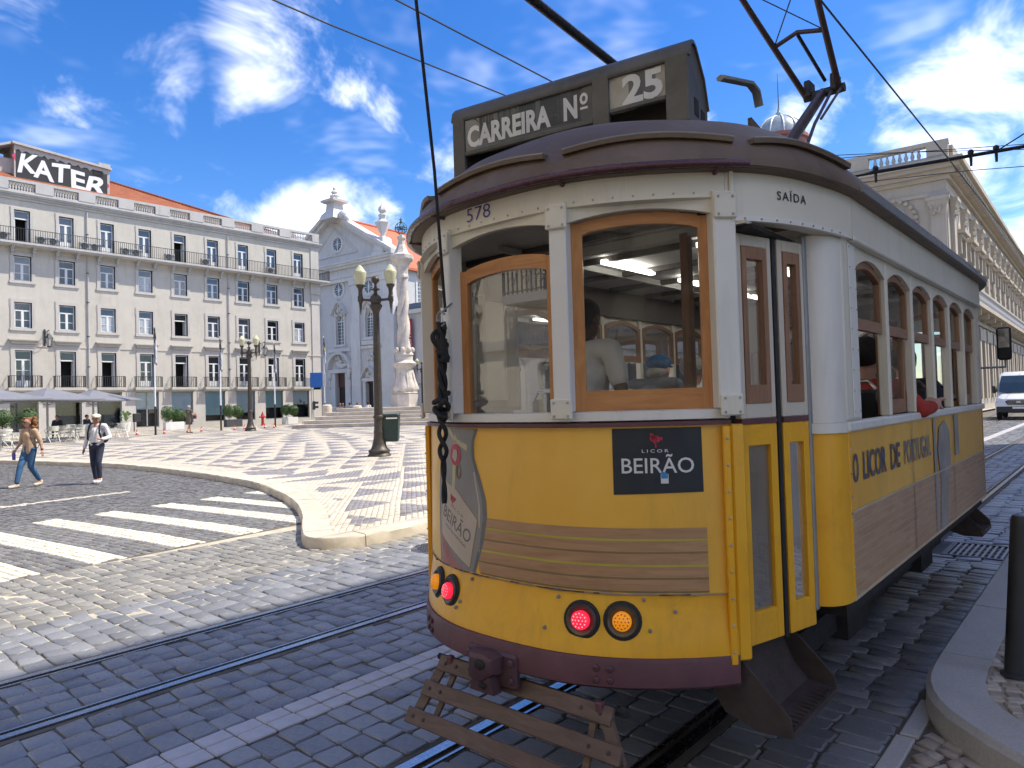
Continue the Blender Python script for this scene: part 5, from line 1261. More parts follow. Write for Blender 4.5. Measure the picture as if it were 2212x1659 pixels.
# ---- two-armed street lamps
def street_lamp():
    r_ = empty('street_lamp')
    m = MB(); m.lathe([(.36, 0), (.36, .05), (.33, .08), (.31, .13), (.335, .16), (.335, .2), (.25, .26), (.2, .4), (.165, .58), (.15, .72), (.16, .75), (.16, .8), (.145, .84), (.14, 1.18), (.165, 1.21), (.165, 1.26), (.14, 1.3)], n=24, fn=lambda a, z: 1+(.03*math.cos(12*a) if .3 < z < .7 or .85 < z < 1.17 else 0)); m.build('base', 'lamp_iron', r_, 40)
    m = MB(); m.lathe([(.13, 1.3), (.125, 1.5), (.095, 4.4), (.09, 4.5)], n=32, fn=lambda a, z: 1+.05*math.cos(16*a)); m.build('pole', 'lamp_iron', r_, 50)
    m = MB(); m.lathe([(.1, 4.48), (.11, 4.55), (.2, 4.72), (.2, 4.76), (.14, 4.8), (.17, 4.86), (.17, 5.0), (.13, 5.06), (.06, 5.12), (.05, 5.2), (.13, 5.24), (.13, 5.27), (.05, 5.3), (.035, 5.4), (.05, 5.44)], n=16); m.build('head', 'lamp_iron', r_, 40)
    m = MB(); m.sphere((0, 0, 5.56), .125, 14, 10); m.tube([(0, 0, 5.4), (0, 0, 5.5)], .03, 6); m.build('finial_ball', 'lamp_iron', r_, 60)
    for s_ in (-1, 1):
        m = MB(); m.tube([(s_*.12, 0, 4.92), (s_*.3, 0, 4.93), (s_*.47, 0, 4.95)], [.05, .04, .045], 8); m.cbox(s_*.47-.075, s_*.47+.075, -.075, .075, 4.86, 5.06, .02); m.tube([(s_*.47, 0, 4.87), (s_*.47, 0, 4.7), (s_*.47, 0, 4.47)], [.06, .035, .008], 8)
        m.lathe([(.07, 5.05), (.065, 5.2), (.075, 5.28), (.125, 5.36), (.135, 5.38), (.135, 5.41)], (s_*.47, 0, 0), 14); arm = m.build('arm', 'lamp_iron', r_, 40)
        m = MB(); m.lathe([(.12, 5.41), (.17, 5.58), (.195, 5.74), (.2, 5.8), (.195, 5.82), (.16, 5.86), (.08, 5.98), (.04, 6.03), (.0, 6.05)], (s_*.47, 0, 0), 16); m.build('lamp_globe', 'lamp_globe', arm, 60)
    return r_
sl = street_lamp(); sl.location = (-17.06, 13.40, ZS-.02); sl.rotation_euler = (0, 0, YAW); tag(sl, 'two-globe cast iron street lamp with a dark green litter bin at its foot', 'street lamp', 'cast iron street lamps'); sl.scale = (.98, .98, .965)
s2 = copy_tree(sl); s2.location = (-46.6, 25.3, ZS-.02); s2.scale = (1.12, 1.12, 1.12); s2.rotation_euler = (0, 0, R(35)); tag(s2, 'two-globe cast iron street lamp standing before the shop blinds', 'street lamp')
s3 = copy_tree(sl); s3.location = (-60.2, 53.6, ZS-.02); s3.scale = (1.12, 1.12, 1.12); s3.rotation_euler = (0, 0, R(50)); tag(s3, 'two-globe cast iron street lamp behind the column near the banners', 'street lamp')
m = MB(); m.cbox(.1, .6, -.12, .12, 3.2, 3.45, .05); m.cbox(-.5, -.1, -.1, .1, 3.3, 3.5, .04); m.box(-.5, .6, -.03, .03, 3.05, 3.12); m.build('camera_box', 'metal_frame', s3)
# litter bin on the near lamp
plain('bin_green', (.018, .045, .038), .45, var=.15)
LB = empty('litter_bin', (-16.88, 13.75, ZS), YAW); tag(LB, 'dark green plastic litter bin behind the foot of the near street lamp', 'litter bin')
m = MB(); m.loft([[(s_*w_, t_*d_, z) for s_, t_ in ((-1, -1), (1, -1), (1, 1), (-1, 1))] for w_, d_, z in ((.18, .13, .42), (.2, .15, .47), (.235, .18, 1.05), (.24, .18, 1.1))], True, True); m.build('bin_body', 'bin_green', LB)
m = MB(); m.cbox(-.25, .25, -.19, .19, 1.16, 1.26, .03); m.box(-.24, -.2, -.17, .17, 1.1, 1.17); m.box(.2, .24, -.17, .17, 1.1, 1.17); m.build('lid', 'bin_green', LB)
MB().box(-.26, -.19, -.05, .05, .02, 1.1).build('mount', 'bin_green', LB)

# ---- flagpoles
plain('pole_white', (.72, .72, .72), .4, var=.05); plain('pole_black', (.02, .02, .02), .5); plain('flag_white', (.6, .6, .66), .8, var=.1); plain('flag_black', (.02, .022, .03), .8); plain('flag_green', (.12, .2, .06), .8); plain('flag_yellow', (.6, .45, .08), .8)
def flagpole(nm_loc, h_, lab, green=False):
    r_ = empty('flagpole', nm_loc); tag(r_, lab, 'flagpole', 'flagpoles in a row before the cream building')
    MB().lathe([(.065, 0), (.062, 1.9)], n=12).build('pole_foot', 'pole_black', r_, 40); MB().lathe([(.06, 1.9), (.03, h_-.1), (.03, h_), (.0, h_+.03)], n=12).build('pole', 'pole_white', r_, 40)
    MB().lathe([(.14, 0), (.14, .03), (.07, .06)], n=12).build('base_plate', 'pole_black', r_, 40)
    # limp flag: folded cloth hanging down the pole, quarters of black and white
    def cloth(a, b, z0, z1, ph, mt, par):
        rings = []
        for k in range(13):
            t_ = k/12; z = z1+(z0-z1)*t_; w_ = .05+.24*math.sin(min(1, t_*1.25+.08)*math.pi*.62)
            rings.append([(.05+w_*(a+(b-a)*j/5)+.02*math.sin(j*2+k*.7+ph), .055*math.sin(j*2.6+k*.5+ph), z-.05*j*(b-a)) for j in range(6)])
        m = MB(); m.loft(rings, False, False); o = m.build('flag', mt, par, 60); md = o.modifiers.new('thick', 'SOLIDIFY'); md.thickness = .012; return o
    f = cloth(0, .6, h_-2.0, h_-.15, 0, 'flag_black', r_); f2 = cloth(.35, 1.0, h_-2.45, h_-.75, 1.2, 'flag_white', r_); cloth(0, .7, h_-2.5, h_-1.7, 2.0, 'flag_black' if not green else 'flag_white', r_)
    if green: cloth(.3, 1.0, h_-1.5, h_-.9, .5, 'flag_yellow', r_)
    return r_
flagpole((-48.34, 19.56, ZS-.02), 7.3, 'white flagpole with a limp black and white flag before the glazed door'); flagpole((-51.5, 25.6, ZS-.02), 7.1, 'white flagpole with a limp black and white flag beside the grey planter')
flagpole((-53.4, 31.2, ZS-.02), 7.1, 'white flagpole with a limp black and white flag near the red hydrant'); flagpole((-57.5, 38.8, ZS-.02), 8.3, 'white flagpole with a limp flag by the church forecourt', True)

# ---- parasols, chairs, tables of the cafe
plain('parasol_grey', (.18, .185, .21), .85, var=.08, scale=3); plain('parasol_pole', (.42, .42, .40), .5, metal=.2); plain('chair_white', (.66, .66, .60), .45, var=.08); plain('chair_weave', (.56, .55, .46), .8, var=.15, scale=60); plain('table_grey', (.4, .4, .39), .4, metal=.3)
def parasol(loc, rz, w_, lab, first=[None]):
    if first[0] is None:
        r_ = empty('parasol'); H = 3.05; E2 = 2.42
        m = MB(); h_ = 2.3
        rings = []
        for t_, z in ((.04, H+.03), (.3, H-.17), (.62, H-.4), (1.0, E2)):
            ring = []
            for k in range(8):
                a = math.pi/4*k+math.pi/4; q = h_*t_*(1.0 if k % 2 == 0 else .70); ring.append((q*1.25*math.cos(a), q*1.25*math.sin(a), z-(.03 if k % 2 else 0)*t_))
            rings.append(ring)
        m.loft(rings+[[(x, y, z-.06) for x, y, z in rings[-1]]], True, True); m.build('canopy', 'parasol_grey', r_)
        m = MB(); m.lathe([(.12, H+.02), (.3, H-.05), (.34, H-.12)], n=8); m.build('vent_cap', 'parasol_grey', r_)
        MB().lathe([(.06, .1), (.06, H-.1)], n=12).build('pole', 'parasol_pole', r_, 40); MB().cbox(-.4, .4, -.4, .4, .0, .1, .02).build('base_slab', 'granite', r_)
        for k in range(8):
            a = math.pi/4*k+math.pi/4; q = h_*(1.2 if k % 2 == 0 else .84); MB().tube([(.05*math.cos(a), .05*math.sin(a), 2.1), (q*.55*math.cos(a), q*.55*math.sin(a), 2.60)], .016, 5).build('strut', 'parasol_pole', r_)
        first[0] = r_
    else: r_ = copy_tree(first[0])
    r_.location = loc; r_.rotation_euler = (0, 0, rz); r_.scale = (w_, w_, 1); tag(r_, lab, 'parasol', 'grey cafe parasols'); return r_
parasol((-50.9, 16.7, ZS-.02), R(20), 1.0, 'grey cafe parasol closest to the glazed shop door'); parasol((-46.2, 12.8, ZS-.02), R(25), 1.0, 'grey cafe parasol in the middle of the terrace behind the walking woman')
parasol((-43.8, 9.3, ZS-.02), R(22), 1.05, 'grey cafe parasol at the road end of the terrace'); parasol((-50.3, 11.0, ZS-.02), R(18), 1.0, 'grey cafe parasol close to the house wall behind the others')
def cafe_chair():
    r_ = empty('cafe_chair')
    MB().lathe([(.21, .43), (.225, .445), (.21, .46)], n=18).build('seat', 'chair_weave', r_, 40)
    m = MB(); pts = [(.26*math.cos(a), .26*math.sin(a)) for a in [R(200+k*14) for k in range(11)]]; m.loft([[(x, y, .58) for x, y in pts], [(x*1.08, y*1.1, .8) for x, y in pts]], False, False); o = m.build('backrest', 'chair_weave', r_); md = o.modifiers.new('thick', 'SOLIDIFY'); md.thickness = .015
    for s_ in (-1, 1):
        m = MB(); m.tube([(s_*.25, .24, 0), (s_*.26, .05, .3), (s_*.275, -.05, .62), (s_*.27, -.1, .68)], .014, 6); m.build('leg', 'chair_white', r_, 60)
        m = MB(); m.tube([(s_*.22, -.3, 0), (s_*.25, -.05, .35), (s_*.27, .2, .62), (s_*.27, .1, .67), (s_*.27, -.1, .69), (s_*.25, -.2, .75)], .014, 6); m.build('leg', 'chair_white', r_, 60)
    m = MB(); m.tube([(.28*math.cos(a), .28*math.sin(a), .82) for a in [R(190+k*16) for k in range(11)]], .015, 6); m.tube([(.22*math.cos(a), .22*math.sin(a), .43) for a in [2*math.pi*k/16 for k in range(16)]], .012, 5, True); m.build('frame', 'chair_white', r_, 60); return r_
cc0 = cafe_chair(); used_c = False
for (x, y, a, lab) in ((-36.98, 8.61, 70, 'white cafe chair standing nearest the road beside its twin'), (-36.6, 9.3, 120, 'white cafe chair turned away beside the road end chair'), (-45.04, 12.7, 100, 'white cafe chair with its back to the walking woman'), (-45.56, 13.47, 40, 'white cafe chair tucked beside a small terrace table under the middle parasol'),
                        (-46.9, 14.16, 160, 'white cafe chair under the middle parasol facing the house'), (-45.97, 14.45, 80, 'white cafe chair between two terrace tables facing the square'), (-45.3, 15.1, 110, 'white cafe chair directly behind the man in the cap'), (-47.2, 16.0, 30, 'white cafe chair sideways by the outermost parasol pole'),
                        (-46.95, 16.97, 95, 'white cafe chair at the outermost end of the terrace'), (-48.6, 14.6, 200, 'white cafe chair half hidden in the second row'), (-49.2, 15.6, 250, 'white cafe chair in the second row beside the seated guest'), (-44.2, 11.5, 60, 'white cafe chair behind the shoulder of the walking woman'), (-41.2, 9.6, 140, 'white cafe chair under the road end parasol')):
    o = cc0 if not used_c else copy_tree(cc0); used_c = True; o.location = (x, y, ZS); o.rotation_euler = (0, 0, R(a)); o.scale = (1.12, 1.12, 1.08); tag(o, lab, 'chair', 'white cafe chairs on the terrace')
tb0 = None
for x, y, lab in ((-45.2, 13.9, 'small round cafe table under the middle parasol'), (-46.3, 15.3, 'small round cafe table behind the man in the cap'), (-48.2, 15.6, 'small round cafe table in the second row of the terrace'), (-36.2, 8.3, 'small round cafe table at the road end of the terrace')):
    if tb0 is None:
        o = tb0 = empty('cafe_table'); MB().lathe([(.34, .72), (.35, .73), (.34, .745)], n=24).build('table_top', 'table_grey', o, 40); MB().lathe([(.03, .03), (.03, .72)], n=10).build('pedestal', 'table_grey', o, 40); MB().lathe([(.22, 0), (.2, .02), (.04, .05)], n=16).build('foot', 'table_grey', o, 40)
    else: o = copy_tree(tb0)
    o.location = (x, y, ZS); tag(o, lab, 'table', 'round cafe tables')

# ---- clipped bushes in planters
plain('leaf_green', (.055, .11, .028), .6, var=.45, scale=9); plain('leaf_dark', (.03, .07, .02), .6, var=.4, scale=9); plain('leaf_pale', (.16, .24, .09), .6, var=.3, scale=9); plain('planter_white', (.7, .69, .66), .6, var=.06); plain('planter_grey', (.06, .065, .075), .6, var=.1); plain('twig', (.09, .06, .035), .8)
def leaf_ball(c, r, n, leaf, seed, sz=.06):
    """many small leaves through an uneven ball"""
    g = np.random.default_rng(seed); d = g.normal(size=(n, 3)); d /= np.linalg.norm(d, axis=1)[:, None]
    bump = 1+.09*np.sin(d[:, 0]*5+seed)+.07*np.sin(d[:, 1]*7+d[:, 2]*4); rad = r*bump*(.55+.47*g.random(n)**.4); P_ = np.array(c)+d*rad[:, None]*np.array([1, 1, 1.08])
    a = g.normal(size=(n, 3)); a -= (a*d).sum(1)[:, None]*d*.6; a /= np.linalg.norm(a, axis=1)[:, None]; b = np.cross(d, a); s_ = sz*(.6+.8*g.random(n))[:, None]
    V = np.stack([P_-a*s_, P_-b*s_*.5, P_+a*s_, P_+b*s_*.5], 1).reshape(-1, 3); F4 = np.arange(4*n).reshape(n, 4); return V, F4
def planter(loc, w_, mt, lab, balls, leaf='leaf_green', round_=False):
    r_ = empty('planter', loc, R(90)); tag(r_, lab, 'planter', 'planters with clipped bushes')
    if round_: m = MB(); m.lathe([(w_*.38, 0), (w_*.5, .62), (w_*.52, .64), (w_*.46, .64), (w_*.44, .56)], n=18); m.build('pot', mt, r_, 40)
    else: m = MB(); m.cbox(-w_/2, w_/2, -.28, .28, 0, .66, .015); m.build('box', mt, r_)
    for i, (x, z, r2) in enumerate(balls):
        MB().tube([(x, 0, .6), (x, 0, z)], .03, 6).build('stem', 'twig', r_); V, F4 = leaf_ball((x, 0, z), r2, 1500, leaf, i+int(w_*10)+int(abs(loc[0]*3))); o = np_mesh('crown', V, F4, [leaf], r_); MB().sphere((x, 0, z), r2*.62, 10, 8).build('inner_leaves', 'leaf_dark', r_)
    return r_
planter((-59.2, 25.4, ZS), 1.5, 'planter_white', 'white box planter with two round bushes by the glazed door', [(-.42, 1.35, .62), (.42, 1.25, .48)])
planter((-60.5, 31.2, ZS), 1.5, 'planter_grey', 'dark grey box planter with two round bushes under a blue blind', [(-.38, 1.4, .55), (.40, 1.35, .55)]); planter((-60.0, 36.6, ZS), 1.4, 'planter_white', 'white box planter with two round bushes near the hydrant', [(-.38, 1.35, .5), (.36, 1.3, .5)])
planter((-55.0, 14.1, ZS), 1.0, 'planter_white', 'tall pale pot with a round bush on the terrace behind the woman', [(0, 1.35, .62)], round_=True); planter((-55.0, 12.7, ZS), 1.0, 'planter_white', 'tall pale pot with a round bush at the terrace end by the frame of the picture house', [(0, 1.35, .62)], round_=True)['label'] = 'tall pale pot with a round bush furthest from the shops'
pp_ = empty('potted_plant', (-60.2, 22.1, ZS)); tag(pp_, 'white tapered pot with a loose pale leafy plant by the cafe wall', 'potted plant')
m = MB(); m.lathe([(.26, 0), (.38, .85), (.4, .86), (.35, .86), (.33, .78)], n=18); m.build('pot', 'planter_white', pp_, 40)
for i in range(12):
    a = i*2.4; r_ = .2+.25*random.random(); h_ = .4+.55*random.random(); m = MB(); p = [(0, 0, .8), (r_*.5*math.cos(a), r_*.5*math.sin(a), .8+h_*.7), (r_*math.cos(a), r_*math.sin(a), .8+h_), (r_*1.5*math.cos(a), r_*1.5*math.sin(a), .75+h_)]; m.tube(p, [.02, .05, .11, .01], 6, flat=(.25, 1)); m.build('leaf', 'leaf_pale', pp_, 60)
# ---- traffic cones
plain('cone_red', (.60, .055, .045), .5, var=.1); plain('cone_white', (.75, .72, .70), .5)
def cone():
    r_ = empty('traffic_cone'); MB().cbox(-.16, .16, -.16, .16, 0, .035, .01).build('foot', 'cone_red', r_); m = MB(); m.lathe([(.125, .035), (.1, .2)], n=14); m.build('cone_body', 'cone_red', r_, 40); m = MB(); m.lathe([(.1, .2), (.075, .36)], n=14); m.build('band', 'cone_white', r_, 40); m = MB(); m.lathe([(.075, .36), (.035, .62), (.03, .63)], n=14); m.build('tip', 'cone_red', r_, 40); return r_
c0 = None
for x, y, lab in ((-50.46, 19.2, 'red traffic cone before the glazed shop door'), (-49.86, 20.75, 'red traffic cone beside the first flagpole and white planter'), (-50.76, 23.75, 'red traffic cone ahead of the woman in the green dress'), (-49.78, 25.77, 'red traffic cone left of the far street lamp, before the grey planter')
                   , (-50.42, 26.88, 'red traffic cone tight beside the foot of the far street lamp'), (-50.85, 28.81, 'red traffic cone directly before the hydrant'), (-50.01, 29.12, 'red traffic cone between hydrant and third flagpole'), (-50.13, 31.74, 'red traffic cone past the third flagpole before the letter window'), (-54.0, 35.6, 'red traffic cone at the corner of the stone steps')):
    o = c0 if c0 else None
    if o is None: o = c0 = cone()
    else: o = copy_tree(c0)
    o.location = (x, y, ZS); o.rotation_euler = (0, 0, random.random()); o.scale = (.62, .62, .62); tag(o, lab.replace(' left of the far', ' by the far'), 'traffic cone', 'red cones along the building')
# ---- hydrant, sign post, small bin
plain('hydrant_red', (.42, .025, .02), .4, var=.1, coat=.3)
hy = empty('hydrant', (-60.2, 33.9, ZS)); tag(hy, 'red fire hydrant on the pavement before the cream building', 'hydrant')
m = MB(); m.lathe([(.2, 0), (.2, .06), (.13, .1), (.12, .7), (.2, .74), (.2, .84), (.15, .9), (.14, 1.0), (.06, 1.12), (.05, 1.25), (.0, 1.27)], n=16); m.build('barrel', 'hydrant_red', hy, 40)
for s_ in (-1, 1): m = MB(); m.tube([(0, s_*.1, .78), (0, s_*.3, .78)], .09, 10); m.build('outlet', 'hydrant_red', hy, 40)
plain('sign_blue', (.015, .10, .36), .4); plain('sign_grey', (.42, .42, .42), .5)
sp = empty('sign_post', (-56.9, 37.0, ZS)); tag(sp, 'grey post with a square blue sign and a small signal head', 'sign')
MB().lathe([(.06, 0), (.06, 4.2)], n=12).build('post', 'sign_grey', sp, 40); m = MB(T=Matrix.Rotation(R(60), 4, 'Z')); m.cbox(-.1, 1.0, -.06, .06, 3.35, 4.75, .03); m.build('sign_board', 'sign_blue', sp); m = MB(T=Matrix.Rotation(R(60), 4, 'Z')); m.cbox(1.01, 1.3, -.05, .05, 3.4, 4.7, .02); m.cbox(-.45, -.11, -.05, .05, 3.5, 4.3, .02); m.build('sign_edge', 'sign_grey', sp)
m = MB(T=Matrix.Rotation(R(60), 4, 'Z')); m.cbox(.08, .32, -.14, .14, 1.3, 2.1, .03); m.cbox(.3, .6, -.1, .1, 1.85, 2.05, .03); m.cbox(.3, .6, -.1, .1, 1.45, 1.65, .03); m.build('signal_head', 'bollard_black', sp)
sb = empty('ash_bin', (-60.2, 22.9, ZS)); tag(sb, 'slim black bin standing beside the glazed shop door', 'litter bin'); MB().cbox(-.18, .18, -.25, .25, .75, 1.45, .03).build('bin_body', 'bollard_black', sb); MB().box(-.03, .03, -.22, -.16, 0, .76).build('post', 'bollard_black', sb)
# ---- church forecourt: stone piers, railings, notice board
for i, (x, y, h_) in enumerate(((-53.6, 36.4, 1.75), (-51.6, 38.2, 1.6))):
    o = empty('stone_pier', (x, y, ZS)); tag(o, ('round topped white stone pier beside the fourth flagpole', 'round topped white stone pier at the end of the top step')[i], 'stone pier', 'white stone piers of the forecourt')
    m = MB(); m.lathe([(.42, 0), (.42, h_-.25), (.40, h_-.1), (.3, h_-.02), (.0, h_)], n=20); m.build('shaft', 'limestone', o, 40); MB().lathe([(.5, 0), (.5, .2), (.44, .24)], n=20).build('foot', 'limestone', o, 40)
def railing(a, b, lab, solid=False):
    d_ = Vector((b[0]-a[0], b[1]-a[1], 0)); L_ = d_.length; o = empty('railing', (a[0], a[1], ZS), math.atan2(d_.y, d_.x)); tag(o, lab, 'railing')
    MB().box(0, L_, -.03, .03, 1.42, 1.5).build('top_rail', 'sign_grey', o); MB().box(0, L_, -.03, .03, .1, .16).build('bottom_rail', 'sign_grey', o)
    if solid: MB().box(.02, L_-.02, -.02, .02, .16, 1.42).build('panel', 'planter_grey', o)
    else:
        for k in range(int(L_/.16)+1): MB().box(k*.16, k*.16+.035, -.018, .018, .16, 1.42).build('bar', 'sign_grey', o)
railing((-57.4, 39.6), (-54.1, 36.9), 'iron bar railing between the cream building and the first stone pier'); railing((-53.2, 36.8), (-52.6, 37.4), 'short iron bar railing between the two stone piers'); railing((-52.5, 37.5), (-51.9, 38.0), 'solid dark railing panel beside the second stone pier', True)
nb = empty('notice_board', (-70.0, 58.0, ZS), R(30)); tag(nb, 'black framed notice board before the church side door', 'notice board'); MB().cbox(-.6, .6, -.06, .06, .8, 3.3, .02).build('board', 'banner_black', nb); MB().box(-.42, .42, -.075, -.062, 1.9, 3.1).build('poster', 'planter_white', nb)
for s_ in (-.5, .5): MB().box(s_-.04, s_+.04, -.04, .04, 0, .8).build('leg', 'banner_black', nb)
def parked_car():
    r_ = empty('parked_car', (-57.6, 52.0, ZS), R(75)); tag(r_, 'dark hatchback with a pale roof parked behind the column steps', 'car')
    def ring(x, w, z0, z1, wt): return [(x, -w, z0), (x, w, z0), (x, w, z0+.35), (x, wt, z1), (x, -wt, z1), (x, -w, z0+.35)]
    MB().loft([ring(-2.0, .7, .4, .75, .6), ring(-1.8, .84, .25, .95, .78), ring(-.9, .86, .22, 1.02, .8), ring(1.9, .86, .22, 1.05, .8), ring(2.05, .75, .35, .95, .65)], True, True).build('body', 'van_black', r_, 30)
    MB().loft([ring(-.95, .78, .98, 1.02, .76), ring(-.3, .76, .98, 1.44, .58), ring(1.2, .76, .98, 1.46, .58), ring(1.9, .76, .98, 1.06, .7)], True, True).build('cabin', 'glass_dark', r_, 30); MB().cbox(-.3, 1.25, -.57, .57, 1.44, 1.50, .03).build('roof', 'van_white', r_)
    for s_ in (-1, 1):
        for xx in (-1.25, 1.25):
            m = MB(); m.lathe([(.18, -.1), (.3, -.1), (.31, 0), (.3, .1), (.18, .1)], n=18); o = m.build('wheel', 'tyre', r_, 40); o.rotation_euler = (R(90), 0, 0); o.location = (xx, s_*.78, .31)
        MB().sphere((-1.86, s_*.6, .72), (.1, .16, .1), 10, 6).build('headlight', 'headlight', r_, 60)
parked_car()
# ================================================================ the tram (local: u across, v along from the rear face, z up)
t = NT('tram_yellow')
n1 = t.ramp(t.noise(1.6, 5, .6), .3, .72); c_ = t.mix(n1, (.84, .40, .010), (.90, .49, .02)); c_ = t.mix(t.math('MULTIPLY', t.ramp(t.noise(5, 7, .7, .8), .50, .76), .42), c_, (.52, .25, .02))
c_ = t.mix(t.math('MULTIPLY', t.ramp(t.noise(9, 6, .65, .4, stretch=(1, 1, .12)), .52, .78), .34), c_, (.34, .18, .035)); t.set('Base Color', c_); t.set('Roughness', t.ramp(t.noise(3, 4), .3, .7, .30, .46)); t.b.inputs['Coat Weight'].default_value = .25; t.b.inputs['Coat Roughness'].default_value = .2; t.bump(t.noise(3.2, 5, .55), .16, .03)
t = NT('poster_yellow')
n1 = t.ramp(t.noise(1.4, 5, .6), .3, .72); c_ = t.mix(n1, (.82, .42, .04), (.88, .51, .075)); c_ = t.mix(t.math('MULTIPLY', t.ramp(t.noise(2.5, 6, .7, .9, stretch=(1, 1, .35)), .48, .76), .45), c_, (.50, .32, .045)); t.set('Base Color', c_); t.set('Roughness', .42); t.b.inputs['Coat Weight'].default_value = .15; t.bump(t.noise(2.6, 5, .55), .14, .03)
def tram_paint(nm, c, streak=.3, sc=(.25, .23, .19)):
    t = NT(nm); a = t.mix(t.ramp(t.noise(2.2, 5, .6), .3, .7), tuple(x*.92 for x in c), c)
    a = t.mix(t.math('MULTIPLY', t.ramp(t.noise(7, 7, .68, .7, stretch=(1, 1, .15)), .52, .8), streak), a, sc)
    chip = t.ramp(t.noise(26, 5, .7), .68, .74); a = t.mix(t.math('MULTIPLY', chip, .45), a, (.18, .15, .12))
    t.set('Base Color', a); t.set('Roughness', .5); t.bump(t.noise(30, 5, .6), .08, .01)
tram_paint('tram_white', (.76, .71, .59)); tram_paint('tram_white_clean', (.79, .76, .69), .2); tram_paint('tram_cream', (.66, .59, .48), .35)
plain('maroon', (.12, .045, .055), .5, var=.22, scale=7, bump=.1, bscale=50, dirt=.3, dirtc=(.13, .10, .09)); plain('maroon_gloss', (.09, .035, .042), .28, var=.15)
t = NT('roof_canvas'); c_ = t.mix(t.ramp(t.noise(1.8, 6, .65, .5), .3, .72), (.11, .075, .05), (.21, .15, .105)); c_ = t.mix(t.math('MULTIPLY', t.ramp(t.noise(6, 6, .7, .6), .55, .8), .5), c_, (.20, .185, .165)); t.set('Base Color', c_); t.set('Roughness', .62); t.bump(t.noise(14, 6, .65), .2, .01)
t = NT('sign_box'); c_ = t.mix(t.ramp(t.noise(2.5, 6, .65, .5), .3, .72), (.07, .064, .052), (.14, .13, .11)); c_ = t.mix(t.math('MULTIPLY', t.ramp(t.noise(9, 6, .7, .6, stretch=(1, 1, .3)), .55, .8), .5), c_, (.17, .16, .135)); t.set('Base Color', c_); t.set('Roughness', .55); t.bump(t.noise(18, 5, .65), .15, .01)
plain('sign_face', (.045, .048, .05), .35, var=.2, scale=4); plain('sign_cream', (.42, .39, .32), .45, var=.12, scale=3); plain('sign_number', (.10, .105, .10), .4, var=.15)
def wood(nm, a, b, rough=.42, axis=(1, 1, .12)):
    t = NT(nm); n = t.noise(26, 6, .65, 1.2, stretch=axis); c = t.mix(t.ramp(n, .32, .7), a, b); c = t.mix(t.math('MULTIPLY', t.ramp(t.noise(3, 5, .65), .55, .8), .35), c, tuple(x*.5 for x in a))
    t.set('Base Color', c); t.set('Roughness', rough); t.b.inputs['Coat Weight'].default_value = .25; t.b.inputs['Coat Roughness'].default_value = .25; t.bump(n, .08, .005)
wood('wood_orange', (.38, .145, .035), (.56, .25, .075)); wood('wood_orange_h', (.38, .145, .035), (.56, .25, .075), .42, (.14, .14, 1)); wood('wood_brown', (.22, .11, .06), (.36, .19, .11)); wood('wood_brown_h', (.22, .11, .06), (.36, .19, .11), .5, (.14, .14, 1)); wood('wood_fender', (.085, .05, .034), (.175, .11, .075), .7, (.14, .14, 1))
glass_mat('tram_glass', (.94, .955, .94), .6, .0, .006, .02); glass_mat('tram_glass_film', (.80, .82, .78), 2.2, .10, .006, .26); glass_mat('tram_glass_clear', (.95, .97, .96), .8, .01)
glass_mat('sign_glass', (.97, .97, .97), .45, .0); plain('grey_trim', (.27, .275, .28), .45, metal=.3, var=.12); plain('black_rubber', (.012, .012, .013), .6); plain('under_black', (.018, .017, .017), .8, var=.3); plain('step_brown', (.055, .040, .036), .7, var=.3, scale=9, bump=.3, bscale=60)
plain('ceiling_cream', (.62, .61, .58), .6, var=.08); plain('interior_dark', (.10, .085, .075), .6); plain('seat_black', (.02, .02, .024), .45); plain('bolt_maroon', (.085, .04, .045), .45, var=.2); plain('bolt_grey', (.30, .29, .26), .5, metal=.4)
plain('rivet', (.42, .41, .37), .5, var=.2); plain('rope_black', (.018, .018, .019), .8, var=.3, scale=80, bump=.5, bscale=160)
plain('lens_rim', (.10, .10, .085), .35, metal=.6, var=.3); emis_mat('lens_red', (.85, .02, .05), .35, (.55, .01, .03)); emis_mat('lens_amber', (.85, .28, .01), .18, (.7, .24, .01)); emis_mat('lens_red_dot', (1, .12, .16), 1.1, (.7, .1, .1)); plain('lens_amber_dot', (.30, .09, .01), .3); emis_mat('tube_light', (1, .97, .9), 2.2)
plain('print_navy', (.012, .018, .026), .45, var=.2, scale=8); plain('print_white', (.68, .68, .66), .5, var=.05); plain('print_red', (.50, .03, .06), .5, var=.15); plain('print_grey', (.27, .255, .24), .45, var=.15, scale=3); plain('print_grey_dark', (.15, .16, .165), .45, var=.2, scale=3); plain('print_label', (.52, .43, .34), .5, var=.08, scale=4); plain('print_label_edge', (.35, .24, .13), .5); plain('print_text', (.16, .14, .14), .5); plain('print_blue', (.06, .04, .28), .5, var=.15); plain('print_ribbon', (.58, .50, .30), .5, var=.15); plain('print_seal', (.50, .05, .08), .5, var=.2, scale=12); plain('print_rose', (.42, .16, .15), .5, var=.15); plain('print_olive', (.48, .42, .06), .5, var=.15); plain('sticker_blue', (.04, .25, .5), .5)
wood('print_wood', (.36, .19, .09), (.50, .29, .14), .5, (.10, .10, 1)); wood('print_wood_dark', (.19, .13, .05), (.28, .19, .07), .5, (.1, .1, 1)); wood('print_wood_side', (.42, .235, .12), (.56, .36, .215), .5, (.1, .1, 1)); plain('print_wood_line', (.50, .40, .27), .6); plain('print_faded', (.33, .30, .27), .55, var=.2, scale=6)
plain('print_letter', (.10, .10, .125), .55, var=.35, scale=14); plain('print_letter_pale', (.26, .23, .22), .6, var=.4, scale=14)

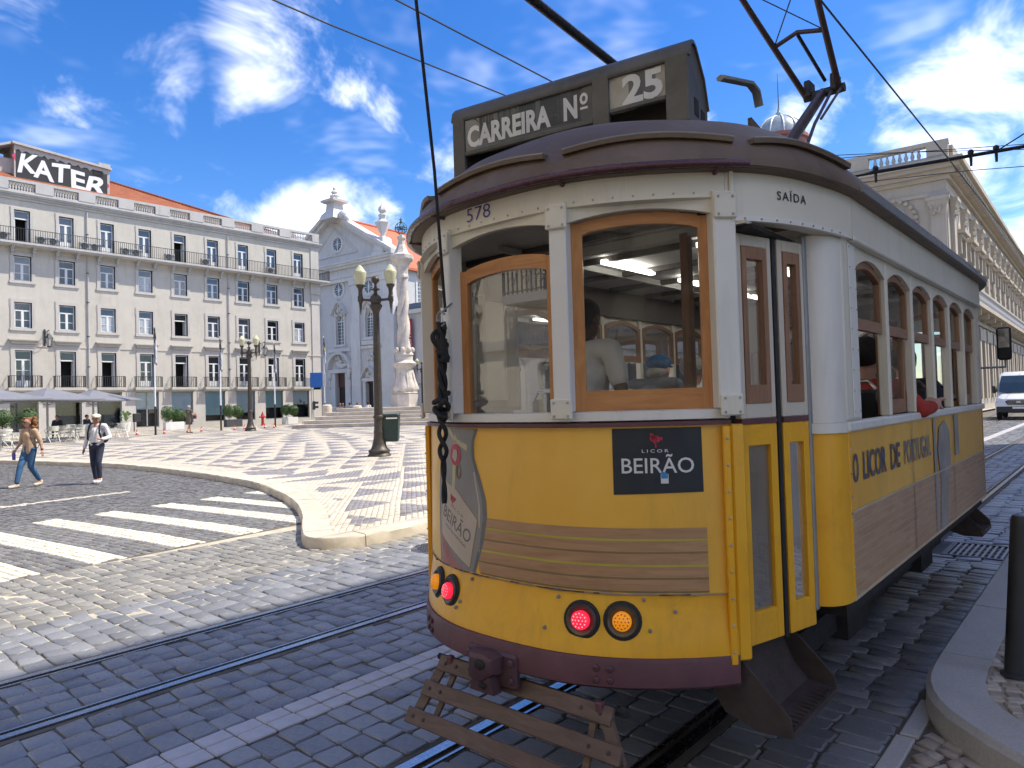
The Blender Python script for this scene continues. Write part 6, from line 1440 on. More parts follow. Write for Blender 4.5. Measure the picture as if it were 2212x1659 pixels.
TX, TY = -2.08, 2.348
TR_ = empty('tram', (TX, TY, 0)); tag(TR_, 'old yellow and white tram with wooden window frames and a route sign on its roof', 'tram')
TL_ = 5.98                                       # body length
HW = 1.13
HALF = [(0, -.018), (.17, -.012), (.325, .012), (.48, .065), (.62, .142), (.76, .245), (.876, .352)]      # rear dash in plan
CORN = [(.876, .352), (.945, .44), (1.005, .55), (1.055, .69), (1.09, .84), (1.115, .98), (HW, 1.12)]
def densify(P, k=4):
    out = []
    for i in range(len(P)-1):
        p0 = P[max(i-1, 0)]; p1, p2 = P[i], P[i+1]; p3 = P[min(i+2, len(P)-1)]
        for j in range(k):
            t_ = j/k; out.append(tuple(.5*((2*p1[d])+(-p0[d]+p2[d])*t_+(2*p0[d]-5*p1[d]+4*p2[d]-p3[d])*t_*t_+(-p0[d]+3*p1[d]-3*p2[d]+p3[d])*t_**3) for d in (0, 1)))
    out.append(P[-1]); return out
DH = densify(HALF); DASH = [(-u, v) for u, v in reversed(DH)][:-1]+DH
EH = densify(HALF[:-1]+CORN); ENDC = [(-u, v) for u, v in reversed(EH)][:-1]+EH                           # dash and corners to the straight side
class Curve:
    def __init__(s, P):
        s.P = P; s.d = [0]
        for a, b in zip(P, P[1:]): s.d.append(s.d[-1]+math.dist(a, b))
        s.mid = s.d[-1]/2
    def at(s, a):
        q = min(max(a+s.mid, 0), s.d[-1]); i = 0
        while i < len(s.d)-2 and s.d[i+1] < q: i += 1
        t_ = (q-s.d[i])/(s.d[i+1]-s.d[i]); p, n_ = s.P[i], s.P[i+1]
        # smooth normal from neighbours
        def nrm(k):
            a_ = s.P[max(k-1, 0)]; b_ = s.P[min(k+1, len(s.P)-1)]; tx, ty = b_[0]-a_[0], b_[1]-a_[1]; l = math.hypot(tx, ty); return (ty/l, -tx/l)
        n0, n1_ = nrm(i), nrm(i+1); nx, ny = n0[0]*(1-t_)+n1_[0]*t_, n0[1]*(1-t_)+n1_[1]*t_; l = math.hypot(nx, ny)
        return (p[0]+(n_[0]-p[0])*t_, p[1]+(n_[1]-p[1])*t_, nx/l, ny/l)
DC = Curve(DASH)
def bulge(z, a=0.0):                              # the dash swells outwards towards the bumper
    f = 1-.72*min(1, (a/DC.mid)**2)
    if z > .88: return .012*(1.53-z)/.65
    t_ = min(1, (.88-z)/.30); return .012+.064*f*(t_*t_*(3-2*t_))
def S_(a, z, off=0.0):
    u, v, nx, ny = DC.at(a); o = bulge(z, a)+off; return (u+nx*o, v+ny*o, z)
def end_xf(o):                                    # the same end turned round at the front
    c = o.copy(); col.objects.link(c); c.parent = o.parent; c.rotation_euler = (0, 0, R(180)); c.location = (0, TL_, 0)
    for ch in children(o):
        k = ch.copy(); col.objects.link(k); k.parent = c
    return c
A_ = DC.mid
def dash_sheet(nm, mt, z0, z1, nz, a0=-A_, a1=A_, off=0.0, th=.02):
    zs_ = [z0+(z1-z0)*k/nz for k in range(nz+1)]; na = 48; m = MB()
    m.loft([[S_(a0+(a1-a0)*j/na, z, off) for j in range(na+1)] for z in zs_], False, False)
    o = m.build(nm, mt, TR_, 60); return o
lo = dash_sheet('dash_apron', 'tram_yellow', .615, .868, 12); up = dash_sheet('dash_panel', 'poster_yellow', .862, 1.535, 16, off=.004)
for o in (lo, up): end_xf(o)
m = MB(); na = 60                                  # torn seam where poster film meets apron
rs = random.Random(3); prevz = .866
m.loft([[S_(-A_+2*A_*j/na, .866+z_+rs.uniform(-.003, .003), .0065+(.001 if k in (1,) else 0)) for j in range(na+1)] for k, z_ in enumerate((-.005, .0, .004))], False, False); m.build('dash_seam', 'print_label_edge', TR_)
for j in range(16):
    a = -A_*.95+1.85*A_*rs.random(); w_ = .02+.16*rs.random()**2; m = MB(); m.loft([[S_(a+w_*k/5, .865-.003*rs.random(), .009) for k in range(6)], [S_(a+w_*k/5, .867+.0025*rs.random(), .009) for k in range(6)]], False, False); m.build('dash_seam', 'rail_rust', TR_)
# belt rail (maroon) and white sill along the end
def band(nm, mt, z0, z1, off0, off1, curve=DC, a0=None, a1=None, n=60, round_=False):
    a0 = -curve.mid if a0 is None else a0; a1 = curve.mid if a1 is None else a1; rings = []
    for j in range(n+1):
        u, v, nx, ny = curve.at(a0+(a1-a0)*j/n); rings.append([(u+nx*off0, v+ny*off0, z0), (u+nx*off1, v+ny*off1, z0+.004), (u+nx*off1, v+ny*off1, z1-.004), (u+nx*off0, v+ny*off0, z1)])
    m = MB(); m.loft(rings, True, True); return m.build(nm, mt, TR_, 40)
for o in (band('belt_rail', 'maroon', 1.533, 1.556, -.01, .026), band('sill_board', 'tram_white_clean', 1.5565, 1.60, -.03, .018)): end_xf(o)
# bumper
m = MB(); rings = []
for j in range(61):
    a = -A_*1.0+2*A_*j/60; u, v, nx, ny = DC.at(a); rings.append([(u+nx*o_, v+ny*o_, z) for o_, z in ((.0, .508), (.075*(1-.72*(a/A_)**2), .504), (.098*(1-.66*(a/A_)**2), .518), (.098*(1-.66*(a/A_)**2), .610), (.088*(1-.66*(a/A_)**2), .627), (.0, .629))])
m.loft(rings, True, True); bp = m.build('bumper', 'maroon', TR_, 40); end_xf(bp)
def bolt(a, z, off, r_=.014, parent=None, mt='bolt_maroon'):
    u, v, nx, ny = DC.at(a); m = MB(); P_ = Vector((u+nx*off, v+ny*off, z)); N_ = Vector((nx, ny, 0)); m.tube([tuple(P_-N_*.004), tuple(P_+N_*.008), tuple(P_+N_*.012)], [r_, r_, r_*.6], 6); return m.build('bolt', mt, parent or TR_)
for a, z in ((.44, .51), (.49, .51), (.44, .555), (.49, .555), (-.50, .51), (-.55, .51), (-.50, .555), (-.55, .555)): bolt(a, z+.034, .098*(1-.66*(a/A_)**2), .014, bp)
# coupler casting
m = MB(); m.cbox(-.16, .12, -.130, -.09, .44, .588, .012); m.loft([[(x*s_-.035, -.125-y_, .535+z*s_) for x, z in ((-.075, -.07), (.0, -.085), (.085, -.03), (.09, .04), (.03, .055), (-.07, .05))] for s_, y_ in ((1, 0), (1, .03), (.85, .06), (.6, .07))], True, True); m.loft([[(x-.03, -.13-y_, .45+z) for x, z in ((-.07, -.03), (.07, -.03), (.05, .04), (-.05, .04))] for y_ in (0, .05)], True, True); cp = m.build('coupler', 'bolt_maroon', TR_, 35)
m = MB(); m.sphere((-.02, -.2, .545), (.03, .012, .022), 10, 6); m.sphere((-.02, -.186, .452), (.022, .01, .013), 10, 6); m.build('pin_hole', 'under_black', cp)
for a, z in ((-.135, .48), (-.135, .555), (.095, .48), (.095, .555)): bolt(a, z, .132-.018, .016, cp)
# tail lamps
def tail_lamp(a, z, mt, lab):
    u, v, nx, ny = DC.at(a); o_ = bulge(z, a); ang = math.atan2(ny, nx)
    e = MB(); e.lathe([(.062, -.004), (.064, .012), (.058, .020), (.050, .017), (.040, .010), (.0, .008)], n=26); b = e.build('tail_lamp', 'lens_rim', TR_, 40); b['label'] = lab
    b.rotation_euler = Vector((nx, ny, .17)).to_track_quat('Z', 'Y').to_euler(); b.location = (u+nx*o_, v+ny*o_, z)
    e = MB(); e.lathe([(.038, .010), (.038, .026), (.032, .036), (.0, .042)], n=24); l = e.build('lens', mt, b, 60)
    e = MB()
    for k in range(19):
        r_ = (0 if k == 0 else .014 if k < 7 else .027); q = k*2*math.pi/(6 if k < 7 else 12); e.sphere((r_*math.cos(q), r_*math.sin(q), .038-r_*.16), .0048, 6, 4)
    e.build('lens_dots', mt+'_dot', b)
    e = MB(); e.lathe([(.078, -.003), (.076, .006), (.064, .008)], n=26, caps=False); e.build('gasket', 'black_rubber', b, 40)
tail_lamp(.375, .757, 'lens_red', 'lit red tail lamp'); tail_lamp(.535, .763, 'lens_amber', 'amber turn lamp'); tail_lamp(-.375, .757, 'lens_red', 'lit red tail lamp'); tail_lamp(-.535, .763, 'lens_amber', 'amber turn lamp')
for a, z in ((.27, .835), (.62, .845), (.64, .73), (.22, .71), (-.22, .84), (-.28, .73), (-.30, .70), (.74, .80), (-.62, .86)): bolt(a, z, bulge(z, a), .008, TR_, 'bolt_grey')
# ---- prints on the dash: map flat shapes onto the curved panel
def pr(nm, mt, shapes, off, n_sub=0, parent=None):
    m = MB()
    for V, F in shapes: m.add([S_(a, z, off) for a, z in V], F)
    return m.build(nm, mt, parent or up)
def strip_shape(a0, a1, z0, z1, n=24, tilt=0.0, z0b=None, z1b=None):
    V = []; F = []
    for j in range(n+1):
        t_ = j/n; a = a0+(a1-a0)*t_; V += [(a, z0+((z0b if z0b is not None else z0)-z0)*t_), (a, z1+((z1b if z1b is not None else z1)-z1)*t_)]
    F = [(2*j, 2*j+2, 2*j+3, 2*j+1) for j in range(n)]; return V, F
def poly_shape(pts, rows=10):
    """outline filled row by row so that it follows the curve"""
    zs_ = [p[1] for p in pts]; z0, z1 = min(zs_), max(zs_); V = []; F = []; n = 10
    for r_ in range(rows+1):
        z = z0+(z1-z0)*(r_/rows); z = min(max(z, z0+1e-5), z1-1e-5); xs = []
        for (a, b), (c, d) in zip(pts, pts[1:]+pts[:1]):
            if (b <= z < d) or (d <= z < b): xs.append(a+(c-a)*(z-b)/(d-b))
        if len(xs) < 2: xs = [xs[0] if xs else pts[0][0]]*2
        l, h_ = min(xs), max(xs); V += [(l+(h_-l)*j/n, z) for j in range(n+1)]
    for r_ in range(rows):
        for j in range(n): F.append((r_*(n+1)+j, r_*(n+1)+j+1, (r_+1)*(n+1)+j+1, (r_+1)*(n+1)+j))
    return V, F
def text_shape(txt, ca, cz, w_, h_, off=.0, rot=0.0, spacing=1.0, shear=0.0):
    V, F = text_polys(txt, 1.0, off, spacing=spacing, shear=shear); V = fit(V, w_, h_); c, s_ = math.cos(rot), math.sin(rot); return [(ca+x*c-y*s_, cz+x*s_+y*c) for x, y, _ in V], F
for k in range(5):                                 # printed slats
    z1_ = 1.128-k*.051; pr('poster_slat', 'print_wood', [strip_shape(-.17, .875, z1_-.043, z1_, 48, z0b=z1_-.043)], .0055)
    if k < 4: pr('poster_slat_gap', 'print_olive' if k % 2 == 0 else 'print_wood_dark', [strip_shape(-.17, .875, z1_-.0510, z1_-.0425, 48)], .0055)
pr('poster_slat_gap', 'print_wood_dark', [strip_shape(-.16, .875, .872, .880, 48)], .0056)
lg0, lg1 = .515, .868                               # dark sign panel
pnl = pr('logo_panel', 'print_navy', [strip_shape(lg0, lg1, 1.262, 1.528, 12, z0b=1.27)], .0065)
LX = (lg0+lg1)/2; pr('logo_text', 'print_white', [text_shape('BEIRÃO', LX, 1.385, .284, .076, .006), text_shape('LICOR', LX-.008, 1.436, .105, .013, .008, spacing=1.5)], .0085, parent=pnl)
def tree_print(ca, cz, s_, par, off):
    rg = random.Random(2); sh = []
    for k in range(15):
        a = rg.uniform(0, 6.28); r_ = .022*s_*rg.random()**.6; x, z, q = ca+r_*math.cos(a)*1.1, cz+.012*s_+r_*math.sin(a)*.85, .0075*s_; sh.append(([(x+q*math.cos(2*math.pi*i/7), z+q*math.sin(2*math.pi*i/7)) for i in range(7)], [tuple(range(7))]))
    sh.append(([(ca-.003*s_, cz-.03*s_), (ca+.003*s_, cz-.03*s_), (ca+.002*s_, cz), (ca-.002*s_, cz)], [(0, 1, 2, 3)])); pr('logo_tree', 'print_red', sh, off, parent=par)
tree_print(LX-.005, 1.478, .95, pnl, .0089)
pr('sticker', 'print_white', [strip_shape(LX+.010, LX+.040, 1.306, 1.344, 2)], .0105, parent=pnl); pr('sticker', 'sticker_blue', [strip_shape(LX+.012, LX+.038, 1.326, 1.356, 2, z1b=1.346)], .0112, parent=pnl)
# bottle
bo = [(-.53, .872), (-.195, .872), (-.135, 1.02), (-.112, 1.13), (-.118, 1.21), (-.155, 1.31), (-.195, 1.40), (-.195, 1.47), (-.165, 1.53), (-.44, 1.53), (-.455, 1.47), (-.50, 1.42), (-.535, 1.33), (-.548, 1.2), (-.548, 1.05)]
btl = pr('poster_bottle', 'print_grey_dark', [poly_shape(bo, 24)], .0058); ins = [(-.365+(a+.365)*.90, z) for a, z in bo]; pr('bottle_body', 'print_grey', [poly_shape(ins, 24)], .0064, parent=btl)
pr('bottle_glint', 'print_label', [poly_shape([(-.168, 1.08), (-.160, 1.08), (-.155, 1.17), (-.19, 1.33), (-.20, 1.33), (-.167, 1.18)], 8)], .0068, parent=btl)
pr('bottle_liquid', 'print_rose', [poly_shape([(-.50, .870), (-.29, .870), (-.40, .93), (-.505, 1.02)], 8)], .0068, parent=btl)
lab_ = [(-.505, 1.005), (-.235, .888), (-.175, 1.115), (-.33, 1.235), (-.488, 1.285)]
pr('bottle_label_edge', 'print_label_edge', [poly_shape([(-.365+(a+.365)*1.03, 1.08+(z-1.08)*1.03) for a, z in lab_], 16)], .0072, parent=btl); lb_ = pr('bottle_label', 'print_label', [poly_shape(lab_, 16)], .0079, parent=btl)
pr('label_text', 'print_text', [text_shape('BEIRÃO', -.345, 1.085, .27, .078, .006, -.42), text_shape('LICOR', -.335, 1.14, .12, .014, .004, -.42, 1.5), text_shape('LICOR DE PORTUGAL', -.355, 1.022, .21, .014, .004, -.42)], .0086, parent=lb_); tree_print(-.37, 1.185, 1.0, lb_, .0088)
pr('bottle_ribbon', 'print_ribbon', [poly_shape([(-.385, 1.22), (-.355, 1.22), (-.325, 1.5), (-.35, 1.51)], 10), poly_shape([(-.43, 1.53), (-.34, 1.455), (-.335, 1.47), (-.40, 1.535)], 6), poly_shape([(-.345, 1.465), (-.245, 1.425), (-.24, 1.455), (-.33, 1.48)], 6)], .0072, parent=btl)
pr('bottle_seal', 'print_seal', [([(-.342+.05*math.cos(2*math.pi*k/16), 1.405+.052*math.sin(2*math.pi*k/16)) for k in range(16)], [tuple(range(16))])], .0080, parent=btl); pr('bottle_seal_mark', 'print_label', [([(-.345+.022*math.cos(2*math.pi*k/9)*(1+.3*(k % 2)), 1.403+.026*math.sin(2*math.pi*k/9)*(1+.3*(k % 2))) for k in range(9)], [tuple(range(9))])], .0086, parent=btl)
m = MB(); m.tube([S_(-.315+.016*math.sin(q), 1.325+.032*math.cos(q), .0085) for q in [2*math.pi*k/14 for k in range(14)]], .0035, 5, True); m.build('bottle_cord', 'print_label_edge', btl)

# ---- posts, spandrels and letterboard of the end
PQ = [(-.876, .345), (-.325, .0), (.325, .0), (.876, .345)]
def post(nm, mt, p, w_, d_, z0, z1, ang, parent=TR_):
    T = Matrix.Translation((p[0], p[1], 0)) @ Matrix.Rotation(ang, 4, 'Z'); m = MB(T); m.cbox(-w_/2, w_/2, -d_/2, d_/2, z0, z1, .006); return m.build(nm, mt, parent)
ZT = 2.46
ends_ = []
for (p, a) in ((PQ[0], R(-48)), (PQ[1], R(-16)), (PQ[2], R(16)), (PQ[3], R(48))):
    w_ = .075 if abs(p[0]) < .5 else .095
    ends_.append(post('window_post', 'tram_white_clean', (p[0]*1.0, p[1]), w_, .075, 1.598, ZT+.01, a))
    for zz, hh in ((1.60, .085), (2.385, .10)):
        T = Matrix.Translation((p[0], p[1], 0)) @ Matrix.Rotation(a, 4, 'Z'); m = MB(T); m.cbox(-.047, .047, -.052, -.037, zz-.03, zz+hh-.03, .005); pl_ = m.build('corner_plate', 'tram_white', TR_)
        for sx in (-.03, .03):
            for sz in (.015, hh-.015): m = MB(T); m.sphere((sx, -.053, zz-.03+sz), .006, 6, 4); m.build('screw', 'rivet', pl_)
# white spandrel with arched lower edge over each window
def facet(p, q):
    d_ = Vector((q[0]-p[0], q[1]-p[1], 0)); L_ = d_.length; return Matrix.Translation((p[0], p[1], 0)) @ Matrix.Rotation(math.atan2(d_.y, d_.x), 4, 'Z'), L_
def arch_z(x, L_, zs, rise): t_ = (x/L_-.5)*2; return zs+rise*(1-t_*t_)
FAC = [facet(PQ[i], PQ[i+1]) for i in range(3)]
for T, L_ in FAC:
    m = MB(T); n = 14; xs = [L_*k/n for k in range(n+1)]
    m.loft([[(x, y, arch_z(x, L_, 2.372, .046)) for x in xs]+[(x, y, ZT+.01) for x in reversed(xs)] for y in (-.028, .0)], True, True); ends_.append(m.build('window_head', 'tram_white', TR_))
EC = Curve(ENDC)
lbd = band('letterboard', 'tram_white', 2.445, 2.575, -.03, .030, EC, -DC.mid-.005, DC.mid+.005, n=60); ends_.append(lbd)
for s0_, s1_ in ((DC.mid+.006, EC.mid), (-EC.mid, -DC.mid-.006)): ends_.append(band('door_letterboard', 'tram_white', 2.348, 2.575, -.03, .030, EC, s0_, s1_, n=24))
mo = band('letterboard_moulding', 'tram_white', 2.438, 2.452, .0, .036, EC, -DC.mid, DC.mid, 50); ends_.append(mo)
for j in range(25):
    a = -DC.mid+2*DC.mid*(j+.5)/25; u, v, nx, ny = EC.at(a); m = MB(); m.sphere((u+nx*.0305, v+ny*.0305, 2.462), .0048, 6, 4); m.build('rivet', 'rivet', lbd)
def ec_text(nm, mt, txt, ca, cz, w_, h_, o_=0.0, sp=1.0):
    V, F = text_polys(txt, 1.0, o_, spacing=sp); V = fit(V, w_, h_); m = MB()
    for_ = []
    for x, y, _ in V: u, v, nx, ny = EC.at(ca+x); for_.append((u+nx*.0325, v+ny*.0325, cz+y))
    m.add(for_, F); return m.build(nm, mt, lbd)
ec_text('fleet_number', 'print_blue', '578', -.095, 2.508, .150, .062, -.008); ec_text('exit_lettering', 'paint_black', 'SAÍDA', 1.31, 2.468, .175, .046, .012, 1.25)
# grey trim around the letterboard corner by the door
m = MB()
for z in (2.452,): pass
rings = []
for j in range(20):
    u, v, nx, ny = EC.at(1.02+.70*j/19); rings.append([(u+nx*.03, v+ny*.03, 2.343), (u+nx*.042, v+ny*.042, 2.346), (u+nx*.042, v+ny*.042, 2.366), (u+nx*.03, v+ny*.03, 2.369)])
m.loft(rings, True, True); u, v, nx, ny = EC.at(1.012); m.tube([(u+nx*.037, v+ny*.037, 2.345), (u+nx*.037, v+ny*.037, 2.575)], .009, 6); m.build('door_head_trim', 'tram_white_clean', TR_, 40)
for j in range(9): u, v, nx, ny = EC.at(1.06+.66*j/9); m = MB(); m.sphere((u+nx*.043, v+ny*.043, 2.356), .005, 6, 4); m.build('rivet', 'rivet', lbd)
# ---- sashes
def sash(T, L_, z0, zs, rise, fw, fb, mt, mth, gl, drop=0.0, y=.012, nm='window_sash', ins=.042, th=.03, head=None):
    """arched wooden sash with its pane, between two posts"""
    x0, x1 = ins, L_-ins; n = 14; hd = head or fw
    def az(x): return arch_z(x, L_, zs, rise)-drop-.004
    m = MB(T); m.box(x0, x0+fw, y, y+th, max(z0-drop, z0-.06), az(x0+fw*.5)-.0); root = m.build(nm, mt, TR_); m = MB(T); m.box(x1-fw, x1, y, y+th, max(z0-drop, z0-.06), az(x1-fw*.5)); m.build('stile', mt, root)
    m = MB(T); xs = [x0+fw+(x1-x0-2*fw)*k/n for k in range(n+1)]
    m.loft([[(x, yy, az(x)-hd*(1 if 0 < k < n else 1.12)) for k, x in enumerate(xs)]+[(x, yy, az(x)) for x in reversed(xs)] for yy in (y-.001, y+th+.001)], True, True); m.build('top_rail', mth, root)
    if fb: m = MB(T); m.box(x0+fw, x1-fw, y-.001, y+th+.001, z0, z0+fb); m.build('bottom_rail', mth, root)
    m = MB(T); m.poly([(x0+fw*.6, y+th*.5, z0+(fb*.6 if fb else -.02))]+[(x1-fw*.6, y+th*.5, z0+(fb*.6 if fb else -.02))]+[(x, y+th*.5, az(x)-hd*.6) for x in reversed(xs)]); m.build('pane', gl, root)
    return root
sash(*FAC[1], 1.60, 2.372, .046, .045, 0, 'wood_orange', 'wood_orange_h', 'tram_glass_film', .115, head=.06)
sash(*FAC[2], 1.60, 2.372, .046, .048, .085, 'wood_orange', 'wood_orange_h', 'tram_glass')
sash(*FAC[0], 1.60, 2.372, .046, .045, .06, 'wood_orange', 'wood_orange_h', 'tram_glass')
for o in ends_: end_xf(o)
for T, L_ in FAC:                                   # front end sashes
    s0 = sash(T, L_, 1.60, 2.372, .046, .05, .08, 'wood_orange', 'wood_orange_h', 'tram_glass_clear'); s0.rotation_euler = (0, 0, R(180)); s0.location = (0, TL_, 0)

# ---- saloon sides
V0, V1 = 1.02, TL_-1.02
WP = [1.24+.592*k for k in range(7)]                # window post lines along the side
def side(sg):
    near = sg > 0; u = HW*sg
    bx_ = lambda a, b: (min(a*sg, b*sg), max(a*sg, b*sg))
    m = MB(); m.box(*bx_(HW-.03, HW), V0, V1, .715, 1.47); sp_ = m.build('side_panel', 'poster_yellow', TR_)
    m = MB(); m.cbox(*bx_(HW-.04, HW+.022), V0-.02, V1+.02, 1.47, 1.515, .008); m.build('side_sill', 'tram_white_clean', TR_)
    m = MB(); m.box(*bx_(HW-.03, HW+.03), 1.12, TL_-1.12, 2.348, 2.575); sl_ = m.build('side_letterboard', 'tram_white', TR_)
    m = MB(); m.cbox(*bx_(HW-.0, HW+.040), 1.12, TL_-1.12, 2.343, 2.366, .006); m.build('side_moulding', 'tram_white', TR_)
    m = MB(); m.cbox(*bx_(HW-.05, HW+.006), V0, WP[0]-.015, 1.515, 2.37, .012); m.build('corner_post', 'tram_white', TR_); m = MB(); m.cbox(*bx_(HW+.006, HW+.012), WP[0]-.13, WP[0]-.02, 1.53, 2.34, .003); pb_ = m.build('post_board', 'tram_white_clean', TR_)
    for j in range(9):
        for dv in (-.12, -.03): m = MB(); m.sphere(((HW+.0125)*sg, WP[0]+dv, 1.56+j*.095), .0045, 6, 4); m.build('rivet', 'rivet', pb_)
    m = MB(); m.cbox(*bx_(HW-.05, HW+.006), WP[6]+.015, V1, 1.515, 2.37, .012); m.build('corner_post', 'tram_white', TR_)
    for w_ in WP: m = MB(); m.cbox(*bx_(HW-.05, HW+.004), w_-.022, w_+.022, 1.515, 2.37, .008); m.build('window_post', 'tram_white', TR_)
    for k in range(6):
        T = Matrix.Translation((u-.012*sg, WP[k], 0)) @ Matrix.Rotation(R(90), 4, 'Z')
        if not near: T = Matrix.Translation((u+.012, WP[k], 0)) @ Matrix.Rotation(R(90), 4, 'Z') @ Matrix.Scale(-1, 4, (0, 1, 0))
        L_ = WP[k+1]-WP[k]; n = 12; xs = [.02+(L_-.04)*j/n for j in range(n+1)]
        m = MB(T); m.loft([[(x, y, arch_z(x, L_, 2.235, .07)) for x in xs]+[(x, y, 2.362) for x in reversed(xs)] for y in (-.012, .008)], True, True); m.build('window_head', 'tram_white', TR_)
        up_ = sash(T, L_, 1.955, 2.235, .07, .032, .055, 'wood_brown', 'wood_brown_h', 'tram_glass' if near else 'tram_glass_clear', ins=.022, nm='upper_sash', y=.01)
        low = k in (1, 5) if near else False
        if low:
            m = MB(T); 
            for a, b, c, d in ((.03, .065, 1.52, 1.95), (L_-.065, L_-.03, 1.52, 1.95)): m.box(a, b, .034, .06, c, d)
            r_ = m.build('lower_sash', 'wood_brown', TR_); m = MB(T); m.box(.065, L_-.065, .034, .06, 1.52, 1.60); m.build('bottom_rail', 'wood_brown_h', r_); m = MB(T); m.poly([(.06, .047, 1.59), (L_-.06, .047, 1.59), (L_-.06, .047, 1.95), (.06, .047, 1.95)]); m.build('pane', 'tram_glass', r_)
        for zz in (1.60, 1.7) if near and not low and k == 0 else ():
            pass
    if near:
        # printed slats, lettering and faded figure on the near side
        def sq(nm, mt, v0, v1, z0, z1, off, par=sp_):
            m = MB(); m.poly([(u+off, v0, z0), (u+off, v1, z0), (u+off, v1, z1), (u+off, v0, z1)]); return m.build(nm, mt, par)
        sq('poster_wood', 'print_wood_side', V0+.015, V1-.01, .725, 1.098, .003)
        for k in range(8): sq('poster_slat_gap', 'print_wood_line', V0+.015, V1-.02, .762+k*.042, .766+k*.042, .0045)
        def side_text(txt, v, w_, h_, mt, z=1.30): 
            V, F = text_polys(txt, 1.0, .02); V = fit(V, w_, h_); m = MB(); m.add([(u+.005, v+x, z+y) for x, y, _ in V], F); m.build('side_lettering', mt, sp_)
        for word, v, w_, mt in (('O', 1.125, .085, 'print_letter'), ('LICOR', 1.46, .42, 'print_letter'), ('DE', 1.865, .20, 'print_letter'), ('PORTUGAL', 2.42, .70, 'print_letter_pale')): side_text(word, v, w_, .135, mt)
        fg = [(2.98, .73), (3.2, .73), (3.28, 1.0), (3.42, 1.12), (3.4, 1.36), (3.25, 1.44), (3.05, 1.40), (2.98, 1.25), (3.05, 1.05)]
        m = MB(); m.poly([(u+.006, a, b) for a, b in fg]); m.build('poster_figure', 'print_faded', sp_); sq('poster_block', 'print_faded', 2.86, 2.95, .73, 1.46, .0055); sq('poster_block', 'print_faded', 3.6, 3.76, 1.17, 1.46, .0055)
        for v in (2.27, 3.53): sq('panel_joint', 'print_label_edge', v-.006, v+.006, .72, 1.468, .0075)
        m = MB(); m.cbox(u-.001, u+.008, V0, V1, 1.098, 1.112, .003); m.build('panel_bead', 'print_wood_line', sp_); m = MB(); m.cbox(u-.001, u+.012, V0-.0, V1, .715, .73, .004); m.build('panel_bead', 'print_wood_line', sp_)
    return sp_
side(1); side(-1)
# rounded corner panels between doors and saloon
for sg in (1, -1):
    for f in (0, 1):
        def cpan(nm, mt, z0, z1, off=0.0, q0=.865, q1=1.025):
            P_ = []; 
            for j in range(9):
                a = math.pi/2*j/8; uu = 1.02+(HW-1.02)*math.sin(a); vv = q0+.0+(q1-q0)*(1-math.cos(a)); P_.append((uu+off*math.sin(a), vv-off*math.cos(a)))
            m = MB(); m.loft([[(x*sg, y, z0) for x, y in P_], [(x*sg, y, z1) for x, y in P_]], False, False); o = m.build(nm, mt, TR_, 60)
            if f: o.scale = (1, -1, 1); o.location = (0, TL_, 0)
        cpan('corner_panel', 'tram_white_clean', 1.515, 2.347); cpan('corner_sill', 'tram_white_clean', 1.47, 1.515, .015); cpan('corner_panel', 'tram_yellow', .715, 1.47, .004)
        m = MB(); m.cbox(min(1.0*sg, 1.035*sg), max(1.0*sg, 1.035*sg), .835, .872, .70, 2.347, .006); o = m.build('door_jamb', 'grey_trim', TR_)
        if f: o.scale = (1, -1, 1); o.location = (0, TL_, 0)
m = MB(); m.cbox(HW-.004, HW+.008, 1.022, 1.046, .72, 1.465, .003); m.build('panel_strip', 'tram_yellow', TR_)
for j in range(7): m = MB(); m.sphere((HW+.0085, 1.034, .76+j*.105), .006, 6, 4); m.build('rivet', 'rivet', TR_)
# ---- doors (folding leaves) on the near side; plain closed leaves on the far side
def leaf(p, q, z0, z1, nm='door_leaf', simple=False):
    T, L_ = facet(p, q); zb = 1.53
    m = MB(T); st = .042
    for a, b, c, d in ((0, st, z0, zb), (L_-st, L_, z0, zb), (st, L_-st, z0, z0+.13), (st, L_-st, zb-.09, zb)): m.cbox(a, b, -.016, .016, c, d, .004)
    root = m.build(nm, 'tram_yellow', TR_)
    m = MB(T)
    for a, b, c, d in ((0, st*.8, zb+.022, z1), (L_-st*.8, L_, zb+.022, z1), (st*.8, L_-st*.8, zb+.022, zb+.085), (st*.8, L_-st*.8, z1-.05, z1)): m.cbox(a, b, -.016, .016, c, d, .004)
    m.build('upper_frame', 'tram_cream', root); m = MB(T); m.box(0, L_, -.018, .018, zb, zb+.022); m.build('belt_rail', 'maroon', root)
    m = MB(T); a0, a1, b0, b1 = st*.8, L_-st*.8, zb+.085, z1-.05; fw = .028
    for a, b, c, d in ((a0, a0+fw, b0, b1), (a1-fw, a1, b0, b1), (a0+fw, a1-fw, b0, b0+.075), (a0+fw, a1-fw, b1-.05, b1)): m.box(a, b, -.02, .012, c, d)
    if nm == 'door_leaf' and not simple: pass
    m.build('window_frame', 'wood_brown', root)
    m = MB(T); m.poly([(a0, 0, b0), (a1, 0, b0), (a1, 0, b1), (a0, 0, b1)]); m.build('pane', 'tram_glass', root); m = MB(T); m.poly([(st*.5, .004, z0+.1), (L_-st*.5, .004, z0+.1), (L_-st*.5, .004, zb-.05), (st*.5, .004, zb-.05)]); m.build('lower_pane', 'tram_glass_film', root)
    return root, T, L_
DL = [((.895, .40), (.955, .62)), ((.968, .66), (1.012, .845))]
for (p, q) in DL:
    leaf(p, q, .64, 2.31)
m = MB(); m.tube([(.963, .64, .63), (.963, .64, 2.34)], .017, 6); m.build('door_post', 'black_rubber', TR_)
m = MB(); m.box(.86, .99, .38, .83, 2.312, 2.33); m.build('door_head', 'under_black', TR_); m = MB(); m.box(.80, .97, .36, .83, 2.332, 2.345); m.build('door_soffit', 'tram_cream', TR_)
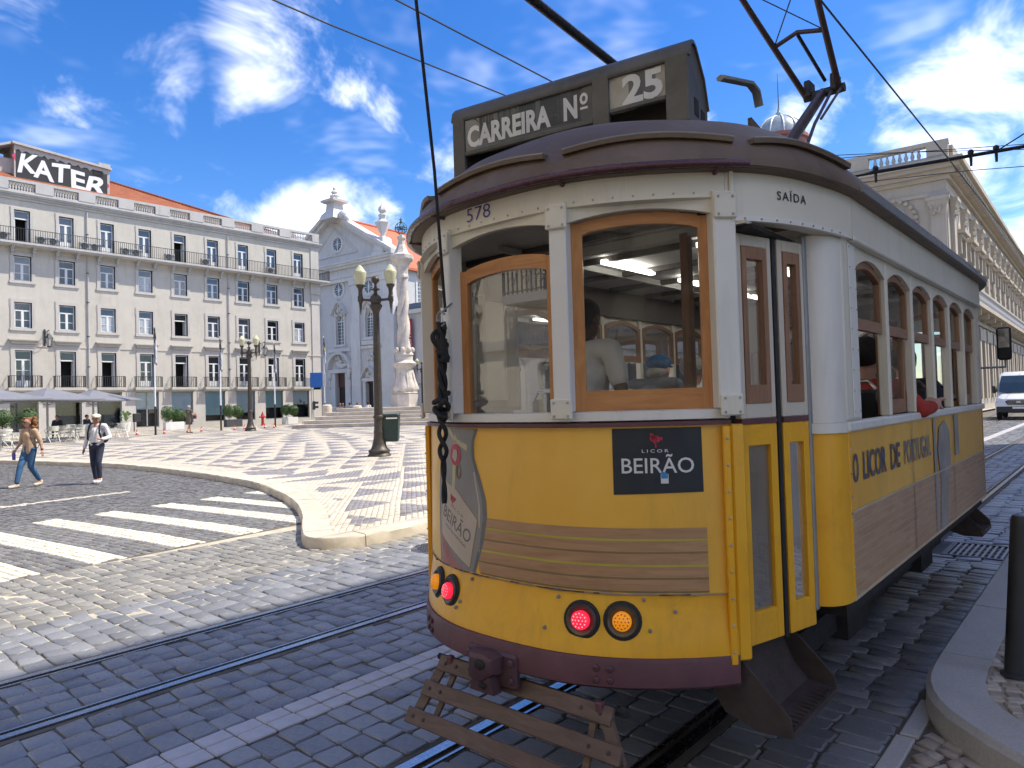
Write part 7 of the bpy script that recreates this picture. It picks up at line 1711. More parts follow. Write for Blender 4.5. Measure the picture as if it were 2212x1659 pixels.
for sg, f in ((-1, 0), (1, 1), (-1, 1)):
    for (p, q) in DL:
        a, b = ((p[0]*sg, p[1]), (q[0]*sg, q[1]))
        if f: a, b = (a[0], TL_-a[1]), (b[0], TL_-b[1])
        if sg*(1 if not f else -1) < 0: a, b = b, a
        leaf(a, b, .64, 2.31, simple=True)
# yellow edge post between dash and door with riveted strip
for sg in (1, -1):
    T = Matrix.Translation((.889*sg, .372, 0)) @ Matrix.Rotation(R(52)*sg, 4, 'Z'); m = MB(T); m.cbox(-.03, .03, -.03, .022, .60, 1.535, .008); o = m.build('edge_post', 'tram_yellow', TR_); end_xf(o)
    T = Matrix.Translation((.862*sg, .333, 0)) @ Matrix.Rotation(R(44)*sg, 4, 'Z'); m = MB(T); m.cbox(-.014, .014, -.036, -.012, .59, 1.53, .004); o = m.build('edge_strip', 'tram_yellow', TR_); end_xf(o)
    for j in range(9): m = MB(T); m.sphere((0, -.0365, .64+j*.105), .006, 6, 4); m.build('rivet', 'rivet', o)
# door step
def step(sg, f):
    m = MB(); y0, y1 = .38, .90
    prof = [(.80, .65), (.85, .55), (.90, .44), (.96, .375), (1.06, .36), (1.08, .36), (1.08, .335), (.96, .35), (.88, .42), (.83, .53), (.78, .63)]
    m.loft([[(x*sg, y, z) for x, z in prof] for y in (y0, y1)], True, True); o = m.build('door_step', 'step_brown', TR_)
    for y in (y0-.012, y1): 
        m = MB(); m.extrude([(x*sg, y, z) for x, z in ((.74, .66), (.84, .63), (.95, .53), (1.07, .41), (1.08, .335), (.94, .33), (.81, .37), (.72, .5))], (0, .012, 0)); m.build('step_cheek', 'step_brown', o)
    for k in range(12): m = MB(); m.box(min(.98*sg, 1.07*sg), max(.98*sg, 1.07*sg), y0+.04+k*.038, y0+.052+k*.038, .358, .369); m.build('tread_rib', 'step_brown', o)
    if f: o.scale = (1, -1, 1); o.location = (0, TL_, 0)
step(1, 0); step(1, 1)
# ---- floor, truck and underside
m = MB(); m.box(-.86, .86, .40, TL_-.40, .60, .66); m.box(-.55, .55, .12, TL_-.12, .601, .659); m.box(-HW+.03, HW-.03, V0, V1, .64, .70); m.build('floor', 'under_black', TR_)
m = MB(); m.box(-.62, .62, 1.5, TL_-1.5, .18, .60); m.build('truck', 'under_black', TR_)
m = MB(); m.box(.70, .80, 1.15, TL_-1.15, .30, .44); m.box(-.80, -.70, 1.15, TL_-1.15, .30, .44); m.build('truck_frame', 'under_black', TR_)
for vv in (2.05, TL_-2.05):
    for uu in (-.44, .44): m = MB(); m.lathe([(.05, -.05), (.30, -.05), (.345, -.03), (.345, -.02), (.33, .05), (.05, .05)], n=28); o = m.build('wheel', 'iron_dark', TR_, 40); o.rotation_euler = (0, R(90), 0); o.location = (uu, vv, .338)
    m = MB(); m.box(.72, .86, vv-.2, vv+.2, .26, .52); m.build('axle_box', 'under_black', TR_)
# ---- lifeguard fender boards below the bumper
fe = empty('fender', (0, 0, 0)); fe.parent = TR_
bars = [(-.40, .56, .435, -.075), (-.435, .64, .335, -.145), (-.475, .72, .225, -.215)]
FA = Matrix.Rotation(R(0), 4, 'Z')
fm = None
for k, (a, b, z, y) in enumerate(bars):
    m = MB(); h_ = .034; m.loft([[(x, y-.012-(.02 if zz < 0 else 0), z+zz*h_), (x, y+.012-(.02 if zz < 0 else 0), z+zz*h_)] for x, zz in ()], False, False) if False else None
    T = Matrix.Translation((0, y, z)) @ Matrix.Rotation(R(-33), 4, 'X'); m = MB(T); m.cbox(a, b, -.012, .012, -.035, .035, .004); o = m.build('fender_board', 'wood_fender', TR_)
bpy.data.objects.remove(fe)
for a, b in (((-.375, -.085, .435), (-.445, -.20, .23)), ((.52, -.085, .435), (.685, -.20, .23)), ((-.30, -.075, .43), (-.33, -.19, .235)), ((.47, -.075, .43), (.49, -.19, .235))):
    m = MB(); d_ = .028 if abs(a[0]) > .37 and a[0] != .47 else .014
    m.loft([[(p[0]-d_, p[1]+.03, p[2]), (p[0]+d_, p[1]+.03, p[2]), (p[0]+d_, p[1]+.012, p[2]), (p[0]-d_, p[1]+.012, p[2])] for p in (a, b)], True, True); m.build('fender_bar', 'wood_fender', TR_)
for k, (a, b, z, y) in enumerate(bars):
    for x in (a+.05, a+.12, b-.05, b-.14):
        T = Matrix.Translation((0, y, z)) @ Matrix.Rotation(R(-33), 4, 'X'); m = MB(T); m.sphere((x, -.013, .0), (.009, .006, .009), 8, 5); m.build('bolt', 'rail_rust', TR_)
for uu in (-.33, .50): m = MB(); m.cbox(uu-.016, uu+.016, -.085, -.055, .41, .48, .005); m.build('fender_hinge', 'maroon', TR_)
m = MB(); m.tube([(-.45, -.03, .44), (.6, -.03, .44)], .016, 6); m.build('fender_shaft', 'under_black', TR_)
# ---- roof
def outline():
    P_ = list(ENDC); Q = [(-u, TL_-v) for u, v in ENDC]; return P_+Q
OUT = outline(); MIDV = TL_/2
def inset(d_):
    o = []
    for u, v in OUT: o.append((u*(1-d_/HW), MIDV+(v-MIDV)*(1-d_/(TL_/2))))
    return o
prof = [(-.070, 2.545), (-.080, 2.555), (-.078, 2.575), (-.05, 2.635), (.0, 2.70), (.06, 2.765), (.14, 2.83), (.25, 2.885), (.40, 2.93), (.60, 2.957), (.8, 2.968), (1.0, 2.972)]
m = MB(); m.loft([[(u, v, z) for u, v in inset(d_)] for d_, z in prof], True, False); cap = inset(1.0); m.poly([(u, v, 2.972) for u, v in cap]); m.poly([(u, v, 2.544) for u, v in reversed(inset(-.070))]); rf_ = m.build('roof', 'roof_canvas', TR_, 50)
m = MB(); P_ = inset(.03); m.loft([[(u, v, 2.534) for u, v in P_], [(u, v, 2.541) for u, v in P_]], True, True); m.build('ceiling', 'ceiling_cream', TR_)
# maroon rain pipe across the rear and drip strips on the roof
RC = Curve(ENDC)
def along(a0, a1, off, z, n=30): 
    out = []
    for j in range(n+1): u, v, nx, ny = RC.at(a0+(a1-a0)*j/n); out.append((u+nx*off, v+ny*off, z))
    return out
m = MB(); m.tube([(-1.02, .72, 2.44), (-1.06, .66, 2.51)]+along(-1.28, 1.05, .100, 2.558, 44), .016, 8); gp = m.build('rain_pipe', 'maroon_gloss', TR_, 60)
for a in (-.9, -.35, .35, .95): u, v, nx, ny = RC.at(a); m = MB(); m.tube([(u+nx*.03, v+ny*.03, 2.54), (u+nx*.10, v+ny*.10, 2.55)], .01, 6); m.build('pipe_bracket', 'maroon', gp)
for a0, a1 in ((-1.15, -.47), (-.38, .28), (.36, 1.02), (1.10, 1.75)):
    m = MB(); pts = []
    for j in range(19):
        t_ = j/18; u, v, nx, ny = RC.at(a0+(a1-a0)*t_); rise = .022*math.sin(math.pi*t_); o_ = .035-rise*1.3; pts.append(((u+nx*o_, v+ny*o_, 2.672+rise*1.6), (nx, ny)))
    m.loft([[(p[0]+n_[0]*x, p[1]+n_[1]*x, p[2]+z) for x, z in ((-.02, -.012), (.022, -.014), (.026, .006), (-.02, .012))] for p, n_ in pts], True, True); dp = m.build('drip_strip', 'roof_canvas', rf_, 40)
    m = MB(); m.tube([(p[0]+n_[0]*.024, p[1]+n_[1]*.024, p[2]+.006) for p, n_ in pts], .004, 5); m.build('drip_edge', 'bolt_grey', dp)
for sg in (1, -1): m = MB(); m.box(min(sg*(HW+.03), sg*(HW+.09)), max(sg*(HW+.03), sg*(HW+.09)), 1.1, TL_-1.1, 2.556, 2.585); m.build('side_gutter', 'grey_trim', TR_)
# ---- route sign box across the roof
BX = 0.735; by0, by1 = .40, .68
m = MB(); 
def gable(x): return [(x, by0, 2.76), (x, by0, 3.185), (x, by0+.012, 3.235), (x, by0+.035, 3.265), (x, by0+.07, 3.275), (x, by0+.10, 3.265), (x, by1-.06, 3.14), (x, by1, 2.98), (x, by1, 2.80)]
for x0, x1 in ((-BX, -BX+.02), (BX-.02, BX)): m.extrude(gable(x0), (x1-x0, 0, 0))
rb = m.build('route_box', 'sign_box', TR_, 35)
m = MB(); m.loft([[(x, y, z) for y, z in ((by0-.012, 3.175), (by0-.012, 3.19), (by0, 3.24), (by0+.03, 3.275), (by0+.07, 3.287), (by0+.11, 3.27), (by1-.05, 3.14), (by1+.01, 2.98), (by1, 2.975), (by1-.06, 3.13), (by0+.10, 3.255), (by0+.07, 3.268), (by0+.04, 3.258), (by0+.018, 3.235), (by0+.005, 3.175))] for x in (-BX-.01, BX+.01)], True, True); m.build('box_roof', 'sign_box', rb, 40)
for x0, x1 in ((-BX, -BX+.085), (.205, .30), (BX-.12, BX-.0)): m = MB(); m.cbox(x0, x1, by0-.014, by0+.012, 2.78 if x0 < .5 else 2.82, 3.19, .004); m.build('box_post', 'sign_box', rb)
m = MB(); m.cbox(-BX+.085, .205, by0-.012, by0+.012, 2.935, 2.965, .004); m.cbox(.30, BX-.12, by0-.012, by0+.012, 2.965, 2.99, .004); m.cbox(-BX+.085, BX-.12, by0-.012, by0+.012, 3.168, 3.186, .004); m.build('box_rail', 'sign_box', rb)
m = MB(); m.poly([(-BX+.08, by0+.004, 2.96), (.21, by0+.004, 2.96), (.21, by0+.004, 3.17), (-BX+.08, by0+.004, 3.17)]); sg1 = m.build('sign_panel', 'sign_face', rb)
m = MB(); m.poly([(.295, by0+.004, 2.985), (BX-.115, by0+.004, 2.985), (BX-.115, by0+.004, 3.17), (.295, by0+.004, 3.17)]); sg2 = m.build('number_panel', 'sign_cream', rb)
m = MB(); m.poly([(.41, by0+.0025, 2.986), (.56, by0+.0025, 2.986), (.56, by0+.0025, 3.169), (.41, by0+.0025, 3.169)]); m.build('number_field', 'sign_number', sg2)
V, F = text_polys('CARREIRA', 1.0, .042); V = fit(V, .575, .140); m = MB(); m.add([(-.348+x, by0+.001, 3.055+y) for x, y, _ in V], F); m.build('sign_lettering', 'print_white', sg1)
V, F = text_polys('N', 1.0, .042); V = fit(V, .085, .140); m = MB(); m.add([(.065+x, by0+.001, 3.065+y) for x, y, _ in V], F); V, F = text_polys('o', 1.0, .03); V = fit(V, .05, .07); m.add([(.148+x, by0+.001, 3.10+y) for x, y, _ in V], F); m.poly([(.125, by0+.001, 3.038), (.171, by0+.001, 3.038), (.171, by0+.001, 3.052), (.125, by0+.001, 3.052)]); m.build('sign_lettering', 'print_white', sg1)
V, F = text_polys('25', 1.0, .035); V = fit(V, .225, .168); m = MB(); m.add([(.487+x, by0-.0005, 3.078+y) for x, y, _ in V], F); m.build('number_lettering', 'print_white', sg2)
m = MB(); m.poly([(-BX+.08, by0-.004, 2.955), (BX-.115, by0-.004, 2.955), (BX-.115, by0-.004, 3.175), (-BX+.08, by0-.004, 3.175)]); m.build('sign_glass', 'sign_glass', rb)
for x, z in ((by0+.10, 2.93), (by0+.20, 2.90)): m = MB(); m.cbox(BX-.004, BX+.003, x-.032, x+.032, z-.05, z+.05, .003); m.build('vent_slot', 'under_black', rb)
rb.scale = (.92, 1.0, .86); rb.rotation_euler = (0, 0, R(9)); _c = Matrix.Rotation(R(9), 4, 'Z') @ Vector((0, .40, 0)); rb.location = (-.055-_c.x, .54-_c.y, 3.045-2.96*.86)
# hook, roof boards, vents
m = MB(); m.tube([(.74, .70, 3.10), (.78, .95, 3.14), (.78, 1.02, 3.125), (.78, 1.05, 3.06)], .014, 6, flat=(1, 1.6)); m.build('roof_hook', 'grey_trim', TR_, 60)
m = MB(); m.cbox(.35, .75, 1.35, 1.42, 2.88, 3.03, .01); m.extrude([(.72, 1.05, 2.85), (.72, 1.05, 3.02), (.72, 1.65, 2.90), (.72, 1.65, 2.82)], (.02, 0, 0)); m.build('roof_board', 'roof_canvas', TR_)
for vv in (3.2, 4.1): m = MB(); m.cbox(.75, .98, vv, vv+.36, 2.74, 2.88, .01); m.build('roof_vent', 'grey_trim', TR_)
m = MB(); m.sphere((.8, 4.75, 2.78), (.18, .26, .14), 14, 8); m.build('roof_dome', 'roof_canvas', TR_, 60)
m = MB(); m.extrude([(.9, 5.05, 2.72), (.9, 5.08, 2.90), (.9, 5.14, 2.72)], (.015, 0, 0)); m.build('roof_fin', 'under_black', TR_)
m = MB(); m.cbox(.55, .9, 2.45, 2.75, 2.80, 2.93, .02); m.tube([(.6, 2.3, 2.9), (.95, 2.6, 2.82)], .03, 6); m.build('roof_gear', 'iron_dark', TR_)
# ---- trolley pole, pantograph
plain('arm_brown', (.085, .055, .048), .5, metal=.2, var=.2)
m = MB(); m.tube([(0, 3.0, 3.30), (0, .93, 3.518), (0, -.55, 3.66)], .024, 8); tp = m.build('trolley_pole', 'iron_dark', TR_, 60); m = MB(); m.cbox(-.12, .12, 2.85, 3.15, 2.92, 3.32, .03); m.build('trolley_base', 'iron_dark', tp)
m = MB(); m.cbox(-.25, .25, 2.45, 2.95, 2.92, 3.0, .02); pg_ = m.build('pantograph', 'iron_dark', TR_)
m = MB(); m.tube([(0, 2.70, 3.0), (0, 4.70, 4.52)], [.065, .05], 10, flat=(1, .8)); m.build('lower_arm', 'arm_brown', pg_, 60)
m = MB(); m.tube([(-.17, 4.70, 4.52), (.2, 4.70, 4.52)], .045, 8); m.build('knuckle', 'iron_dark', pg_, 60)
for sg in (-1, 1): m = MB(); m.tube([(sg*.15, 4.70, 4.52), (sg*.27, 3.68, 5.0), (sg*.36, 2.85, 5.39)], [.03, .026, .022], 8); m.build('upper_arm', 'arm_brown', pg_, 60); m = MB(); m.cbox(sg*.12-.03, sg*.12+.03, 4.62, 4.78, 4.5, 4.66, .01); m.build('knuckle_lug', 'iron_dark', pg_)
m = MB(); m.tube([(-.222, 4.08, 4.815), (0, 4.04, 4.86), (.222, 4.08, 4.815)], .022, 6); m.build('cross_tube', 'arm_brown', pg_, 60); m = MB(); m.tube([(.0, 4.06, 4.84), (.05, 4.62, 4.6)], .016, 6); m.build('damper', 'iron_dark', pg_)
for sg in (-1, 1): m = MB(); m.tube([(sg*.222, 4.08, 4.815), (-sg*.30, 3.4, 5.13)], .006, 4); m.build('brace_wire', 'wire_black', pg_)
m = MB(); m.tube([(.12, 4.55, 4.45), (.16, 3.9, 3.95), (.2, 3.0, 3.05)], .014, 6); m.tube([(.2, 4.55, 4.45), (.2, 3.95, 4.0)], .012, 6); m.build('control_rod', 'arm_brown', pg_, 60)
m = MB(); m.tube([(-.75, 2.85, 5.38), (-.45, 2.85, 5.42), (.45, 2.85, 5.42), (.75, 2.85, 5.38)], .018, 6); m.build('contact_head', 'iron_dark', pg_)
# driver's mirror at the front
m = MB(); m.cbox(1.235, 1.345, 5.15, 5.19, 1.89, 2.18, .03); mr = m.build('mirror', 'black_rubber', TR_); m = MB(); m.poly([(1.25, 5.148, 2.0), (1.33, 5.148, 2.0), (1.33, 5.148, 2.165), (1.25, 5.148, 2.165)]); m.build('mirror_glass', 'chrome', mr); m = MB(); m.tube([(1.10, 5.2, 1.83), (1.29, 5.2, 1.83), (1.29, 5.17, 1.92)], .01, 6); m.build('mirror_arm', 'grey_trim', mr)

# ---- inside: bulkheads, benches, lights, ceiling ribs, hand pole
for vv in (1.02, TL_-1.02):
    m = MB(); m.box(-HW+.05, -.36, vv-.02, vv+.02, .7, 1.5); m.box(.36, HW-.05, vv-.02, vv+.02, .7, 1.5); m.box(-HW+.05, -.40, vv-.02, vv+.02, 1.5, 2.3) if False else None
    m.box(-.40, -.355, vv-.025, vv+.025, .7, 2.50); m.box(.355, .40, vv-.025, vv+.025, .7, 2.50); m.build('bulkhead', 'wood_brown', TR_); m = MB(); m.box(-HW+.08, HW-.08, vv-.02, vv+.02, 2.48, 2.53); m.build('bulkhead_beam', 'ceiling_cream', TR_)
for k in range(9): m = MB(); vv = .8+k*.54; m.box(-1.0, 1.0, vv-.018, vv+.018, 2.50, 2.533); m.build('ceiling_rib', 'interior_dark', TR_)
for uu in (-.55, .55): m = MB(); m.box(uu-.012, uu+.012, .6, TL_-.6, 2.495, 2.5335); m.build('ceiling_batten', 'ceiling_cream', TR_)
for uu in (-.32, .32):
    for vv in (1.3, 2.3, 3.3): m = MB(); m.box(uu-.02, uu+.02, vv, vv+.6, 2.485, 2.51); m.build('light_tube', 'tube_light', TR_)
for k in range(5):
    for sg in (-1, 1): m = MB(); vv = 1.45+k*.66; m.cbox(min(sg*.52, sg*1.04), max(sg*.52, sg*1.04), vv, vv+.42, 1.05, 1.13, .02); st_ = m.build('bench_seat', 'seat_black', TR_); m = MB(); m.cbox(min(sg*.54, sg*1.02), max(sg*.54, sg*1.02), vv-.05, vv-.0, 1.13, 1.66, .02); m.build('bench_back', 'seat_black', st_); m = MB(); m.tube([(sg*.56, vv-.03, 1.2), (sg*.56, vv-.03, 1.68), (sg*.62, vv-.03, 1.71), (sg*.96, vv-.03, 1.71), (sg*1.0, vv-.03, 1.66)], .012, 6); m.build('grab_rail', 'chrome', st_); m = MB(); m.box(min(sg*.7, sg*.85), max(sg*.7, sg*.85), vv+.1, vv+.3, .7, 1.05); m.build('bench_foot', 'under_black', st_)
m = MB(); m.cbox(-.16, -.09, .18, .21, 1.62, 2.10, .01); m.build('notice_strip', 'sign_cream', TR_)
m = MB(); m.cbox(-.62, -.30, .20, .42, .66, 1.66, .03); m.build('control_stand', 'interior_dark', TR_)
for sg in (-1, 1): m = MB(); m.box(min(sg*(HW-.075), sg*(HW-.055)), max(sg*(HW-.075), sg*(HW-.055)), 1.05, TL_-1.05, 2.32, 2.533); m.build('inner_lining', 'interior_dark', TR_)
m = MB(); m.tube([(-.20, .75, .66), (-.20, .75, 2.53)], .014, 8); m.build('hand_pole', 'grey_trim', TR_)
m = MB(); m.cbox(.40, .62, .95, 1.0, 1.78, 2.02, .01) if False else m.cbox(.55, .78, 1.0, 1.03, 1.85, 2.08, .006); m.build('notice', 'print_white', TR_)
# ---- rope hanging from the trolley pole
RP = empty('trolley_rope', (TX-.325, TY-.05, 0)); tag(RP, 'knotted black rope hanging down the rear window post of the tram', 'rope')
m = MB(); m.tube([(.325, -.47, 3.655), (.1, -.14, 2.7), (.012, -.012, 2.08)], .0075, 6); m.build('pull_line', 'rope_black', RP)
hk = MB(); hk.tube([(.03, .015, 2.12), (.03, -.03, 2.09), (.015, -.045, 2.07)], .005, 6); hk.tube([(.012+.028*math.cos(a), -.04, 2.045+.035*math.sin(a)) for a in [.6+.5*k for k in range(11)]], .006, 6); hk.build('hook', 'grey_trim', RP)
def strand(f, n, r_, nm='knot'): m = MB(); m.tube([f(k/n) for k in range(n+1)], r_, 7); m.build(nm, 'rope_black', RP, 60)
for ph in (0, 2.1, 4.2): strand(lambda t_: (.005+.017*math.cos(ph+t_*9)*(1-.2*t_), -.035+.014*math.sin(ph+t_*9), 2.03-.36*t_), 40, .0105, 'rope_strand')
strand(lambda t_: (.005+.034*math.cos(.6+t_*6.6), -.04+.02*math.sin(t_*11), 2.0-.14*t_+.03*math.sin(t_*6)), 30, .0115, 'rope_loop'); strand(lambda t_: (.014+.02*math.cos(t_*9), -.04+.022*math.sin(t_*9), 1.93-.08*t_), 24, .012, 'rope_loop'); strand(lambda t_: (.02+.012*t_, -.04, 1.95-.11*t_), 6, .02, 'rope_tuft')
strand(lambda t_: (.0+.042*math.cos(t_*12.5)*(1-.15*t_), -.042+.026*math.sin(t_*12.5), 1.695-.10*t_+.012*math.sin(t_*18)), 44, .0125, 'rope_loop'); strand(lambda t_: (.01+.03*math.sin(t_*7), -.05+.02*math.cos(t_*9), 1.68-.09*t_), 24, .012, 'rope_loop')
for ph in (0, 3.14): strand(lambda t_: (.012+.021*math.cos(ph+t_*8.2), -.05+.010*math.sin(ph+t_*8.2), 1.61-.22*t_), 34, .0105, 'rope_strand')
for ph in (0, 3.14): strand(lambda t_: (.018+.006*math.cos(ph+t_*5), -.055+.006*math.sin(ph+t_*5), 1.39-.20*t_), 20, .0085, 'rope_strand')
# ================================================================ people
plain('skin_light', (.50, .27, .19), .55, var=.08, scale=20); plain('skin_tan', (.38, .18, .11), .55, var=.08, scale=20); plain('skin_dark', (.085, .042, .03), .55, var=.1, scale=20)
def cloth(nm, c, var=.14, scale=9, rough=.85): return plain(nm, c, rough, var=var, scale=scale, bump=.35, bscale=22)
cloth('cloth_tan', (.50, .34, .22)); cloth('cloth_white', (.72, .71, .72), .06); cloth('denim', (.045, .12, .24), .35, 5); cloth('navy_trouser', (.028, .032, .062), .3, 5); cloth('cap_cream', (.62, .56, .46), .08); cloth('hair_auburn', (.20, .085, .028), .45, 24); cloth('hair_dark', (.02, .016, .014), .3, 20); cloth('hair_grey', (.32, .30, .28), .2, 20)
cloth('shoe_pale', (.6, .52, .40), .2); cloth('shoe_white', (.74, .74, .74), .05); cloth('strap_black', (.015, .015, .017)); cloth('dress_olive', (.11, .10, .075), .25); cloth('bag_brown', (.15, .05, .035), .2); cloth('shirt_slate', (.13, .145, .17), .2); cloth('cap_blue', (.02, .09, .22), .2); cloth('knit_red', (.36, .035, .025), .2, 30); cloth('jacket_black', (.02, .02, .024), .2); cloth('cloth_yellow', (.5, .38, .10)); cloth('cloth_grey', (.35, .35, .36))
plain('lens_black', (.01, .01, .012), .1, spec=1.0); plain('eye_white', (.7, .68, .65), .3); plain('lip', (.32, .10, .09), .5); plain('bottle_purple', (.16, .06, .36), .25, var=.2, scale=8, coat=.5); plain('bottle_blue', (.03, .16, .5), .25)
def capsule(m, p, r0, q, r1, n=12, sq=(1, 1)):
    """tapered limb segment with rounded ends"""
    P_, Q_ = Vector(p), Vector(q); d_ = Q_-P_; L_ = d_.length
    if L_ < 1e-5: m.sphere(tuple(P_), r0, n, 8); return
    d_.normalize(); a = Vector((1, 0, 0)); a = (a-d_*a.dot(d_)); a = a.normalized() if a.length > .1 else d_.orthogonal().normalized(); b = d_.cross(a); rings = []
    for k in range(5): t_ = math.pi/2*(1-k/5); rings.append((P_-d_*r0*math.sin(t_), max(r0*math.cos(t_), r0*.05)))
    rings.append((P_, r0)); rings.append((Q_, r1))
    for k in range(1, 6): t_ = math.pi/2*k/5; rings.append((Q_+d_*r1*math.sin(t_), max(r1*math.cos(t_), r1*.05)))
    m.loft([[tuple(c+(a*math.cos(2*math.pi*j/n)*sq[0]+b*math.sin(2*math.pi*j/n)*sq[1])*r_) for j in range(n)] for c, r_ in rings], True, True)
def blob(nm, caps, mt, parent, vox=.012, smooth=2):
    """grows one continuous skin over the given limb segments"""
    m = MB()
    for c in caps:
        if len(c) == 2: m.sphere(c[0], c[1], 14, 10)
        else: capsule(m, c[0], c[1], c[2], c[3], 12, c[4] if len(c) > 4 else (1, 1))
    o = m.build(nm, mt, parent); md = o.modifiers.new('skin', 'REMESH'); md.mode = 'VOXEL'; md.voxel_size = vox
    if smooth: s_ = o.modifiers.new('soften', 'SMOOTH'); s_.factor = .5; s_.iterations = smooth
    par = o.parent; o.parent = None; col.objects.unlink(o)
    me = eval_mesh(o); old = o.data; o.modifiers.clear(); o.data = me; bpy.data.meshes.remove(old); o.parent = par; col.objects.link(o)
    me.polygons.foreach_set('use_smooth', [True]*len(me.polygons)); return o
def lerp3(a, b, t_): return tuple(a[i]+(b[i]-a[i])*t_ for i in range(3))
def hand(caps, w, d, side, s_=1.0, curl=.5):
    """palm, four bent fingers, thumb: w wrist, d pointing direction"""
    W = Vector(w); D = Vector(d).normalized(); X = Vector((side, 0, 0)); X = (X-D*X.dot(D)).normalized(); N_ = D.cross(X)
    F_ = Vector((0, -1, 0)); F_ = (F_-D*F_.dot(D)); F_ = F_.normalized() if F_.length > .1 else N_
    pal = W+D*.055*s_; caps.append((tuple(W), .024*s_, tuple(pal), .033*s_, (1, 1)))
    for k in range(4):
        base = pal+F_*(.03-.02*k)*s_+D*.03*s_; ln = (.036, .042, .039, .030)[k]*s_; p1 = base+D*ln; p2 = p1+(D*(1-curl)-X*curl)*ln*.9
        caps.append((tuple(pal+F_*(.022-.015*k)*s_), .011*s_, tuple(base), .010*s_)); caps.append((tuple(base), .0098*s_, tuple(p1), .0092*s_)); caps.append((tuple(p1), .0092*s_, tuple(p2), .0078*s_))
    t0 = W+D*.025*s_+F_*.022*s_; t1 = t0+(F_*.75+D*.65).normalized()*.04*s_; caps.append((tuple(t0), .012*s_, tuple(t1), .0105*s_)); caps.append((tuple(t1), .0105*s_, tuple(t1+(D*.9-X*.3).normalized()*.03*s_), .009*s_))
def figure(nm, loc, rz, J, lab, skin, top, sleeves, trouser, shoe, group=None, vox=.012, face=True, scale=1.0, long_top=False, legs=True, skirt=None, cat='person', tmat_leg=None, look=0.0, hands=True):
    """J holds the joints: pel, chest, neck, head, shl/shr, ell/elr, wrl/wrr, hil/hir, knl/knr, anl/anr, tol/tor"""
    e = empty(nm, loc, rz); e.scale = (scale,)*3; tag(e, lab, cat, group); g = J.get
    caps = []; hd = J['head']; nk = J['neck']
    caps += [((hd[0], hd[1], hd[2]+.025), .092, (hd[0], hd[1]-.012, hd[2]-.055), .066), (nk, .054, lerp3(nk, hd, .7), .05)]
    caps += [((hd[0]+.0, hd[1]+.02, hd[2]+.035), (.078, .095, .088))]
    caps += [((hd[0], hd[1]-.03, hd[2]-.085), .03, (hd[0], hd[1]-.045, hd[2]-.088), .028)]
    if face:
        fx = math.sin(look); fy = -math.cos(look)
        q = lambda f, s_, z: (hd[0]+fx*f+(-fy)*s_, hd[1]+fy*f+fx*s_, hd[2]+z)
        caps += [(q(.085, 0, .02), .010, q(.108, 0, -.018), .014), (q(.086, 0, -.055), .018, q(.086, .001, -.056), .017)]
        for s_ in (-1, 1): caps += [(q(-.005, s_*.082, .01), .016, q(-.012, s_*.09, -.02), .012), (q(.075, s_*.034, .038), .014, q(.076, s_*.02, .04), .013)]
    tr = [(J['pel'], .125, lerp3(J['pel'], J['chest'], .5), .115), (lerp3(J['pel'], J['chest'], .5), .115, J['chest'], .125), (J['chest'], .12, nk, .055), (lerp3(J['shl'], nk, .15), .058, lerp3(J['shr'], nk, .15), .058)]
    caps += tr
    for s_ in 'lr':
        sh, el, wr = J['sh'+s_], J['el'+s_], J['wr'+s_]; caps += [(sh, .052, el, .038), (el, .038, wr, .026)]
        if hands: hand(caps, wr, tuple(Vector(J.get('hd'+s_, wr))-Vector(wr)) if 'hd'+s_ in J else tuple(Vector(wr)-Vector(el)), 1 if s_ == 'l' else -1)
        if legs:
            hi, kn, an, to = J['hi'+s_], J['kn'+s_], J['an'+s_], J['to'+s_]; caps += [(hi, .085, kn, .052), (kn, .052, lerp3(kn, an, .35), .052), (lerp3(kn, an, .35), .052, an, .034), (an, .034, to, .026)]
    body = blob('body', caps, skin, e, vox)
    z0 = -.10 if long_top else -.02
    pc = J['pel']; tc = [((pc[0]-.035, pc[1], pc[2]+z0+.05), .128, (pc[0]-.03, pc[1], lerp3(pc, J['chest'], .5)[2]), .120), ((pc[0]+.035, pc[1], pc[2]+z0+.05), .128, (pc[0]+.03, pc[1], lerp3(pc, J['chest'], .5)[2]), .120), (lerp3(pc, J['chest'], .5), .132, J['chest'], .142), ((J['chest'][0]-.05, J['chest'][1], J['chest'][2]), .112, (nk[0]-.02, nk[1], nk[2]-.06), .06), ((J['chest'][0]+.05, J['chest'][1], J['chest'][2]), .112, (nk[0]+.02, nk[1], nk[2]-.06), .06), (lerp3(J['shl'], nk, .12), .066, lerp3(J['shr'], nk, .12), .066)]
    for s_ in 'lr':
        sh, el, wr = J['sh'+s_], J['el'+s_], J['wr'+s_]; tc.append((sh, .064, lerp3(sh, el, min(1, sleeves)), .056 if sleeves < 1 else .052))
        if sleeves > 1: tc.append((el, .050, lerp3(el, wr, sleeves-1), .042))
    shirt = blob('shirt', tc, top, e, vox)
    if legs and trouser:
        lc = [((pc[0], pc[1], pc[2]+.02), .132, (pc[0], pc[1], pc[2]-.05), .13)]
        for s_ in 'lr': hi, kn, an = J['hi'+s_], J['kn'+s_], J['an'+s_]; lc += [(hi, .098, kn, .070), (kn, .070, lerp3(kn, an, .86), .056)]
        blob('trousers', lc, trouser, e, vox)
    if skirt: 
        m = MB(); rings = []
        for t_ in range(7): w_ = .15+.075*t_/6; rings.append([(pc[0]+w_*math.cos(a)*(1+.05*math.sin(5*a)), pc[1]+.7*w_*math.sin(a), pc[2]+.1-t_*.085) for a in [2*math.pi*k/20 for k in range(20)]])
        m.loft(rings, True, True); m.build('skirt', skirt, e, 60)
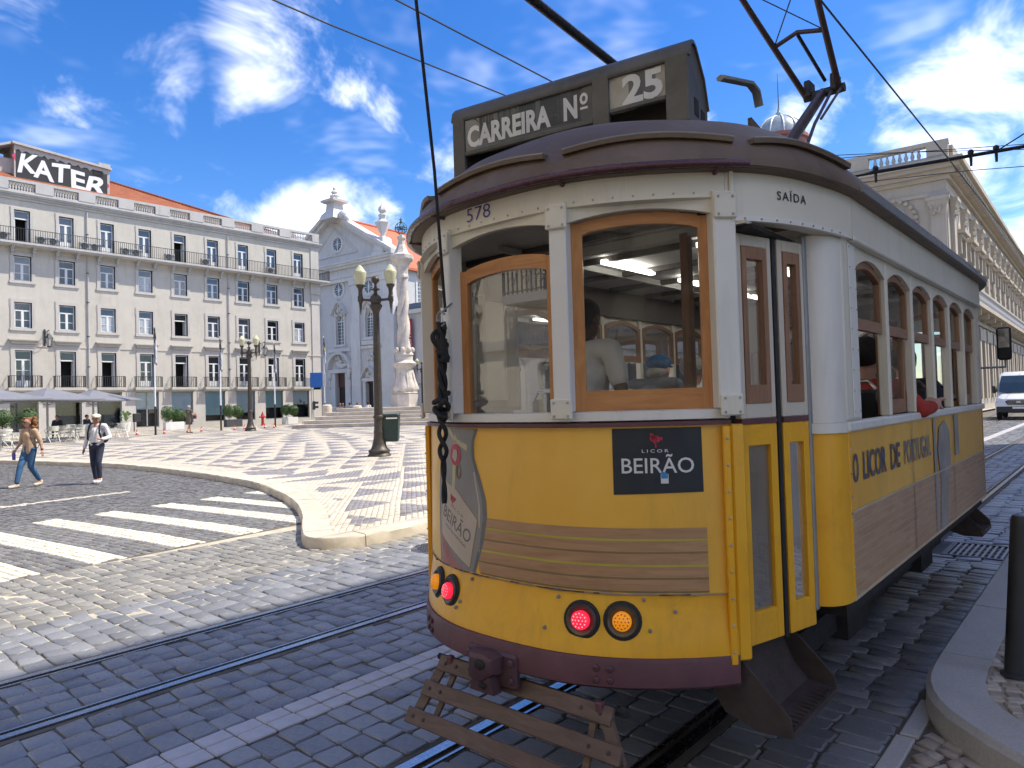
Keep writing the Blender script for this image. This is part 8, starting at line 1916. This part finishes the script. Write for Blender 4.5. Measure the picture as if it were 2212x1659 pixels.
    if legs and shoe:
        for s_ in 'lr':
            an, to = Vector(J['an'+s_]), Vector(J['to'+s_]); d_ = (to-an); d_.z = min(d_.z, 0); f = Vector((d_.x, d_.y, 0)).normalized(); z = to.z-.012
            blob('shoe', [(tuple(an+Vector((0, 0, -.02))-f*.025), .042, tuple(Vector((an.x, an.y, max(z+.03, an.z-.06)))-f*.03), .040), (tuple(Vector((an.x, an.y, max(z+.025, an.z-.065)))-f*.035), .038, tuple(to+f*.03), .034), (tuple(to), .040, tuple(to+f*.05), .034)], shoe, e, max(vox*.8, .008))
    return e, body, shirt
def eyes(e, hd, look=0.0):
    fx, fy = math.sin(look), -math.cos(look)
    for s_ in (-1, 1):
        m = MB(); m.sphere((hd[0]+fx*.083-fy*s_*.034, hd[1]+fy*.083+fx*s_*.034, hd[2]+.022), .011, 8, 6); o = m.build('eye', 'eye_white', e, 60); m = MB(); m.sphere((hd[0]+fx*.0925-fy*s_*.034, hd[1]+fy*.0925+fx*s_*.034, hd[2]+.022), .0055, 8, 6); m.build('pupil', 'lens_black', o, 60)
    m = MB(); m.sphere((hd[0]+fx*.1, hd[1]+fy*.1, hd[2]-.052), (.026, .012, .008), 10, 6); m.build('mouth', 'lip', e, 60)
# ---- walking woman
J = dict(pel=(0, 0, .93), chest=(0, .0, 1.22), neck=(0, -.01, 1.40), head=(-.01, -.025, 1.535), shl=(.165, 0, 1.345), shr=(-.165, 0, 1.345), ell=(.245, .07, 1.09), elr=(-.24, .0, 1.09), wrl=(.30, .06, .875), wrr=(-.285, -.11, .90), hil=(.085, 0, .90), hir=(-.085, 0, .90),
         knl=(.05, -.02, .50), knr=(-.06, -.20, .50), anl=(.05, .24, .13), anr=(-.07, -.30, .085), tol=(.055, .13, .045), tor=(-.08, -.42, .045))
HW_ = math.atan2(RH.y, RH.x)                        # facing the street corner
wz = HW_-R(12)
W_, b_, s_ = figure('person', (-19.2, 4.95, .0), wz, J, 'walking person with curly auburn hair, sunglasses, tan blouse and blue jeans', 'skin_light', 'cloth_tan', 1.35, 'denim', 'shoe_pale', long_top=True, scale=.96, look=-R(18))
rg = random.Random(8); hc = [((-.01, .02, 1.575), (.11, .115, .11))]
for k in range(90):
    a = rg.uniform(-.35, math.pi+.35); z = rg.uniform(-.20, .12); r_ = .10+.055*(1-abs(z+.04)/.2)*1.0+rg.uniform(-.015, .02); x, y = r_*1.12*math.cos(a), r_*math.sin(a)*1.0+.015
    if y < -.05 and z < .09: continue
    hc.append(((-.01+x, y, 1.555+z), rg.uniform(.022, .042)))
blob('hair', hc, 'hair_auburn', W_, .011, 1)
m = MB(); fx, fy = math.sin(-R(18)), -math.cos(-R(18))
for sg in (-1, 1): m.sphere((-.01+fx*.098-fy*sg*.034, -.025+fy*.098+fx*sg*.034, 1.557), (.032, .014, .022), 10, 6)
m.tube([(-.01+fx*.1+fy*.066, -.025+fy*.1-fx*.066, 1.562), (-.01+fx*.108, -.025+fy*.108, 1.562), (-.01+fx*.1-fy*.066, -.025+fy*.1+fx*.066, 1.562)], .006, 5); m.build('sunglasses', 'lens_black', W_, 60)
m = MB(); m.sphere((-.01+fx*.098, -.025+fy*.098, 1.482), (.024, .012, .008), 8, 5); m.build('mouth', 'lip', W_, 60)
m = MB(); m.tube([(.10, -.10, 1.40), (.145, -.135, 1.30), (.20, -.11, 1.05), (.22, .02, .93), (.2, .12, 1.1), (.13, .11, 1.36), (.10, .0, 1.42)], .011, 6, flat=(1, .5)); m.build('bag_strap', 'strap_black', W_, 60)
m = MB(); m.lathe([(.031, -.01), (.034, .012), (.031, .022)], (.30, .06, .895), 12); m.build('bracelet', 'strap_black', W_, 60)
BT = empty('drink_bottle'); M_ = Matrix.Translation((-19.2, 4.95, 0)) @ Matrix.Rotation(wz, 4, 'Z'); BT.location = M_ @ Vector((-.288, -.139, .655)); tag(BT, 'purple and blue drink bottle carried by the person in jeans', 'bottle')
MB().lathe([(.030, -.02), (.036, -.01), (.036, .12), (.030, .14)], n=16).build('bottle_body', 'bottle_purple', BT, 40); MB().lathe([(.0365, .05), (.0365, .10)], n=16).build('label', 'bottle_blue', BT, 40); MB().lathe([(.030, .14), (.02, .165), (.022, .17), (.022, .2), (.0, .205)], n=14).build('cap', 'bottle_blue', BT, 40)
# ---- walking man
J2 = dict(pel=(0, 0, .97), chest=(0, .0, 1.28), neck=(0, -.01, 1.47), head=(.005, -.02, 1.615), shl=(.20, 0, 1.42), shr=(-.20, 0, 1.42), ell=(.29, .06, 1.14), elr=(-.255, .05, 1.13), wrl=(.20, -.17, 1.10), wrr=(-.285, -.03, .87), hdl=(.13, -.22, 1.13), hil=(.09, 0, .95), hir=(-.09, 0, .95),
          knl=(.10, -.12, .53), knr=(-.085, .0, .51), anl=(.115, -.10, .13), anr=(-.075, .10, .09), tol=(.125, -.22, .06), tor=(-.075, -.03, .04))
mz = HW_+R(4)
E_, b_, s_ = figure('person', (-18.4, 6.1, .0), mz, J2, 'walking person in cream flat cap, white shirt, navy trousers and backpack straps', 'skin_tan', 'cloth_white', 1.85, 'navy_trouser', 'shoe_white', look=R(32), scale=.95)
eyes(E_, J2['head'], R(32))
blob('cap', [((.005, -.015, 1.675), (.108, .118, .062)), ((.03, -.075, 1.665), (.09, .075, .03)), ((.06, -.115, 1.648), (.07, .05, .014))], 'cap_cream', E_, .009, 1)
blob('hair', [((.005, .02, 1.62), (.088, .09, .07)), ((.0, .06, 1.57), (.07, .04, .05))], 'hair_grey', E_, .012)
for sg in (-1, 1): m = MB(); m.tube([(sg*.10, .11, 1.44), (sg*.115, .0, 1.515), (sg*.12, -.10, 1.44), (sg*.135, -.148, 1.28), (sg*.165, -.10, 1.10), (sg*.17, .06, 1.06)], .024, 6, flat=(.35, 1)); m.build('backpack_strap', 'strap_black', E_, 60)
blob('backpack', [((-.08, .20, 1.36), .10, (-.08, .20, 1.10), .11), ((.08, .20, 1.36), .10, (.08, .20, 1.10), .11)], 'strap_black', E_, .02)
m = MB(); m.lathe([(.142, 0), (.142, .035)], (0, 0, .985), 22); o = m.build('belt', 'strap_black', E_, 40); o.scale = (1, .95, 1)
m = MB()
for k in range(6): m.sphere((.004, -.146+.006*k*.2, 1.07+k*.06), .006, 6, 4)
m.build('shirt_buttons', 'strap_black', E_); m = MB(); m.box(-.0, .012, -.152, -.138, 1.02, 1.40); m.build('placket', 'cloth_white', E_)
# ---- woman in an olive dress walking away
J3 = dict(pel=(0, 0, .93), chest=(0, .0, 1.22), neck=(0, -.01, 1.40), head=(0, -.02, 1.53), shl=(.17, 0, 1.34), shr=(-.17, 0, 1.34), ell=(.21, .03, 1.08), elr=(-.24, -.03, 1.09), wrl=(.2, -.08, .88), wrr=(-.36, -.10, 1.10), hil=(.08, 0, .9), hir=(-.08, 0, .9), knl=(.06, -.12, .5), knr=(-.06, .02, .5), anl=(.04, -.16, .09), anr=(-.04, .2, .14), tol=(.04, -.27, .045), tor=(-.04, .1, .05))
D_, b_, s_ = figure('person', (-48.3, 21.75, ZS), HW_+R(165), J3, 'grey haired person in an olive dress walking away with a brown bag', 'skin_light', 'dress_olive', .45, None, 'bag_brown', vox=.016, long_top=True, skirt='dress_olive', scale=1.15)
blob('hair', [((0, .01, 1.57), (.105, .115, .1)), ((0, .05, 1.52), (.09, .07, .08))], 'hair_grey', D_, .014)
HB = empty('handbag', (-48.3+.42*RH.x, 21.75+.42*RH.y, ZS+.98)); tag(HB, 'brown handbag on the arm of the person in the olive dress', 'handbag'); MB().cbox(-.14, .14, -.06, .06, 0, .24, .02).build('bag_body', 'bag_brown', HB); m = MB(); m.tube([(-.08, 0, .24), (-.06, 0, .38), (.06, 0, .38), (.08, 0, .24)], .012, 6); m.build('handle', 'bag_brown', HB, 60)
# ---- passengers (standing on the tram floor or seated on its benches)
def seated(y=1): return dict(pel=(0, 0, .10), chest=(0, .02, .42), neck=(0, .0, .60), head=(0, -.02, .73), shl=(.19, .02, .54), shr=(-.19, .02, .54), ell=(.24, -.04, .27), elr=(-.24, -.04, .27), wrl=(.16, -.26, .22), wrr=(-.16, -.26, .22), hil=(.09, 0, .06), hir=(-.09, 0, .06), knl=(.11, -.40, .06), knr=(-.11, -.40, .06), anl=(.11, -.40, -.32), anr=(-.11, -.40, -.32), tol=(.11, -.5, -.36), tor=(-.11, -.5, -.36))
JP = dict(J2); JP.update(ell=(.27, -.02, 1.12), wrl=(.30, -.16, .95), elr=(-.27, -.02, 1.12), wrr=(-.30, -.16, .95), wrl_=0); JP.pop('hdl'); JP.pop('wrl_')
P1, b_, s_ = figure('person', (-2.13, 3.04, .64), R(180)+R(-8), JP, 'standing passenger in a white shirt with a dark shoulder strap seen through the rear window', 'skin_dark', 'cloth_white', .55, 'navy_trouser', 'shoe_white', scale=.885, vox=.012)
blob('hair', [((.005, .0, 1.66), (.10, .11, .085)), ((0, .04, 1.62), (.085, .07, .07))], 'hair_dark', P1, .013)
m = MB(); m.tube([(.14, .02, 1.53), (.10, .13, 1.47), (-.03, .165, 1.25), (-.14, .13, 1.03), (-.15, -.05, .98), (-.02, -.15, 1.2), (.10, -.11, 1.45)], .024, 6, True, flat=(.35, 1)); m.build('bag_strap', 'strap_black', P1, 60)
JQ = seated(); JQ.update(head=(0, -.07, .665), neck=(0, -.02, .575))
P2, b_, s_ = figure('person', (-2.86, 5.05, 1.20), R(180), JQ, 'seated passenger in a blue cap and slate shirt seen from behind', 'skin_light', 'shirt_slate', 1.5, 'navy_trouser', None, vox=.014)
blob('cap', [((0, -.055, .725), (.105, .115, .075)), ((0, -.16, .70), (.075, .06, .014))], 'cap_blue', P2, .010, 1); blob('hair', [((0, -.02, .655), (.085, .085, .055))], 'hair_grey', P2, .013)
P3, b_, s_ = figure('person', (-2.70, 5.38, 1.13), R(180), seated(), 'seated passenger in a white top further inside the tram', 'skin_light', 'cloth_white', 1.5, 'navy_trouser', None, vox=.016)
blob('hair', [((0, .01, .77), (.10, .11, .1))], 'hair_grey', P3, .014)
J4 = seated(); J4.update(ell=(.24, -.04, .27), elr=(-.30, .0, .40), shr=(-.18, .02, .52), wrr=(-.34, -.22, .42), hdr=(-.32, -.30, .44), wrl=(-.24, -.30, .42), hdl=(-.32, -.33, .45))
J4['ell'] = (.12, -.2, .36)
P4, b_, s_ = figure('person', (-1.24, 4.82, 1.13), R(180), J4, 'passenger in a red knit leaning an arm out of the side window', 'skin_light', 'knit_red', 1.6, 'denim', None, vox=.012); P4.location.x = -1.23
blob('hair', [((0, .01, .77), (.10, .11, .1))], 'hair_dark', P4, .014)
P5, b_, s_ = figure('person', (-1.30, 6.15, 1.13), R(180), seated(), 'dark clothed passenger seated by an open side window further up', 'skin_light', 'jacket_black', 1.6, 'navy_trouser', None, vox=.02); blob('hair', [((0, .01, .77), (.10, .11, .1))], 'hair_dark', P5, .02)
# ---- cafe guests and people before the church
for x, y, a, lab in ((-49.6, 15.9, 120, 'dark clothed guest seated under the outermost parasol'), (-50.8, 14.6, 60, 'dark clothed guest seated close to the cafe door')):
    g_, b_, s_ = figure('person', (x, y, ZS+.52), R(a), seated(), lab, 'skin_tan', 'jacket_black', 1.7, 'navy_trouser', 'strap_black', 'guests seated at the cafe', .03, scale=1.12, hands=False); blob('hair', [((0, .01, .77), (.10, .11, .1))], 'hair_dark', g_, .025)
JS = dict(J2); JS.pop('hdl'); JS.update(ell=(.26, .0, 1.14), wrl=(.24, -.1, .9), knl=(.1, -.02, .52), anl=(.1, .02, .09), tol=(.1, -.1, .04), knr=(-.1, -.02, .52), anr=(-.1, .02, .09), tor=(-.1, -.1, .04))
for x, y, a, top, hr, lab in ((-57.0, 40.2, 40, 'jacket_black', 'hair_dark', 'person in a black jacket by the railing next to the cream building'), (-56.3, 40.8, 200, 'cloth_grey', 'hair_dark', 'person in a grey top with dark hair in the group by the railing'), (-55.6, 41.2, 150, 'cloth_yellow', 'hair_auburn', 'person in a yellow top in the group by the railing'), (-54.9, 41.9, 220, 'cloth_white', 'hair_dark', 'person in a white top at the edge of the group by the railing'), (-57.6, 40.9, 90, 'jacket_black', 'hair_dark', 'person in black half hidden behind the group at the railing')):
    g_, b_, s_ = figure('person', (x, y, ZS), R(a), JS, lab, 'skin_tan', top, 1.6, 'navy_trouser', 'strap_black', 'people standing before the church', .03, scale=1.08, hands=False); blob('hair', [((.005, .02, 1.65), (.105, .115, .1))], hr, g_, .025)

bpy.data.scenes.remove(TMP)
